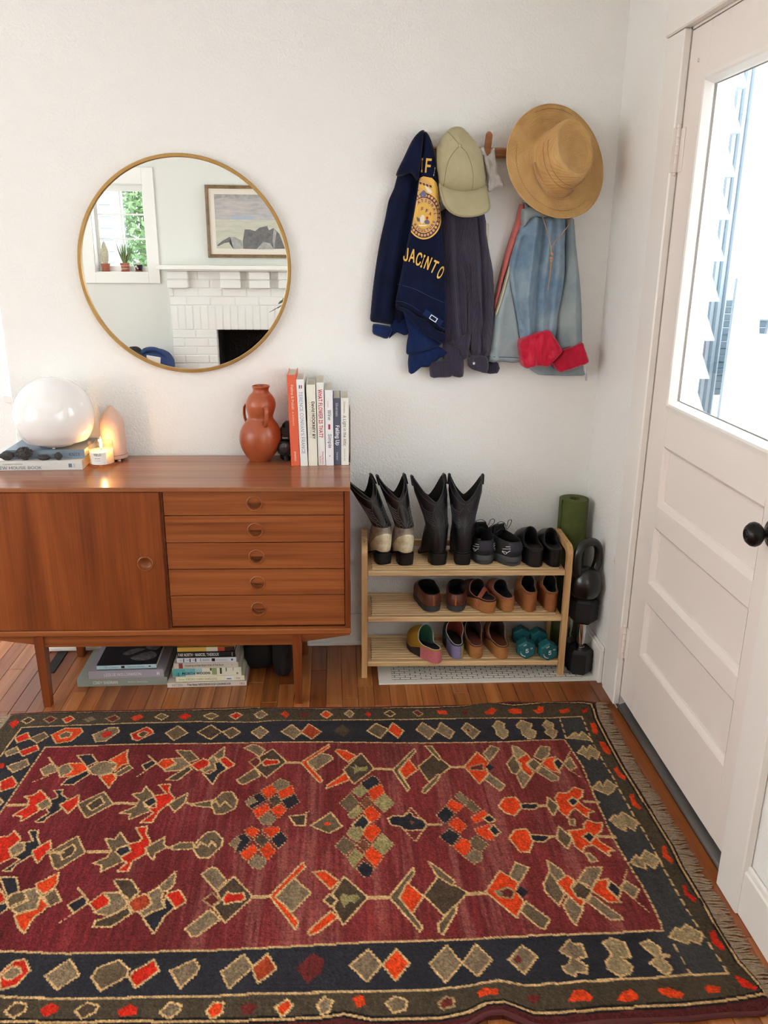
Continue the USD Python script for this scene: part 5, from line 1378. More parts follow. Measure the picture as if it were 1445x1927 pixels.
def low_shoe(name, label, cat, x, y, z, rz, L, wh, wb, sole, up_mat, sole_mat, lin_mat='black_lining', low=.04, high=.085, yf=.1, wf=.05, toe=.8, rise=.35, group=None, insole=None, qt=3.4, extra=None, rim_mat=None, tilt=0, sole_split=None):
    """sole: (heel height, toe height)."""
    t = thing(name, label, cat, (x, y, z), rz, group)
    if tilt:
        t.AddRotateYOp().Set(float(tilt))
    o = outline(L, wh, wb, toe, qt=qt)
    yv = o[:, 1]
    zs = sole[0] + (sole[1] - sole[0]) * np.clip((yv / L - .25) / .45, 0, 1)
    so = grow(o, .0015)
    z0 = np.zeros(len(o))
    obj('sole', solid(so * (.97, .985) + (0, .002), z0, so, zs), sole_mat, t)
    col = collar(o, L, zs, low, high, yf, wf, rise)
    rings = upper(o, zs, col)
    obj('upper', shell(rings), up_mat, t, smooth=70)
    obj('lining', shell(lining_rings(col, zs, o)), lin_mat, t, smooth=70)
    ins = grow(o, -.004); obj('insole', solid(ins, zs - .001, ins, zs + .0035), insole or lin_mat, t)
    obj('edge_binding', tube(col + (0, 0, .0006), .0015, 6, closed=True), rim_mat or up_mat, t)
    if extra:
        extra(t, o, zs, col, rings)
    return t
def onsurf(rings, i, s, off=.001):
    f_ = s * (len(rings) - 1); a0 = int(min(f_, len(rings) - 2)); w_ = f_ - a0
    n = len(rings[0]); i0 = int(math.floor(i)) % n; i1 = (i0 + 1) % n; wi = i - math.floor(i)
    p = (rings[a0][i0] * (1 - wi) + rings[a0][i1] * wi) * (1 - w_) + (rings[a0 + 1][i0] * (1 - wi) + rings[a0 + 1][i1] * wi) * w_
    c = np.array([0, .06, p[2]]); d = p - c
    return p + d / (np.linalg.norm(d) + 1e-9) * off
# black trainers
pbr('trainer_mesh', S(20, 20, 25), .65, bump=(420, .5, .001))
pbr('trainer_panel', S(40, 38, 50), .6, bump=(300, .3, .001))
pbr('trainer_sole', S(66, 68, 70), .6)
pbr('reflective_white', S(226, 226, 226), .4)
pbr('lace_black', S(18, 18, 19), .7)
def trainer_extra(t, o, zs, col, rings):
    n = len(o)
    ho = outline(.07, .074, .08, 1, 4.5, 8, n=48)
    obj('heel_cup', shell(np.array([[onsurf(rings, i, s, .0014) for i in np.r_[np.arange(-9, 9)]] for s in np.linspace(.32, .98, 8)]).transpose(0, 1, 2) if False else [[onsurf(rings, i, s, .0016) for i in np.arange(-8, 8.5, .5)] for s in np.linspace(.35, .97, 8)]) if False else loft(np.array([[onsurf(rings, i, s, .0016) for i in np.arange(-7.5, 7.0, .5)] for s in np.linspace(.4, .96, 8)]), closed_ring=False, caps=False), 'trainer_panel', t, smooth=70)
    mk = []
    for sg_ in (-1, 1):
        for pts in ([(5.2, .62), (8, .56), (10.5, .5)], [(5.4, .5), (7, .36), (8.2, .22), (7.4, .34), (10.5, .34), (8.6, .2)], [(5.6, .74), (8.5, .7)]):
            mk.append(tube([onsurf(rings, sg_ * a - .5, s, .0022) for a, s in pts], .0013, 5, smooth=4))
    obj('logo', cat_(*mk), 'reflective_white', t)
    mid = grow(o, .004)
    obj('midsole', loft([np.c_[grow(o, .001), np.full(n, .012)], np.c_[mid, .016 + 0 * zs], np.c_[mid, zs - .004], np.c_[grow(o, .0005), zs + .003]]), 'trainer_sole', t)
    obj('tongue', cat_(*[tube([(dx, .128, .08), (dx * .95, .118, .112), (dx * .85, .112, .126)], [.005, .005, .004], 8, smooth=3) for dx in np.linspace(-.022, .022, 8)]), 'trainer_mesh', t)
    obj('laces', cat_(*[tube([(-.026, .1 + .012 * k, .1 - .007 * k), (0, .098 + .012 * k, .112 - .007 * k), (.026, .1 + .012 * k, .1 - .007 * k)], .0017, 5, smooth=4) for k in range(4)], tube([(-.03, .1, .1), (-.024, .105, .128), (0, .108, .138), (.018, .104, .13), (.024, .1, .108)], .0011, 5, smooth=4), tube([(.02, .1, .1), (.05, .11, .118), (.054, .11, .135), (.04, .11, .136), (.03, .105, .115)], .0011, 5, smooth=4)), 'lace_black', t)
GS = 'shoes on the top shelf'
low_shoe('trainer', 'black running shoe with white marks on its heel, standing straight next to the western boots', 'shoe', -.427, -.226, .4245, 4, .21, .08, .09, (.032, .024), 'trainer_mesh', 'trainer_sole', low=.058, high=.092, yf=.118, wf=.068, group=GS, extra=trainer_extra)
low_shoe('trainer', 'black running shoe with white marks on its heel, turned to the right', 'shoe', -.316, -.242, .4245, 27, .205, .08, .09, (.032, .024), 'trainer_mesh', 'trainer_sole', low=.058, high=.094, yf=.118, wf=.068, group=GS, extra=trainer_extra)
# black clogs
pbr('clog_black', S(12, 12, 13), .38, bump=(180, .12, .001))
low_shoe('clog', 'black leather clog with a thick heel, left one beside the trainers', 'shoe', -.244, -.262, .4245, 10, .2, .066, .084, (.064, .036), 'clog_black', 'clog_black', low=.006, high=.074, yf=.078, wf=.056, rise=.62, group=GS)
low_shoe('clog', 'black leather clog with a thick heel, right one against the end of the rack', 'shoe', -.177, -.264, .4245, 4, .2, .056, .078, (.064, .036), 'clog_black', 'clog_black', low=.006, high=.068, yf=.078, wf=.05, rise=.62, group=GS)
# middle shelf
GM = 'shoes on the middle shelf'
pbr('loafer_brown', S(112, 58, 38), .4, var=S(84, 40, 26), vscale=60, bump=(110, .5, .0025))
pbr('sole_grey', S(62, 66, 68), .6)
pbr('clog_wood', S(186, 128, 74), .45, var=S(166, 106, 58), vscale=30, vstretch=(1, 1, 6))
pbr('suede_dark', S(52, 34, 30), .8)
pbr('strap_pink', S(172, 90, 72), .55)
pbr('tan_leather', S(164, 98, 56), .42, var=S(144, 82, 46), vscale=50, bump=(120, .2, .001))
pbr('heel_tan', S(170, 104, 60), .5, var=S(150, 88, 50), vscale=26)
pbr('rim_pale', S(150, 128, 110), .6)
def loafer_extra(t, o, zs, col, rings):
    obj('heel_tab', cat_(tube([onsurf(rings, -.5, s, .001) for s in np.linspace(.1, .95, 6)], .004, 6)), 'tan_leather', t)
    obj('seam', cat_(*[tube([onsurf(rings, i, s, .0008) for i in np.arange(-8, 7.5, .5)], .0012, 5) for s in (.25, .42, .6, .78)]), 'loafer_brown', t)
low_shoe('loafer', 'brown woven leather loafer, left one at the middle of the rack', 'shoe', -.617, -.243, .2455, 8, .2, .076, .088, (.024, .018), 'loafer_brown', 'sole_grey', low=.044, high=.06, yf=.11, wf=.066, group=GM, extra=loafer_extra, rim_mat='suede_dark')
low_shoe('loafer', 'brown woven leather loafer, right one beside the pink-strapped sandals', 'shoe', -.5365, -.245, .2455, -12, .2, .073, .086, (.024, .018), 'loafer_brown', 'sole_grey', low=.044, high=.06, yf=.11, wf=.066, group=GM, extra=loafer_extra, rim_mat='suede_dark')
def strap_extra(t, o, zs, col, rings):
    pts = [(-.038, .05, .02), (-.03, .052, .04), (-.006, .062, .058), (.018, .075, .066), (.034, .085, .05), (.037, .09, .03)]
    obj('strap', cat_(*[tube(np.array(pts) + (0, d, d * .4), .0034, 6, smooth=4) for d in (-.006, -.002, .002, .006)]), 'strap_pink', t)
low_shoe('sandal', 'wooden-soled sandal with a slanting pink strap, left one, turned to the left', 'shoe', -.4005, -.261, .2455, 26, .2, .066, .082, (.046, .026), 'suede_dark', 'clog_wood', low=.004, high=.06, yf=.1, wf=.07, rise=.7, group=GM, extra=strap_extra, rim_mat='strap_pink')
low_shoe('sandal', 'wooden-soled sandal with a pink band over the toes, right one', 'shoe', -.335, -.253, .2455, 12, .2, .058, .07, (.048, .026), 'strap_pink', 'clog_wood', low=.006, high=.05, yf=.095, wf=.058, rise=.6, group=GM, rim_mat='rim_pale')
low_shoe('mule', 'tan leather mule with a tall block heel, left one', 'shoe', -.2555, -.257, .2455, 1, .19, .054, .07, (.071, .03), 'tan_leather', 'heel_tan', low=.005, high=.06, yf=.07, wf=.054, rise=.6, group=GM, rim_mat='rim_pale')
low_shoe('mule', 'tan leather mule with a tall block heel, right one at the shelf end', 'shoe', -.1785, -.259, .2455, -2, .19, .052, .068, (.071, .03), 'tan_leather', 'heel_tan', low=.005, high=.06, yf=.07, wf=.052, rise=.6, group=GM, rim_mat='rim_pale')
# bottom shelf
GB = 'shoes on the bottom shelf'
def woven(name, c):
    pbr(name, S(*c), .85, var=tuple(x * .6 for x in S(*c)), vscale=260, bump=(330, .9, .002))
for nm, c in dict(weave_pink=(222, 122, 126), weave_navy=(30, 34, 62), weave_green=(56, 112, 84), weave_mustard=(188, 140, 34), weave_lilac=(156, 142, 186), weave_lime=(186, 180, 78), weave_teal=(46, 78, 84), weave_coral=(168, 72, 58), weave_cream=(214, 196, 186)).items():
    woven(nm, c)
def woven_heel(a, b, split, rimc):
    def f(t, o, zs, col, rings):
        n = len(o); so = grow(o, .0024)
        def wall(i0, i1, mat):
            ii = np.arange(i0, i1 + .01, .5)
            g = np.array([[np.r_[(so[int(math.floor(i)) % n] * (1 - i % 1) + so[(int(math.floor(i)) + 1) % n] * (i % 1)), z_] for i in ii] for z_ in np.linspace(.0015, zs[0] + .001, 6)])
            m = loft(g, closed_ring=False, caps=False)
            if m.face_normals[:, 1].mean() > 0: m.invert()
            obj('heel_cover', m, mat, t, smooth=70)
        wall(-16, split, a); wall(split, 15, b)
    return f
low_shoe('mule', 'woven mule with a pink and navy heel', 'shoe', -.5985, -.298, .0645, 31, .19, .054, .072, (.05, .022), 'weave_mustard', 'suede_dark', 'weave_green', low=.004, high=.082, yf=.082, wf=.07, rise=.78, group=GB, insole='black_lining', rim_mat='weave_cream', extra=woven_heel('weave_pink', 'weave_navy', 6, 0))
low_shoe('mule', 'woven mule with a lilac and lime heel', 'shoe', -.523, -.27, .0645, 2, .2, .053, .074, (.053, .022), 'weave_teal', 'suede_dark', 'weave_coral', low=.004, high=.08, yf=.085, wf=.068, rise=.75, group=GB, insole='black_lining', rim_mat='weave_cream', extra=woven_heel('weave_lilac', 'weave_lime', 2.5, 0))
pbr('clog_brown', S(112, 60, 42), .5)
low_shoe('clog', 'brown clog with a pale wooden heel, left one beside the woven mules', 'shoe', -.452, -.273, .0645, 1, .2, .057, .076, (.05, .028), 'clog_brown', 'clog_wood', 'suede_dark', low=.003, high=.08, yf=.095, wf=.066, rise=.72, group=GB, insole='clog_brown', rim_mat='rim_pale')
low_shoe('clog', 'brown clog with a pale wooden heel, right one beside the teal dumbbells', 'shoe', -.3545, -.281, .0645, 6, .2, .058, .076, (.05, .028), 'clog_brown', 'clog_wood', 'suede_dark', low=.003, high=.078, yf=.095, wf=.066, rise=.72, group=GB, insole='clog_brown', rim_mat='rim_pale')

# ------------------------------------------------------------------ dumbbells
pbr('vinyl_teal', S(22, 92, 96), .5, bump=(260, .2, .001))
pbr('rubber_black', S(14, 14, 15), .55, bump=(260, .15, .001))
pbr('chrome', S(206, 200, 196), .12, 1.0)
pbr('iron_black', S(9, 9, 10), .24, bump=(140, .2, .0012), coat_weight=.3)
def hexhead(r, l, b=.006):
    a = np.radians(np.arange(6) * 60 + 30)
    p = []
    for rr, z in ((r - b, 0), (r, b), (r, l - b), (r - b, l)):
        p += [(rr * math.cos(q), rr * math.sin(q), z) for q in a]
    return hull(p)
def arc_text(s, rad, size, a_mid, inward=False, depth=.0004):
    ms = []; w = size * .82; total = w * (len(s) - 1)
    for i, ch in enumerate(s):
        if ch == ' ': continue
        m = text(ch, size, depth, True); m.apply_translation((-m.bounds[:, 0].mean(), 0, 0))
        a = a_mid + (1 if inward else -1) * (i * w - total / 2) / rad
        if inward:
            m.apply_translation((0, -rad - size, 0)); m.apply_transform(trimesh.transformations.rotation_matrix(a + math.pi / 2, (0, 0, 1)))
        else:
            m.apply_translation((0, rad, 0)); m.apply_transform(trimesh.transformations.rotation_matrix(a - math.pi / 2, (0, 0, 1)))
        ms.append(m)
    return cat_(*ms)
def hex_dumbbell(label, x, y, rz, roll):
    t = thing('dumbbell', label, 'dumbbell', (x, y, .0645), rz, 'teal dumbbells on the bottom shelf')
    zc = .0375 * math.cos(math.radians(30)) + .0015
    def put(m): return move(move(m, rz=roll), (0, 0, 0), rx=-90)
    for y0, y1 in ((0, .048), (.106, .154)):
        h = put(hexhead(.0375, .048)); h.apply_translation((0, y0, zc)); hd = obj('weight_head', h, 'vinyl_teal', t)
        if y0 == 0:
            tx = cat_(text('5', .016, .0005, True).apply_translation((-.006, -.009, 0)), text('LB', .005, .0005, True).apply_translation((.013, .008, 0)), arc_text('BARBELL', .0215, .005, math.radians(225)), arc_text('CAP', .0215, .005, math.radians(110)))
            tx = move(tx, rz=roll); tx = move(stand(tx), (0, -.0002, zc)); obj('lettering', tx, 'reflective_white', hd)
    h = put(trimesh.creation.cylinder(.0145, .07, sections=24)); h.apply_translation((0, .077, zc)); obj('handle', h, 'vinyl_teal', t)
hex_dumbbell('teal hexagonal five-pound dumbbell, left of the two on the bottom shelf', -.268, -.2785, -3, 0)
hex_dumbbell('teal hexagonal five-pound dumbbell, right of the two on the bottom shelf', -.186, -.296, 6, 0)
def big_dumbbell(label, x, y, s=1.0, h=.305, rz=10):
    t = thing('dumbbell', label, 'dumbbell', (x, y, .006), rz)
    def oct_(r, l):
        return hexhead(r, l, .012)
    obj('weight_head', oct_(.052 * s, .098), 'rubber_black', t)
    obj('weight_head', move(oct_(.052 * s, .098), (0, 0, h - .098)), 'rubber_black', t)
    obj('handle', lathe([(0, .096), (.0155, .096), (.0155, .102), (.0125, .103), (.0125, .115), (.0145, .125), (.017, .15), (.017, .165), (.0145, .19), (.0125, .2), (.0125, h - .103), (.0155, h - .102), (.0155, h - .096), (0, h - .096)], 32), 'chrome', t, smooth=40)
    return t
big_dumbbell('black rubber hex dumbbell with a chrome handle, stood on end under the kettlebell', -.062, -.268)
big_dumbbell('second black dumbbell on end, mostly hidden behind the first, in the corner', -.086, -.176, .68, .29)
KB = thing('kettlebell', 'glossy black iron kettlebell balanced on the upright dumbbell', 'kettlebell', (-.066, -.272, .3115), 25)
obj('ball', lathe([(0, 0), (.034, 0), (.045, .006), (.055, .026), (.0575, .052), (.053, .078), (.042, .098), (.028, .11), (.012, .116), (0, .117)], 48), 'iron_black', KB, smooth=60)
hp = [(-.034, 0, .088), (-.046, 0, .115), (-.051, 0, .15), (-.046, 0, .185), (-.026, 0, .207), (0, 0, .212), (.026, 0, .207), (.046, 0, .185), (.051, 0, .15), (.046, 0, .115), (.034, 0, .088)]
obj('handle', tube(hp, [.017, .0165, .0155, .015, .015, .015, .015, .015, .0155, .0165, .017], 16, smooth=4), 'iron_black', KB, smooth=70)
# ------------------------------------------------------------------ yoga mat
pbr('mat_green', S(84, 92, 38), .75, var=S(72, 80, 32), vscale=40, bump=(700, .4, .001))
YM = thing('yoga_mat', 'rolled olive-green yoga mat standing in the corner behind the rack', 'yoga mat', (-.0735, -.0815, .0065))
q = np.linspace(0, 2 * math.pi * 6.2, 420)
rr = .0225 + (.0565 - .0225) * q / q[-1]; ph = math.radians(200) - (q[-1] - q)
outer_ = np.c_[rr * np.cos(ph), rr * np.sin(ph)]; inner_ = np.c_[(rr - .0047) * np.cos(ph), (rr - .0047) * np.sin(ph)]
sp = sg.Polygon(np.vstack([outer_, inner_[::-1]])).buffer(0)
obj('rolled_sheet', prism(sp, .624), 'mat_green', YM, smooth=30)

# ------------------------------------------------------------------ floor register
pbr('register_paint', S(222, 216, 206), .45, bump=(60, .2, .002))
VG = thing('floor_register', 'white slotted floor register under the shoe rack', 'vent', (-.822, -.334, 0), -.5)
VW, VD = .816, .285
obj('frame', cat_(box(0, VW, 0, .024, 0, .006, .0015), box(0, VW, VD - .02, VD, 0, .006, .0015), box(0, .05, .024, VD - .02, 0, .006, .001), box(VW - .05, VW, .024, VD - .02, 0, .006, .001)), 'register_paint', VG)
obj('duct', box(.05, VW - .05, .024, VD - .02, 0, .0006), 'wick_black', VG)
nb = 16
for i in range(nb + 1):
    y = .024 + i * (VD - .044) / nb
    obj('bar', box(.05, VW - .05, y - .0055, y + .0055, .0034, .0052, .0006), 'register_paint', VG)
ribs = []
for i in range(nb):
    y0, y1 = .024 + i * (VD - .044) / nb, .024 + (i + 1) * (VD - .044) / nb
    for k in range(19):
        x = .05 + (k + (.5 if i % 2 else 0)) * .0388 + .01
        if x < VW - .055:
            ribs.append(box(x, x + .0022, (y0 + y1) / 2 - .0072 - .0075, (y0 + y1) / 2 - .0075 + .0035, .0040, .0055))
obj('slot_ticks', cat_(*ribs), 'shadow_gap', VG, kind='stuff')
# ================================================================== coats, caps and hats on the peg rail (outlines in millimetres, x and z on the wall)
GP = {'fj_side': '-672,1892 -684,1889 -695,1880 -707,1863 -716,1836 -750,1766 -764,1716 -782,1677 -793,1621 -810,1548 -823,1473 -836,1374 -842,1302 -842,1277 -815,1272 -771,1266 -734,1272 -692,1339 -671,1503 -664,1617 -661,1728 -659,1837 -662,1880',
 'fj_back': '-690,1884 -683,1887 -675,1889 -666,1887 -656,1877 -646,1857 -635,1819 -626,1754 -615,1683 -605,1606 -596,1527 -588,1446 -583,1358 -580,1275 -587,1245 -612,1251 -650,1284 -687,1301 -712,1321 -737,1328 -758,1334 -747,1399 -733,1474 -719,1543 -706,1616 -695,1683 -685,1764 -678,1834 -676,1871',
 'fj_collar': '-675,1888 -683,1887 -690,1883 -699,1873 -711,1858 -722,1837 -738,1805 -753,1776 -760,1759 -758,1752 -740,1753 -718,1759 -708,1757 -691,1737 -688,1752 -683,1792 -679,1835 -676,1867 -675,1881',
 'fj_band': '-758,1334 -736,1328 -712,1321 -687,1301 -649,1283 -611,1250 -586,1241 -581,1225 -591,1204 -617,1217 -661,1241 -699,1277 -727,1310 -752,1321',
 'fj_cuffL': '-833,1267 -803,1264 -775,1258 -767,1246 -784,1218 -809,1224 -834,1234 -836,1249',
 'fj_flapL': '-771,1266 -738,1302 -710,1308 -705,1242 -724,1228 -749,1239 -777,1217 -770,1239',
 'fj_inner': '-732,1321 -710,1318 -685,1291 -641,1261 -602,1224 -590,1203 -601,1190 -633,1181 -670,1169 -704,1162 -715,1167 -713,1206 -709,1248',
 'fj_tail': '-705,1162 -671,1168 -633,1180 -602,1191 -586,1182 -566,1176 -563,1162 -588,1151 -607,1137 -635,1116 -660,1116 -685,1095 -704,1097',
 'co_left': '-604,1643 -565,1652 -516,1644 -510,1585 -511,1504 -501,1446 -494,1357 -493,1248 -497,1155 -522,1142 -572,1129 -581,1204 -584,1296 -588,1445 -598,1561',
 'co_fold': '-526,1635 -493,1625 -489,1533 -476,1446 -480,1327 -483,1249 -492,1181 -499,1150 -514,1150 -525,1181 -563,1198 -573,1207 -551,1218 -517,1230 -502,1248 -500,1303 -509,1417 -537,1516 -533,1573',
 'co_right': '-519,1641 -459,1639 -449,1574 -433,1505 -419,1447 -411,1358 -410,1280 -412,1207 -423,1157 -475,1157 -486,1207 -496,1328 -496,1446 -511,1516',
 'co_cuff': '-489,1156 -463,1161 -430,1158 -422,1133 -427,1100 -454,1105 -483,1114 -492,1127',
 'co_cuffb': '-627,1131 -616,1136 -590,1140 -561,1147 -558,1155 -535,1160 -514,1162 -508,1143 -507,1111 -509,1083 -531,1081 -549,1086 -557,1081 -598,1080 -626,1082',
 'co_tail': '-431,1135 -378,1129 -378,1092 -436,1096',
 'cap_crown': '-629,1817 -627,1836 -619,1857 -606,1880 -586,1897 -563,1902 -544,1896 -520,1874 -496,1848 -478,1817 -469,1771 -464,1728 -491,1706 -520,1699 -553,1697 -585,1705 -614,1720 -622,1753 -628,1785',
 'cap_brim': '-618,1741 -616,1692 -607,1660 -589,1637 -562,1624 -532,1621 -497,1625 -468,1637 -454,1655 -457,1689 -468,1743 -507,1726 -577,1725',
 'cloth': '-484,1836 -477,1844 -466,1843 -461,1828 -455,1818 -448,1830 -443,1839 -432,1844 -429,1822 -423,1794 -417,1769 -405,1749 -394,1730 -399,1719 -413,1723 -427,1718 -439,1708 -452,1709 -453,1725 -451,1748 -457,1777 -464,1799 -471,1819',
 'dn_body': '-321,1677 -274,1655 -211,1628 -149,1628 -139,1611 -127,1536 -109,1448 -90,1328 -77,1205 -63,1104 -65,1084 -171,1085 -230,1088 -263,1110 -299,1135 -368,1136 -419,1136 -410,1205 -402,1303 -381,1387 -349,1506 -320,1598',
 'dn_front': '-321,1671 -302,1655 -314,1609 -343,1529 -357,1447 -339,1358 -318,1268 -308,1206 -299,1137 -371,1138 -422,1138 -413,1206 -405,1304 -384,1388 -353,1506 -324,1598',
 'dn_sleeve': '-293,1637 -253,1626 -211,1632 -181,1621 -176,1536 -169,1449 -173,1373 -183,1301 -187,1222 -230,1210 -279,1185 -309,1216 -322,1276 -338,1342 -362,1425 -364,1471 -350,1535 -332,1597',
 'dn_sleeveb': '-179,1621 -151,1622 -137,1536 -119,1449 -101,1330 -89,1208 -97,1190 -147,1177 -174,1196 -185,1269 -179,1342 -169,1419 -168,1507',
 'dn_cuff': '-227,1254 -210,1245 -173,1192 -174,1172 -201,1144 -214,1126 -253,1128 -294,1120 -306,1138 -317,1181 -320,1211 -304,1229 -261,1245',
 'dn_cuffb': '-92,1209 -84,1191 -65,1151 -68,1136 -109,1120 -143,1110 -165,1104 -189,1126 -195,1142 -170,1167 -165,1182 -127,1194',
 'dn_lining': '-331,1670 -316,1663 -320,1621 -329,1575 -348,1529 -363,1476 -377,1435 -389,1376 -399,1328 -406,1308 -406,1340 -396,1400 -387,1447 -374,1505 -356,1569 -341,1620',
 'dn_yoke': '-331,1653 -286,1653 -248,1626 -284,1628 -308,1620 -327,1594',
 'zipper': '-310,1654 -315,1609 -331,1569 -351,1517 -366,1459 -381,1394 -395,1340 -405,1307 -401,1304 -389,1340 -376,1394 -361,1459 -346,1514 -327,1566 -310,1606 -305,1649',
 'switch': '-435,1600 -412,1600 -410,1481 -415,1480',
 'peg_front': '-455,1891 -447,1892 -436,1887 -438,1847 -443,1825 -451,1821 -465,1837',
 'hem_line': '-421,1158 -306,1152',
 'f_s1': '-686,1873 -707,1771 -740,1616 -774,1445 -797,1279',
 'f_s2': '-729,1755 -769,1616 -810,1444 -827,1296',
 'f_s3': '-699,1728 -738,1560 -754,1386 -759,1278',
 'f_b1': '-674,1869 -682,1817 -689,1763 -707,1621 -737,1474 -748,1399',
 'f_b2': '-645,1838 -618,1616 -605,1388',
 'f_b3': '-698,1446 -678,1359 -620,1258',
 'f_c1': '-574,1624 -562,1446 -539,1218',
 'f_c2': '-541,1618 -531,1504 -508,1242',
 'f_c3': '-470,1624 -444,1505 -437,1358 -437,1170',
 'f_c4': '-494,1619 -482,1476 -469,1328 -466,1176',
 'f_c5': '-497,1476 -456,1298 -438,1176',
 'f_c6': '-482,1619 -462,1476 -449,1298 -447,1176',
 'f_d1': '-284,1625 -294,1506 -303,1361 -290,1241',
 'f_d2': '-236,1626 -239,1507 -250,1390 -240,1241',
 'f_d3': '-205,1621 -199,1449 -209,1247',
 'f_d4': '-260,1620 -266,1449 -268,1241',
 'f_d5': '-322,1552 -340,1448 -313,1271',
 'f_d6': '-353,1471 -387,1298 -398,1145',
 'f_d7': '-157,1616 -134,1449 -116,1190',
 'f_d8': '-164,1507 -168,1360 -161,1190',
 'f_h1': '-754,1406 -697,1391 -641,1365 -584,1342',
 'f_h2': '-763,1350 -732,1346 -695,1329 -658,1303 -614,1270 -586,1255',
 'f_cs1': '-355,1816 -359,1838 -351,1855',
 'f_seam': '-564,1837 -580,1822 -597,1796 -605,1759 -608,1717',
 'f_seam2': '-564,1837 -540,1813 -521,1766 -513,1698',
 'f_seam3': '-567,1841 -588,1866 -600,1884'}
GP = {k: mm(v) for k, v in GP.items()}
pbr('peg_wood', S(176, 116, 72), .45, var=S(152, 94, 56), vscale=12, vstretch=(.3, 8, 8))
PR = thing('peg_rail', 'wooden wall rail with tilted pegs holding the coats and hats', 'coat rack')
obj('rail', box(-.70, -.12, -.03, 0, 1.8155, 1.847, .006), 'peg_wood', PR)
for px_ in (-.676, -.572, -.4565, -.33, -.2245):
    w_ = .0105
    pg = sg.LineString([(0, .012), (0, .095)]).buffer(w_, quad_segs=10)
    m = prism(pg, .011); m = stand(m); m = move(m, rx=27)
    obj('peg', move(m, (px_, -.024, 1.797)), 'peg_wood', PR, smooth=30)

def smoothpoly(p, n=3):
    return catmull(np.vstack([p]), n, True)
def seg_dist(pts, x, z):
    return shapely.distance(sg.LineString(pts), shapely.points(np.c_[x, z]))
class Cloth:
    """A hanging piece of cloth: outline, distance off the wall, swelling towards the middle, folds [(line, height, width)] and creases."""
    def __init__(s, key, base, bulge, rad=.03, folds=(), back=.02, step=.005, amp=.0, freq=22, seed=1, poly=None, round_=2, slope=0):
        s.slope = slope
        s.poly = smoothpoly(GP[key] if poly is None else poly, round_); s.base, s.bulge, s.rad, s.folds, s.back, s.step, s.amp, s.freq, s.seed = base, bulge, rad, folds, back, step, amp, freq, seed
        s.ring = sg.LinearRing(s.poly)
    def h(s, x, z, d=None):
        x = np.asarray(x, float); z = np.asarray(z, float)
        if d is None:
            d = shapely.distance(s.ring, shapely.points(np.c_[x, z])) * np.where(shapely.contains_xy(sg.Polygon(s.poly).buffer(0), x, z), 1, 0)
        r = s.base + s.bulge * np.sqrt(np.clip(1 - np.clip(1 - d / s.rad, 0, 1) ** 2, 0, 1))
        fade = np.clip(d / .012, 0, 1) * .75 + .25
        if s.slope:
            r = r + s.slope * (s.poly[:, 1].max() - z)
        for line, a, w in s.folds:
            r = r + a * np.exp(-(seg_dist(GP[line], x, z) / w) ** 2) * fade
        if s.amp:
            r = r + s.amp * (meshkit.fbm(np.c_[x * s.freq + 3 * z, z * s.freq * .3, 0 * x + s.seed], 3, s.seed) - .5) * fade
        return r
    def mesh(s):
        return sheet(s.poly, s.step, lambda x, z, d: s.h(x, z, d), lambda x, z: 0 * x + s.back + s.slope * (s.poly[:, 1].max() - z))
    def decal(s, m, off=0.0):
        """lays a flat mesh (x, z in the wall plane, thickness along its third axis) on the cloth"""
        v = m.vertices; m = m.copy(); m.vertices = np.c_[v[:, 0], -(s.h(v[:, 0], v[:, 1]) + v[:, 2] + off), v[:, 1]]; return m
    def line(s, pts, r=.0006, off=.0004, n=6):
        p = catmull(np.asarray(pts, float), n); return tube(np.c_[p[:, 0], -(s.h(p[:, 0], p[:, 1]) + off), p[:, 1]], r, 5)
def fabric(name, c, c2, rough=.9, wale=None, sheen=.2, nb=(500, .5, .001)):
    nodes = {'tc': ('texture_coordinate', {}), 'n': ('noise_texture', {'scale': 9.0, 'detail': 5.0, 'roughness': .65}), 'r': ('rgb_ramp', {'ramp': [(.34, c), (.66, c2)]}),
             'p': ('principled_bsdf', {'roughness': rough, 'sheen_weight': sheen, 'sheen_roughness': .5, 'specular_ior_level': .15}), 'b': ('bump', {'strength': .9, 'distance': .0016})}
    links = [('tc.object', 'n.vector'), ('n.fac', 'r.fac'), ('r.color', 'p.base_color'), ('b.normal', 'p.normal')]
    if wale:
        nodes['wv'] = ('wave_texture', {'wave_type': 'bands', 'bands_direction': 'x', 'profile': 'sine', 'scale': wale, 'distortion': .6, 'detail': 1.0, 'detail_scale': .6})
        nodes['mx'] = ('mix', {'mix_type': 'multiply', 'fac': .65}); nodes['r3'] = ('rgb_ramp', {'ramp': [(0.0, (.35, .35, .38)), (.7, (1, 1, 1))]})
        links = [('tc.object', 'n.vector'), ('n.fac', 'r.fac'), ('tc.object', 'wv.vector'), ('wv.fac', 'b.height'), ('b.normal', 'p.normal'), ('wv.fac', 'r3.fac'), ('r.color', 'mx.color1'), ('r3.color', 'mx.color2'), ('mx.color', 'p.base_color')]
    else:
        nodes['bn'] = ('noise_texture', {'scale': float(nb[0]), 'detail': 2.0}); nodes['b'] = ('bump', {'strength': nb[1], 'distance': nb[2]})
        links += [('tc.object', 'bn.vector'), ('bn.fac', 'b.height')]
    M[name] = usdkit.material(stage, '/World/Looks/' + name, nodes, links, surface='p.BSDF')
fabric('navy_cord', S(11, 16, 38), S(17, 26, 56), wale=None, sheen=.06)
fabric('navy_lining', S(16, 28, 62), S(26, 44, 90), sheen=.08)
fabric('shirt_cord', S(60, 53, 72), S(76, 69, 88), wale=115.0)
fabric('khaki', S(174, 162, 126), S(186, 175, 140), sheen=.05)
fabric('white_linen', S(226, 220, 214), S(236, 232, 226), sheen=.05, nb=(300, .5, .002))
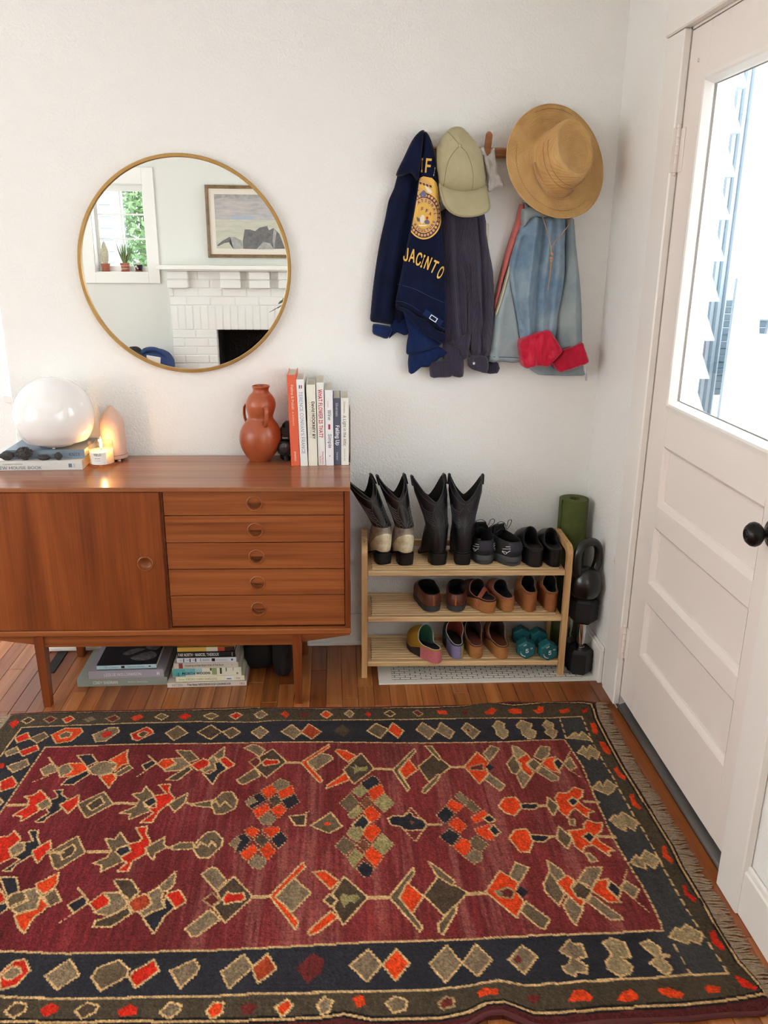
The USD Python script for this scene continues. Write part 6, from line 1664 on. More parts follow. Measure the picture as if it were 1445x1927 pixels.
fabric('denim', S(138, 154, 162), S(164, 174, 174), sheen=.05, nb=(420, .6, .0012))
fabric('denim_blue', S(104, 130, 156), S(152, 168, 178), sheen=.05, nb=(420, .6, .0012))
fabric('red_satin', S(190, 18, 50), S(210, 26, 62), rough=.4, sheen=.2, nb=(60, .3, .004))
fabric('coral_lining', S(196, 92, 88), S(212, 116, 108), rough=.6, nb=(80, .3, .003))
pbr('stitch_navy', S(48, 60, 104), .8)
pbr('stitch_denim', S(58, 74, 92), .8)
pbr('embroidery_gold', S(236, 186, 84), .7, bump=(600, .5, .0008))
pbr('embroidery_tan', S(222, 172, 104), .75, bump=(600, .5, .0008))
pbr('embroidery_brown', S(92, 58, 74), .8)
pbr('embroidery_purple', S(112, 58, 108), .75)
pbr('embroidery_blue', S(112, 108, 136), .75)
pbr('embroidery_cream', S(240, 224, 206), .75)
pbr('embroidery_red', S(196, 48, 44), .75)
pbr('buckle_metal', S(196, 196, 200), .3, .9)

# ---- navy club jacket
NJ = thing('jacket', 'navy corduroy club jacket with a yellow embroidered emblem on its back', 'jacket')
side = Cloth('fj_side', .034, .012, .03, [('f_s1', .014, .02), ('f_s2', .01, .014), ('f_s3', -.01, .012)], back=.01, amp=.014)
obj('sleeve', side.mesh(), 'navy_cord', NJ, smooth=60)
obj('sleeve_cuff', Cloth('fj_cuffL', .048, .01, .01, back=.02, amp=.014, freq=30).mesh(), 'navy_lining', NJ, smooth=60)
obj('side_flap', Cloth('fj_flapL', .034, .008, .01, back=.02, amp=.03, freq=36, seed=4).mesh(), 'navy_lining', NJ, smooth=60)
obj('lining', Cloth('fj_inner', .044, .016, .03, back=.03, amp=.03, freq=20, seed=5).mesh(), 'navy_lining', NJ, smooth=60)
obj('sleeve_end', Cloth('fj_tail', .036, .012, .012, back=.02, amp=.05, freq=34, seed=6).mesh(), 'navy_lining', NJ, smooth=60)
bk_ = Cloth('fj_back', .07, .014, .022, [('f_b1', .012, .014), ('f_b2', .008, .018), ('f_b3', .008, .015)], back=.06, step=.0045, amp=.006)
jb_ = obj('back_panel', bk_.mesh(), 'navy_cord', NJ, smooth=60)
bd_ = Cloth('fj_band', .084, .008, .006, back=.062, amp=.008, freq=24)
obj('waistband', bd_.mesh(), 'navy_cord', NJ, smooth=60)
cl_ = Cloth('fj_collar', .096, .008, .012, back=.05, amp=.008)
obj('collar', cl_.mesh(), 'navy_cord', NJ, smooth=60)
obj('seam', cat_(bk_.line(GP['f_h1'], .0009, .0003)), 'stitch_navy', jb_)
obj('seam', bd_.line(GP['f_h2'], .0007, .0006), 'stitch_navy', NJ)
def decal_text(cloth, s, h, x, z, ang, mat, par, width=None, dz=.0024, off=.0004, name='lettering'):
    m = text(s, h, dz, True, width)
    m = m.subdivide() if len(m.faces) < 400 else m
    m = move(m, (x, z, 0)) if not ang else move(move(m, rz=ang), (x, z, 0))
    return obj(name, cloth.decal(m, off), mat, par)
for ch, (x_, z_), a_ in zip('JACINTO', [(-.7365, 1.4835), (-.7185, 1.4815), (-.6975, 1.4715), (-.6775, 1.4635), (-.6675, 1.4605), (-.6465, 1.4495), (-.6245, 1.4315)], (-4, -10, -14, -18, -20, -24, -26)):
    decal_text(bk_, ch, .0405, x_, z_, a_, 'embroidery_gold', jb_, {'J': .0165, 'A': .022, 'C': .0205, 'I': .0065, 'N': .0195, 'T': .0195, 'O': .0185}[ch], name='letter')
decal_text(bk_, 'I', .041, -.6815, 1.7635, -2, 'embroidery_tan', jb_, .0055, name='letter')
decal_text(bk_, 'F', .042, -.6715, 1.7625, -5, 'embroidery_gold', jb_, .0215, name='letter')
decal_text(bk_, 'I', .026, -.6405, 1.752, -10, 'embroidery_cream', jb_, .003, name='letter')
# emblem: an oval corn-cob border with an eagle on top, a ring of words and a gold disc
EC = np.array([-.668, 1.628])
clip_ = sg.Polygon(bk_.poly).buffer(-.0025).intersection(sg.Polygon([(-.66, 1.80), (-.697, 1.755), (-.708, 1.69), (-.722, 1.6), (-.735, 1.545), (-.55, 1.5), (-.55, 1.8)]))
def plate(poly, z0, dz, mat, par, name='patch', n=2):
    g = poly.intersection(clip_)
    gs = [q for q in getattr(g, 'geoms', [g]) if q.geom_type == 'Polygon' and q.area > 2e-7]
    if not gs: return None
    ms = []
    for q in gs:
        q = sg.Polygon(np.vstack([resample(np.array(q.exterior.coords)[:-1], .0035)]))
        b = q.bounds; gx, gz = np.meshgrid(np.arange(b[0], b[2], .006), np.arange(b[1], b[3], .006)); g_ = np.c_[gx.ravel(), gz.ravel()]
        g_ = g_[shapely.contains_xy(q.buffer(-.003), g_[:, 0], g_[:, 1])]
        v = np.vstack([np.array(q.exterior.coords)[:-1], g_]); tri = Delaunay(v).simplices; c = v[tri].mean(1); tri = tri[shapely.contains_xy(q, c[:, 0], c[:, 1])]
        a = np.cross(v[tri[:, 1]] - v[tri[:, 0]], v[tri[:, 2]] - v[tri[:, 0]]); tri[a < 0] = tri[a < 0][:, ::-1]
        k = len(v); V_ = np.vstack([np.c_[v, np.full(k, dz)], np.c_[v, np.zeros(k)]])
        e = np.vstack([tri[:, [0, 1]], tri[:, [1, 2]], tri[:, [2, 0]]]); key = {tuple(x) for x in e.tolist()}
        rim = [f for i, j in key if (j, i) not in key for f in ((j, i, i + k), (j, i + k, j + k))]
        ms.append(trimesh.Trimesh(V_, np.vstack([tri, tri[:, ::-1] + k, rim]), process=False))
    m = bk_.decal(cat_(*ms), z0)
    m.faces = m.faces[:, ::-1]
    return obj(name, m, mat, par, smooth=False)
def ell(rx, rz, cx=0, cz=0, rot=0):
    return affinity.translate(affinity.rotate(affinity.scale(sg.Point(0, 0).buffer(1, quad_segs=24), rx, rz), rot, origin=(0, 0)), EC[0] + cx, EC[1] + cz)
EM = plate(ell(.0605, .076, 0, 0, 4), .0004, .0012, 'embroidery_gold', jb_, 'emblem')
plate(sg.Polygon([(-.715, 1.70), (-.7, 1.738), (-.672, 1.75), (-.645, 1.745), (-.628, 1.73), (-.622, 1.715), (-.617, 1.728), (-.612, 1.70), (-.607, 1.665), (-.64, 1.68), (-.68, 1.69)]), .0004, .0012, 'embroidery_gold', jb_, 'emblem')
plate(ell(.0555, .071, 0, 0, 4).difference(ell(.0445, .0555, 0, .0, 4)), .0016, .0005, 'embroidery_brown', jb_, 'emblem_ring')
for i in range(30):     # corn kernels round the border
    a = i / 30 * 2 * math.pi
    cx_, cz_ = .0498 * math.cos(a), .063 * math.sin(a)
    plate(ell(.0043, .0046, cx_, cz_), .0021, .0008, 'embroidery_tan', jb_, 'kernel')
plate(ell(.0445, .0555, 0, 0, 4), .0016, .0006, 'embroidery_tan', jb_, 'emblem_ring')
plate(ell(.0315, .0395, 0, 0, 4), .0022, .0006, 'embroidery_gold', jb_, 'emblem_disc')
def ring_word(s, rx, rz, size, a0, a1, inward):
    for i, ch in enumerate(s):
        a = math.radians(a0 + (a1 - a0) * i / (len(s) - 1))
        m = text(ch, size, .0006, True); m.apply_translation((-m.bounds[:, 0].mean(), -size / 2, 0))
        x_, z_ = EC[0] + rx * math.cos(a), EC[1] + rz * math.sin(a)
        if not clip_.contains(sg.Point(x_, z_).buffer(.004)):
            continue
        tang = math.degrees(math.atan2(rz * math.cos(a), -rx * math.sin(a)))
        m = move(move(m, rz=tang + (0 if inward else 180)), (x_, z_, 0))
        obj('letter', bk_.decal(m, .0023), 'embroidery_brown', jb_)
ring_word('VOCATIONAL', .0378, .0472, .0082, 176, 6, False)
ring_word('AGRICULTURE', .0378, .0472, .0082, 190, 335, True)
for ch, dx, dz in (('F', -.012, .0165), ('F', .0035, .011), ('A', .0155, .002)):
    decal_text(bk_, ch, .0105, EC[0] + dx, EC[1] + dz, -14, 'embroidery_purple', jb_, .0085, .001, .0028, name='letter')
    # letters sit on the gold disc
def poly_e(*pts): return sg.Polygon([(EC[0] + a, EC[1] + b) for a, b in pts])
plate(poly_e((-.012, -.006), (-.006, .002), (.002, .0), (.003, -.012), (-.001, -.024), (-.008, -.027), (-.012, -.018)), .0028, .0007, 'embroidery_cream', jb_, 'owl')
plate(poly_e((.001, -.018), (.012, -.012), (.021, -.02), (.018, -.027), (.006, -.027)), .0028, .0007, 'embroidery_blue', jb_, 'plough')
plate(poly_e((-.026, -.004), (-.014, -.01), (-.014, -.02), (-.022, -.018)), .0028, .0007, 'embroidery_blue', jb_, 'plough')
plate(poly_e((.006, -.006), (.013, -.002), (.016, -.01), (.009, -.013)), .0028, .0007, 'embroidery_red', jb_, 'sun')
plate(poly_e((-.018, -.029), (.012, -.03), (.008, -.0335), (-.014, -.0335)), .0028, .0006, 'embroidery_cream', jb_, 'furrow')
# eagle
plate(poly_e((-.034, .112), (-.012, .116), (.012, .108), (.024, .094), (.014, .092), (.0, .1), (-.016, .098), (-.026, .09)), .0016, .0008, 'embroidery_tan', jb_, 'wing')
plate(poly_e((-.03, .08), (-.016, .09), (-.006, .082), (.0, .07), (-.008, .058), (-.02, .062)), .0018, .0008, 'embroidery_tan', jb_, 'eagle')
plate(poly_e((.0, .094), (.012, .088), (.026, .075), (.022, .068), (.01, .074)), .0019, .0009, 'embroidery_cream', jb_, 'eagle')
plate(poly_e((-.018, .066), (-.002, .08), (.008, .07), (.004, .058), (-.01, .056)), .0022, .0008, 'embroidery_blue', jb_, 'feathers')
for k in range(5):
    plate(poly_e((-.03 + .011 * k, .107 - .003 * k), (-.022 + .011 * k, .106 - .003 * k), (-.02 + .011 * k, .1005 - .0035 * k), (-.026 + .011 * k, .1 - .003 * k)), .0026, .0005, 'embroidery_brown', jb_, 'feathers')
plate(poly_e((-.046, .08), (-.026, .086), (-.018, .078), (-.034, .072)), .0022, .0006, 'wick_black', jb_, 'feathers')
bx, bz = -.628, 1.292
obj('buckle', cat_(*[move(stand(prism(sg.box(-.014, -.008, .014, .008).difference(sg.box(-.011, -.0055, .011, .0055)), .0025)), (0, 0, 0), ry=32).apply_translation((bx, -.094, bz))]), 'buckle_metal', NJ)
obj('strap', move(move(box(-.045, .03, -.003, .0, -.011, .011, .001), ry=32), (bx + .006, -.0905, bz - .002)), 'navy_lining', NJ)

# ---- dark corduroy shirt
CS = thing('shirt', 'dark plum-navy corduroy shirt hanging under the khaki cap', 'shirt')
obj('tail', Cloth('co_tail', .02, .008, .02, back=.008).mesh(), 'shirt_cord', CS, smooth=60)
obj('body', Cloth('co_left', .036, .010, .02, [('f_c1', .014, .014), ('f_c2', .012, .01)], back=.012, amp=.008).mesh(), 'shirt_cord', CS, smooth=60)
obj('front', Cloth('co_fold', .05, .012, .012, [('f_c2', .01, .008), ('f_c5', -.01, .01)], back=.03, amp=.008).mesh(), 'shirt_cord', CS, smooth=60)
obj('cuff', Cloth('co_cuffb', .042, .008, .008, back=.02, amp=.014, freq=30).mesh(), 'shirt_cord', CS, smooth=60)
rs_ = Cloth('co_right', .054, .013, .02, [('f_c3', .012, .012), ('f_c4', .013, .010), ('f_c6', -.010, .006), ('f_c5', .008, .006)], back=.03, amp=.006)
obj('sleeve', rs_.mesh(), 'shirt_cord', CS, smooth=60)
cf_ = Cloth('co_cuff', .07, .010, .01, back=.03, amp=.008)
c_ = obj('sleeve_cuff', cf_.mesh(), 'shirt_cord', CS, smooth=60)
obj('button', move(face(lathe([(0, 0), (.005, 0), (.0052, .0012), (.0045, .002), (.0, .0015)], 20)), (-.4775, -.0805, 1.136)), 'buckle_metal', c_)

# ---- khaki cap
CP = thing('baseball_cap', 'khaki baseball cap hanging brim down over the corduroy shirt', 'cap')
cr_ = Cloth('cap_crown', .085, .07, .065, back=.04, amp=.010, freq=14, step=.005)
c_ = obj('crown', cr_.mesh(), 'khaki', CP, smooth=70)
br_ = Cloth('cap_brim', .075, .012, .03, back=.06, amp=.0, step=.005, slope=.75)
obj('brim', br_.mesh(), 'khaki', CP, smooth=60)
pbr('khaki_stitch', S(142, 130, 94), .9)
obj('seam', cat_(*[cr_.line(GP[k], .0009, .0005) for k in ('f_seam', 'f_seam2', 'f_seam3')]), 'khaki_stitch', c_)
bp = GP['f_seam'][0]
obj('button', move(face(lathe([(0, .0), (.0058, 0), (.0055, .0025), (.003, .0045), (0, .005)], 20)), (bp[0], -float(cr_.h([bp[0]], [bp[1]])[0]) + .001, bp[1])), 'khaki', CP)
bs = br_.poly; ctr_ = bs.mean(0)
obj('brim_stitch', cat_(*[tube(np.c_[(ctr_ + (bs - ctr_) * k)[:, 0], -(br_.h(*(ctr_ + (bs - ctr_) * k).T) + .0003), (ctr_ + (bs - ctr_) * k)[:, 1]], .0004, 4, closed=True) for k in (.93,)]), 'khaki_stitch', CP)

# ---- white cloth on the visible peg
WC = obj('cloth_scrap', Cloth('cloth', .05, .010, .008, back=.04, amp=.05, freq=60, step=.0035, seed=9).mesh(), 'white_linen', smooth=60)
tag(WC, 'crumpled white cloth looped over the bare peg between cap and straw hat', 'cloth')

# ---- denim jacket
DJ = thing('jacket', 'faded denim jacket with red lining and turned-up red cuffs under the straw hat', 'jacket')
obj('body', Cloth('dn_body', .03, .008, .02, [('f_d8', -.006, .01)], back=.012, amp=.012).mesh(), 'denim', DJ, smooth=60)
obj('lining', Cloth('dn_lining', .045, .008, .012, back=.012, amp=.008, freq=50).mesh(), 'coral_lining', DJ, smooth=60)
ff_ = Cloth('dn_front', .048, .008, .015, [('f_d6', .012, .02)], back=.03, amp=.012)
f_ = obj('front', ff_.mesh(), 'denim', DJ, smooth=60)
pbr('zip_tape', S(206, 196, 166), .8, bump=(800, .5, .0008))
obj('zipper', Cloth('zipper', .066, .003, .003, back=.045).mesh(), 'zip_tape', DJ, smooth=60)
obj('hem_stitch', ff_.line(GP['hem_line'], .001, .0006), 'stitch_denim', f_)
obj('sleeve', Cloth('dn_sleeveb', .056, .014, .018, [('f_d7', .010, .012)], back=.035, amp=.014, seed=3).mesh(), 'denim', DJ, smooth=60)
obj('sleeve', Cloth('dn_sleeve', .066, .016, .022, [('f_d1', .02, .011), ('f_d2', .018, .012), ('f_d3', .014, .010), ('f_d4', -.014, .009), ('f_d5', -.02, .012)], back=.04, amp=.012, seed=2).mesh(), 'denim_blue', DJ, smooth=60)
obj('shoulder', Cloth('dn_yoke', .085, .01, .02, back=.04, amp=.006).mesh(), 'denim', DJ, smooth=60)
obj('sleeve_cuff', Cloth('dn_cuffb', .085, .014, .012, back=.045, amp=.03, freq=44, seed=7).mesh(), 'red_satin', DJ, smooth=60, label='turned-up red cuff')
obj('sleeve_cuff', Cloth('dn_cuff', .104, .018, .014, back=.05, amp=.05, freq=38, seed=8).mesh(), 'red_satin', DJ, smooth=60, label='turned-up red cuff')
obj('zip_pull', cat_(box(-.0645, -.0605, -.056, -.052, 1.092, 1.116, .001), move(stand(prism(sg.LineString([(0, 0), (.003, -.022)]).buffer(.0035), .002)), (-.0615, -.053, 1.095))), 'buckle_metal', DJ)

# ---- straw hat
M['straw'] = usdkit.material(stage, '/World/Looks/straw', {
    'tc': ('texture_coordinate', {}), 'w': ('wave_texture', {'wave_type': 'rings', 'rings_direction': 'z', 'profile': 'sine', 'scale': 90.0, 'distortion': .8, 'detail': 1.0, 'detail_scale': 1.5}),
    'n': ('noise_texture', {'scale': 16.0, 'detail': 4.0}), 'r': ('rgb_ramp', {'ramp': [(.3, S(194, 148, 88)), (.7, S(214, 170, 106))]}), 'mx': ('mix', {'mix_type': 'multiply', 'fac': .16}), 'r2': ('rgb_ramp', {'ramp': [(0, (.55, .5, .42)), (.6, (1, 1, 1))]}),
    'b': ('bump', {'strength': .6, 'distance': .0012}), 'p': ('principled_bsdf', {'roughness': .6, 'sheen_weight': .1})},
    [('tc.object', 'w.vector'), ('tc.object', 'n.vector'), ('n.fac', 'r.fac'), ('r.color', 'mx.color1'), ('w.fac', 'r2.fac'), ('r2.color', 'mx.color2'), ('mx.color', 'p.base_color'), ('w.fac', 'b.height'), ('b.normal', 'p.normal')], surface='p.BSDF')
pbr('hat_thread', S(104, 68, 36), .8)
pbr('leather_cord', S(178, 138, 104), .6)
HT = thing('straw_hat', 'wide-brimmed straw hat hanging on the right end of the rail', 'hat', (-.234, -.1, 1.795))
az = np.array([.29, -.90, .27]); az /= np.linalg.norm(az)
upv = np.array([-.1, 0, 1.0]); ay = upv - az * (upv @ az); ay /= np.linalg.norm(ay); ax_ = np.cross(ay, az)
HT.AddTransformOp().Set(Gf.Matrix4d(*ax_, 0, *ay, 0, *az, 0, 0, 0, 0, 1))
n = 120; th = np.linspace(0, 2 * math.pi, n, endpoint=False)
def hring(rx, ry, z, cx=0, cy=0, wave=0):
    return np.c_[cx + rx * np.cos(th), cy + ry * np.sin(th), z + wave * np.cos(2 * th)]
kr = [hring(.0, .0, .092, .004, .012), hring(.02, .028, .0925, .004, .012), hring(.04, .056, .095, .004, .011), hring(.05, .07, .099, .004, .01), hring(.057, .079, .1055, .003, .01), hring(.062, .0845, .1085, .003, .01), hring(.067, .0895, .1065, .003, .009), hring(.0705, .093, .1, .003, .008), hring(.0735, .096, .085, .002, .006), hring(.0765, .099, .06, .001, .003), hring(.0795, .102, .03), hring(.082, .105, .012), hring(.0865, .109, .003)]
for k in np.linspace(.08, 1, 14):
    kr.append(hring(.0865 + (.1835 - .0865) * k, .109 + (.1835 - .109) * k, .001 + .006 * k * k, wave=-.009 * k * k))
top_ = np.array(kr)
under = top_[::-1].copy(); under[..., 2] -= .0022
hm = loft(np.concatenate([top_, under[:15]]), caps=False)
obj('brim_and_crown', hm, 'straw', HT, smooth=60)
obj('brim_edge', tube(top_[-1] - (0, 0, .001), .0022, 8, closed=True), 'straw', HT)
zz = []
def zig(rx, ry, z, a0, a1, amp, m, dz=0):
    t = np.linspace(math.radians(a0), math.radians(a1), m); s = np.where(np.arange(m) % 2, amp, -amp)
    k = rx
    return tube(np.c_[(rx + s) * np.cos(t), (ry + s) * np.sin(t), z + dz - .006 * np.cos(2 * t) * (.6 if z < .02 else 0)], .0005, 4)
zz.append(zig(.152, .158, .0062, 155, 305, .0022, 90))
zz.append(zig(.168, .171, .0082, 60, 110, .0015, 30))
zz += [zig(.0785, .101, .048, 150, 310, .0012, 90), zig(.0765, .0992, .072, 150, 310, .0012, 90)]
obj('stitching', cat_(*zz), 'hat_thread', HT, kind='stuff')
tc = np.radians(np.linspace(178, 300, 14))
sag = np.sin(np.linspace(0, math.pi, 14))
obj('cord', tube(np.c_[(.089 + .012 * sag) * np.cos(tc), (.11 + .012 * sag) * np.sin(tc), .009 + .004 * sag], .0024, 7, smooth=3), 'leather_cord', HT)
CD = thing('chin_cord', 'leather chin cord with wooden beads hanging from the straw hat', 'cord')
obj('cord', cat_(tube([(-.272, -.1, 1.64), (-.268, -.118, 1.615), (-.255, -.13, 1.575), (-.2425, -.135, 1.534), (-.239, -.135, 1.505)], .0017, 6, smooth=4), tube([(-.17, -.1, 1.632), (-.177, -.116, 1.61), (-.205, -.13, 1.575), (-.238, -.135, 1.534), (-.2375, -.135, 1.505)], .0017, 6, smooth=4), tube([(-.239, -.135, 1.49), (-.2385, -.134, 1.45), (-.242, -.133, 1.39)], .0015, 6, smooth=4), tube([(-.236, -.135, 1.49), (-.2365, -.133, 1.45), (-.2395, -.132, 1.415)], .0015, 6, smooth=4)), 'leather_cord', CD)
pbr('bead_wood', S(186, 132, 92), .45)
for z_ in (1.5085, 1.495):
    obj('bead', move(trimesh.creation.icosphere(2, .0058), (-.2378, -.135, z_), s=None), 'bead_wood', CD)
obj('knot', move(trimesh.creation.icosphere(2, .0042), (-.2378, -.135, 1.4865)), 'leather_cord', CD)

# ---- light switch behind the coats
pbr('ivory_plastic', S(226, 214, 190), .4)
SWT = thing('light_switch', 'ivory light switch plate on the wall between the coats', 'switch')
obj('plate', box(-.461, -.431, -.006, 0, 1.493, 1.607, .002), 'ivory_plastic', SWT)
obj('toggle', box(-.449, -.443, -.013, -.005, 1.545, 1.558, .002), 'ivory_plastic', SWT)
# ================================================================== the other side of the room, seen in the mirror
pbr('brick_white', S(232, 230, 224), .55, bump=(90, .5, .004))
pbr('mortar_white', S(224, 223, 217), .8)
pbr('soot', S(16, 15, 15), .9, bump=(40, .4, .01))
pbr('mantel_paint', S(236, 233, 226), .4)
FY = -4.03
FP = thing('fireplace', 'white painted brick fireplace with corbels under a white mantel shelf', 'fireplace', (-2.304, FY, 0))
FWD = 1.64; bx0, bx1, bzt = .37, 1.27, .864
obj('backing', cat_(box(.003, bx0 - .004, -.1, -.0035, 0, 1.33), box(bx1 + .004, FWD - .003, -.1, -.0035, 0, 1.33), box(bx0 - .004, bx1 + .004, -.1, -.0035, bzt + .004, 1.33)), 'mortar_white', FP)
obj('firebox', cat_(box(bx0, bx1, -.44, -.43, 0, bzt), box(bx0 - .01, bx0, -.44, -.1, 0, bzt), box(bx1, bx1 + .01, -.44, -.1, 0, bzt), box(bx0, bx1, -.44, -.1, bzt, bzt + .01), box(bx0, bx1, -.44, 0, 0, .01)), 'soot', FP)
rb = random.Random(11)
def brick(x0, x1, z0, z1, y=0.0):
    j = .0026
    obj('brick', box(x0 + j, x1 - j, -.08, y + rb.uniform(-.002, .003), z0 + j, z1 - j, .004), 'brick_white', FP)
def course(z0, z1, x0, x1, off, L=.196):
    x = x0 - off
    while x < x1 - .02:
        a, b = max(x, x0), min(x + L, x1)
        if b - a > .02: brick(a, b, z0, z1)
        x += L
hb_ = .0682
z = bzt
for i in range(12):
    z1 = bzt - i * hb_; z0 = max(z1 - hb_, 0)
    if z1 > .3 or i < 12:
        course(z0, z1, 0, bx0, (i % 2) * .098); course(z0, z1, bx1, FWD, (i % 2) * .098 + .05)
ns = 27
for k in range(ns):
    brick(FWD * k / ns, FWD * (k + 1) / ns, bzt, bzt + .197, y=0)
zt_ = bzt + .197
for i in range(4):
    course(zt_ + i * hb_, zt_ + (i + 1) * hb_, 0, FWD, .06 + (i % 2) * .098)
for cx_ in (.0, .42, .655, .89, 1.125, 1.46):
    cb = obj('corbel', box(cx_ + .006, cx_ + .158, -.01, .045, zt_ + 2 * hb_ + .004, zt_ + 4 * hb_), 'mortar_white', FP)
    for i in range(2):
        obj('brick', box(cx_, cx_ + .164, -.01, .055 + rb.uniform(-.002, .003), zt_ + (2 + i) * hb_ + .0035, zt_ + (3 + i) * hb_ - .0035, .004), 'brick_white', cb)
MT = thing('mantel_shelf', 'white wooden mantel shelf over the brick fireplace', 'mantel', (-2.372, FY, 1.334))
obj('shelf', box(0, 1.776, -.11, .13, .0115, .0435, .003), 'mantel_paint', MT)
obj('moulding', box(.045, 1.73, -.11, .085, 0, .0115, .003), 'mantel_paint', MT)
# framed landscape above the mantel
FM = thing('framed_drawing', 'brown framed drawing of sea rocks under a cloudy sky above the mantel', 'picture', (-1.985, -4.135, 1.712))
pbr('frame_wood', S(150, 122, 88), .45, var=S(110, 84, 56), vscale=30)
pbr('picture_mat', S(222, 212, 196), .8)
pbr('art_sky', S(196, 189, 183), .85, var=S(158, 155, 153), vscale=9, vstretch=(1, 1, 4))
pbr('art_sea', S(204, 199, 172), .85, var=S(176, 177, 168), vscale=9, vstretch=(1, 1, 5))
pbr('art_hill', S(166, 174, 188), .85)
pbr('art_rock', S(122, 118, 116), .85, var=S(92, 90, 90), vscale=40)
pbr('art_rock_pale', S(178, 174, 168), .85, var=S(140, 138, 134), vscale=40)
pbr('art_dark', S(64, 62, 66), .85)
wF, hF = .93, .276
def rfr(i, y): return np.array([(0 + i, y, -hF + i), (wF - i, y, -hF + i), (wF - i, y, hF - i), (0 + i, y, hF - i)])
obj('frame', loft([rfr(0, 0), rfr(0, .018), rfr(.006, .026), rfr(.014, .02), rfr(.02, .024), rfr(.026, .012), rfr(.026, .006)], caps=False), 'frame_wood', FM, smooth=False)
obj('mat_board', box(.02, wF - .02, 0, .007, -hF + .02, hF - .02), 'picture_mat', FM)
def art(pts, mat, d, name='drawing'):
    m = prism([(x + 1.985, z - 1.712) for x, z in pts], .0004); v = m.vertices; m.vertices = np.c_[v[:, 0], .007 + d + v[:, 2], v[:, 1]]; m.fix_normals()
    obj(name, m, mat, FM)
x0, x1, zb, ztp, zh = -1.915, -1.125, 1.506, 1.92, 1.732
art([(x0, zh), (x1, zh), (x1, ztp), (x0, ztp)], 'art_sky', 0); art([(x0, zb), (x1, zb), (x1, zh), (x0, zh)], 'art_sea', 0)
art([(x0, zh - .002), (x1, zh - .002), (x1, zh + .002), (x0, zh + .002)], 'art_hill', .0005)
art([(-1.79, zh), (-1.775, 1.75), (-1.749, 1.762), (-1.712, 1.751), (-1.665, 1.763), (-1.625, 1.752), (-1.6, zh)], 'art_hill', .0006)
art([(x0, 1.88), (-1.8, 1.9), (-1.65, 1.885), (-1.5, 1.902), (-1.3, 1.89), (x1, 1.9), (x1, ztp), (x0, ztp)], 'art_rock_pale', .0006)
art([(-1.91, 1.53), (-1.87, 1.562), (-1.807, 1.597), (-1.79, 1.56), (-1.85, 1.548), (-1.9, 1.524)], 'art_rock', .0007)
art([(-1.807, 1.597), (-1.765, 1.596), (-1.704, 1.567), (-1.70, 1.507), (-1.777, 1.503)], 'art_rock_pale', .0007)
art([(-1.81, 1.55), (-1.80, 1.59), (-1.777, 1.5)], 'art_dark', .0009)
art([(-1.70, 1.567), (-1.681, 1.656), (-1.64, 1.655), (-1.594, 1.642), (-1.535, 1.561), (-1.56, 1.503), (-1.7, 1.506)], 'art_rock', .0008)
art([(-1.6, 1.642), (-1.562, 1.67), (-1.5, 1.684), (-1.486, 1.65), (-1.447, 1.669), (-1.402, 1.621), (-1.36, 1.51), (-1.55, 1.503)], 'art_rock', .0007)
art([(-1.59, 1.505), (-1.535, 1.561), (-1.48, 1.55), (-1.452, 1.503)], 'art_rock_pale', .001)
art([(-1.46, 1.57), (-1.447, 1.669), (-1.425, 1.64), (-1.45, 1.5)], 'art_rock_pale', .001)
art([(-1.3, 1.506), (-1.36, 1.6), (-1.28, 1.64), (-1.19, 1.58), (-1.14, 1.506)], 'art_rock', .0009)
# window beside the fireplace
def small_window(n, hx0, hx1, label):
    w = thing(f'window_{n}', label, None, (0, YF, 0), kind='structure')
    z0, z1 = 1.315, 1.99
    T = .09
    obj('casing', box(hx0 - T, hx0, 0, .02, z0 - .085, z1 + .12, .002), 'mantel_paint', w); obj('casing', box(hx1, hx1 + T, 0, .02, z0 - .085, z1 + .12, .002), 'mantel_paint', w)
    obj('casing', box(hx0, hx1, 0, .02, z1, z1 + .12, .002), 'mantel_paint', w); obj('casing', box(hx0, hx1, 0, .022, z0 - .085, z0, .002), 'mantel_paint', w)
    obj('sill', box(hx0 + .004, hx1 - .004, -.14, -.0005, z0 - .012, z0 + .004, .001), 'mantel_paint', w)
    obj('jamb', cat_(box(hx0, hx0 + .004, -.142, .0, z0, z1), box(hx1 - .004, hx1, -.142, .0, z0, z1), box(hx0 + .004, hx1 - .004, -.142, -.0005, z1 - .004, z1)), 'mantel_paint', w)
    s = .03
    sash = obj('sash', cat_(box(hx0 + .003, hx0 + s, -.135, -.1, z0 + .002, z1 - .003), box(hx1 - s, hx1 - .003, -.135, -.1, z0 + .002, z1 - .003), box(hx0 + s, hx1 - s, -.134, -.1, z1 - .05, z1 - .003), box(hx0 + s, hx1 - s, -.134, -.1, z0 + .002, z0 + .045)), 'mantel_paint', w)
    xm = (hx0 + hx1) / 2
    for q_, (a, b, c, d) in enumerate(((xm - .006, xm + .006, z0 + .04, z1 - .045), (hx0 + .02, hx1 - .02, 1.757, 1.769), (hx0 + .02, hx1 - .02, 1.569, 1.581))):
        obj('muntin', box(a, b, -.128 + .003 * (q_ > 0), -.108 + .003 * (q_ > 0), c, d, .002), 'mantel_paint', sash)
    for i, (a, b) in enumerate(((hx0 + s, xm - .006), (xm + .006, hx1 - s))):
        for c, d in ((z0 + .045, 1.569), (1.581, 1.757), (1.769, z1 - .05)):
            obj('window_pane', box(a, b, -.1195, -.1165, c, d), 'pane', sash)
small_window(1, -2.90, -2.475, 'small six-pane window left of the fireplace, seen in the mirror')
small_window(2, -.615, -.19, 'small six-pane window right of the fireplace')
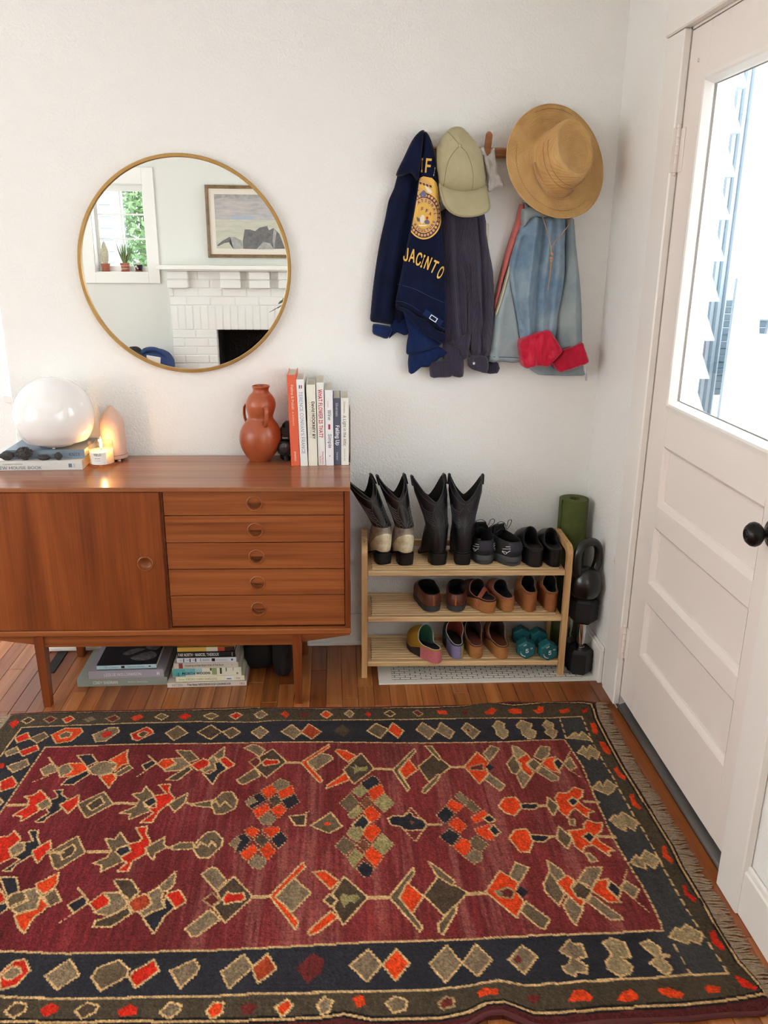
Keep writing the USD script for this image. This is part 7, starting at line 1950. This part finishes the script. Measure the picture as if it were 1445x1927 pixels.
# pots on the sill
SZ = 1.319
pbr('pot_clay', S(176, 100, 76), .7, var=S(150, 80, 60), vscale=30)
pbr('pot_stripe', S(206, 180, 160), .6)
pbr('pot_black', S(24, 24, 26), .4)
pbr('cactus_wool', S(214, 206, 182), .95, var=S(176, 168, 140), vscale=120, bump=(200, .9, .006))
pbr('aloe_green', S(96, 116, 66), .5, var=S(120, 136, 84), vscale=20)
pbr('soil', S(60, 44, 34), .95)
def pot(label, x, cat='potted plant', r=.036, h=.062, body='pot_clay'):
    t = thing('potted_plant', label, cat, (x, -4.2, SZ))
    obj('saucer', lathe([(0, 0), (r * .86, 0), (r * .98, .009), (r * .93, .0095), (r * .8, .004), (0, .004)], 32), 'pot_clay', t)
    obj('pot', lathe([(0, .004), (r * .72, .004), (r * .93, h * .72), (r * 1.0, h * .72), (r * 1.02, h), (r * .9, h), (r * .86, h - .008), (0, h - .008)], 36), body, t)
    return t
t = pot('white woolly column cactus in a clay pot on the window sill', -2.834)
cm = lathe([(0, .05), (.018, .055), (.027, .09), (.031, .13), (.027, .17), (.017, .205), (.006, .232), (0, .238)], 36); v = cm.vertices; v[:, :2] *= (1 + .25 * (meshkit.noise(v * 90, 3) - .5))[:, None]
obj('cactus', cm, 'cactus_wool', t, smooth=70)
t = pot('spiky aloe in a striped clay pot in the middle of the window sill', -2.6775, r=.037, h=.068, body='pot_clay')
for zz0, zz1 in ((.045, .05), (.02, .025)):
    obj('stripe', lathe([(.0345, zz0), (.0355, zz0), (.0362, zz1), (.0352, zz1), (.0345, zz0)], 36), 'pot_stripe', t)
ra = random.Random(4)
for i in range(15):
    a = i * 2.4 + ra.uniform(-.3, .3); L = ra.uniform(.1, .2); tilt = ra.uniform(.05, .6) if i else .25
    dx, dy = math.cos(a) * math.sin(tilt), math.sin(a) * math.sin(tilt) * .7; dz = math.cos(tilt)
    p = [np.array([0, 0, .055]) + np.array([dx, dy, dz]) * L * s + np.array([dx, dy, 0]) * .12 * L * math.sin(s * 3.0) for s in np.linspace(0, 1, 6)]
    obj('leaf', tube(p, [.008, .0085, .007, .005, .003, .0006], 7, smooth=2), 'aloe_green', t, smooth=70)
t = pot('little black painted pot with a pale figure on the right of the window sill', -2.5675, r=.033, h=.055, body='pot_black')
obj('painted_figure', cat_(move(trimesh.creation.icosphere(2, .011), (-.014, .0265, .04)), move(trimesh.creation.icosphere(2, .008), (-.004, .029, .026))), 'pot_stripe', t)
obj('succulent', cat_(*[move(trimesh.creation.icosphere(2, .008), (.012 * math.cos(q), .012 * math.sin(q), .054)) for q in range(0, 6)], move(trimesh.creation.icosphere(2, .009), (0, 0, .058))), 'pot_stripe', t)
# bags by the window wall
ST = thing('side_chair', 'wooden side chair carrying the navy bag', 'chair', (-2.45, -3.86, 0))
obj('seat', box(-.22, .22, -.2, .2, .42, .45, .008), 'teak', ST)
for a in (-.19, .19):
    for b in (-.17, .17):
        obj('leg', box(a - .016, a + .016, b - .016, b + .016, 0, .42, .003), 'teak_leg', ST)
pbr('bag_navy', S(38, 58, 104), .8, bump=(200, .4, .002))
TB = thing('tote_bag', 'navy tote bag with white papers, reflected at the bottom of the mirror', 'bag', (-2.42, -3.86, .452))
obj('body', blob(.0, 0, .14, .15, .12, .138, 6, 2.6), 'bag_navy', TB, smooth=70)
obj('handle', tube([(-.1, .06, .22), (-.06, .08, .275), (.02, .09, .285), (.08, .08, .25), (.1, .07, .2)], .018, 10, smooth=4), 'bag_navy', TB, smooth=70)
obj('paper', move(box(-.055, .055, -.001, .001, -.05, .05), (.012, .125, .19), rx=-20, ry=10), 'candle_label', TB)
obj('paper', move(box(-.06, .05, -.001, .001, -.05, .05), (-.09, .12, .17), rx=-20, ry=14), 'candle_label', TB)
obj('strap', tube([(-.11, .11, .27), (-.02, .14, .2), (.05, .14, .14)], .01, 8, smooth=4), 'bag_black', TB)
BB = thing('black_pouch', 'black pouch lying on the navy tote bag', 'bag', (-2.585, -3.86, .452))
obj('body', blob(0, 0, .15, .085, .1, .148, 8, 2.4), 'bag_black', BB, smooth=70)
# big-leaved plant standing beside the hearth
pbr('leaf_dark', S(34, 58, 36), .4, var=S(48, 78, 48), vscale=12)
LP = thing('floor_plant', 'dark split-leaved plant in a pot, one leaf showing at the mirror edge', 'potted plant', (-1.13, -3.62, 0))
obj('pot', lathe([(0, 0), (.13, 0), (.16, .26), (.165, .28), (.15, .28), (.14, .25), (0, .25)], 40), 'pot_clay', LP)
def big_leaf(base, tip, w):
    base, tip = np.array(base, float), np.array(tip, float); d = tip - base; L = np.linalg.norm(d)
    pts = [(0, 0), (.25 * w, .02 * L), (.5 * w, .25 * L), (.46 * w, .38 * L), (.2 * w, .36 * L), (.44 * w, .5 * L), (.38 * w, .62 * L), (.16 * w, .56 * L), (.3 * w, .76 * L), (0, L)]
    P = sg.Polygon(pts + [(-x, y) for x, y in pts[::-1][1:-1]]).buffer(0)
    m = sheet(np.array(P.exterior.coords)[:-1], .012, lambda x, z, q: .0012 + .15 * x * x / w, lambda x, z: -.0 + .15 * x * x / w)
    ey = d / L; ex = np.cross((0, 0, 1.0), ey) if abs(ey[2]) < .95 else np.array([1.0, 0, 0]); ex /= np.linalg.norm(ex); ez = np.cross(ex, ey)
    v = m.vertices; m.vertices = base + v[:, :1] * ex + v[:, 2:] * ey - v[:, 1:2] * ez
    return m
for i, (a, h, r_) in enumerate(((175, 1.13, .24), (150, 1.2, .2), (95, 1.05, .22), (30, 1.15, .2), (-30, .95, .22), (250, 1.0, .2), (205, .85, .22))):
    c, s_ = math.cos(math.radians(a)), math.sin(math.radians(a))
    obj('stem', tube([(0, 0, .25), (c * r_ * .3, s_ * r_ * .3, h * .6), (c * r_ * .8, s_ * r_ * .8, h)], [.007, .006, .004], 7, smooth=4), 'leaf_dark', LP)
    obj('leaf', big_leaf((c * r_ * .75, s_ * r_ * .75, h), (c * (r_ + .1), s_ * (r_ + .1), h - .09), .13), 'leaf_dark', LP, smooth=60)
# outside that window: the neighbour's wall and greenery
NH = thing('neighbour_house', 'white lap-sided neighbouring house outside the small window', 'house', (-3.32, -6.5, 0))
for i in range(22):
    m = prism([(0, 0), (-.02, 0), (-.004, .116), (0, .116)], 2.4)
    v = m.vertices; m.vertices = np.c_[-2.4 + v[:, 2], -v[:, 0], .4 + .118 * i + v[:, 1]]; m.fix_normals()
    obj('siding_board', m, 'siding_white', NH)
obj('corner_board', box(-.0, .115, -.05, .025, .3, 3.0), 'siding_white', NH)
obj('wall', box(-2.4, 0, -.12, -.002, .3, 3.0), 'siding_white', NH)
pbr('foliage', S(92, 132, 78), .6, var=S(146, 172, 108), vscale=3)
rt = np.random.default_rng(5)
TR = thing('garden_tree', 'light green leafy tree outside the small window', 'tree', (-3.55, -9.2, -.4))
nl = 11000
c = np.clip(rt.normal(0, 1, (nl, 3)), -1.9, 1.9) * (.7, .5, .95) + (0.1, 0, 2.3)
a = rt.normal(0, 1, (nl, 3)); a /= np.linalg.norm(a, axis=1, keepdims=True); b = np.cross(a, rt.normal(0, 1, (nl, 3))); b /= np.linalg.norm(b, axis=1, keepdims=True)
V = np.stack([c - a * .052, c + b * .024, c + a * .052, c - b * .024], 1).reshape(-1, 3); q = np.arange(nl) * 4
obj('foliage', trimesh.Trimesh(V, np.vstack([np.c_[q, q + 1, q + 2], np.c_[q, q + 2, q + 3]]), process=False), 'foliage', TR, kind='stuff', smooth=False)
obj('trunk', tube([(0, 0, 0), (.05, 0, .8), (0, 0, 1.6), (.02, 0, 2.4)], [.09, .07, .06, .03], 10, smooth=3), 'teak_dark', TR)
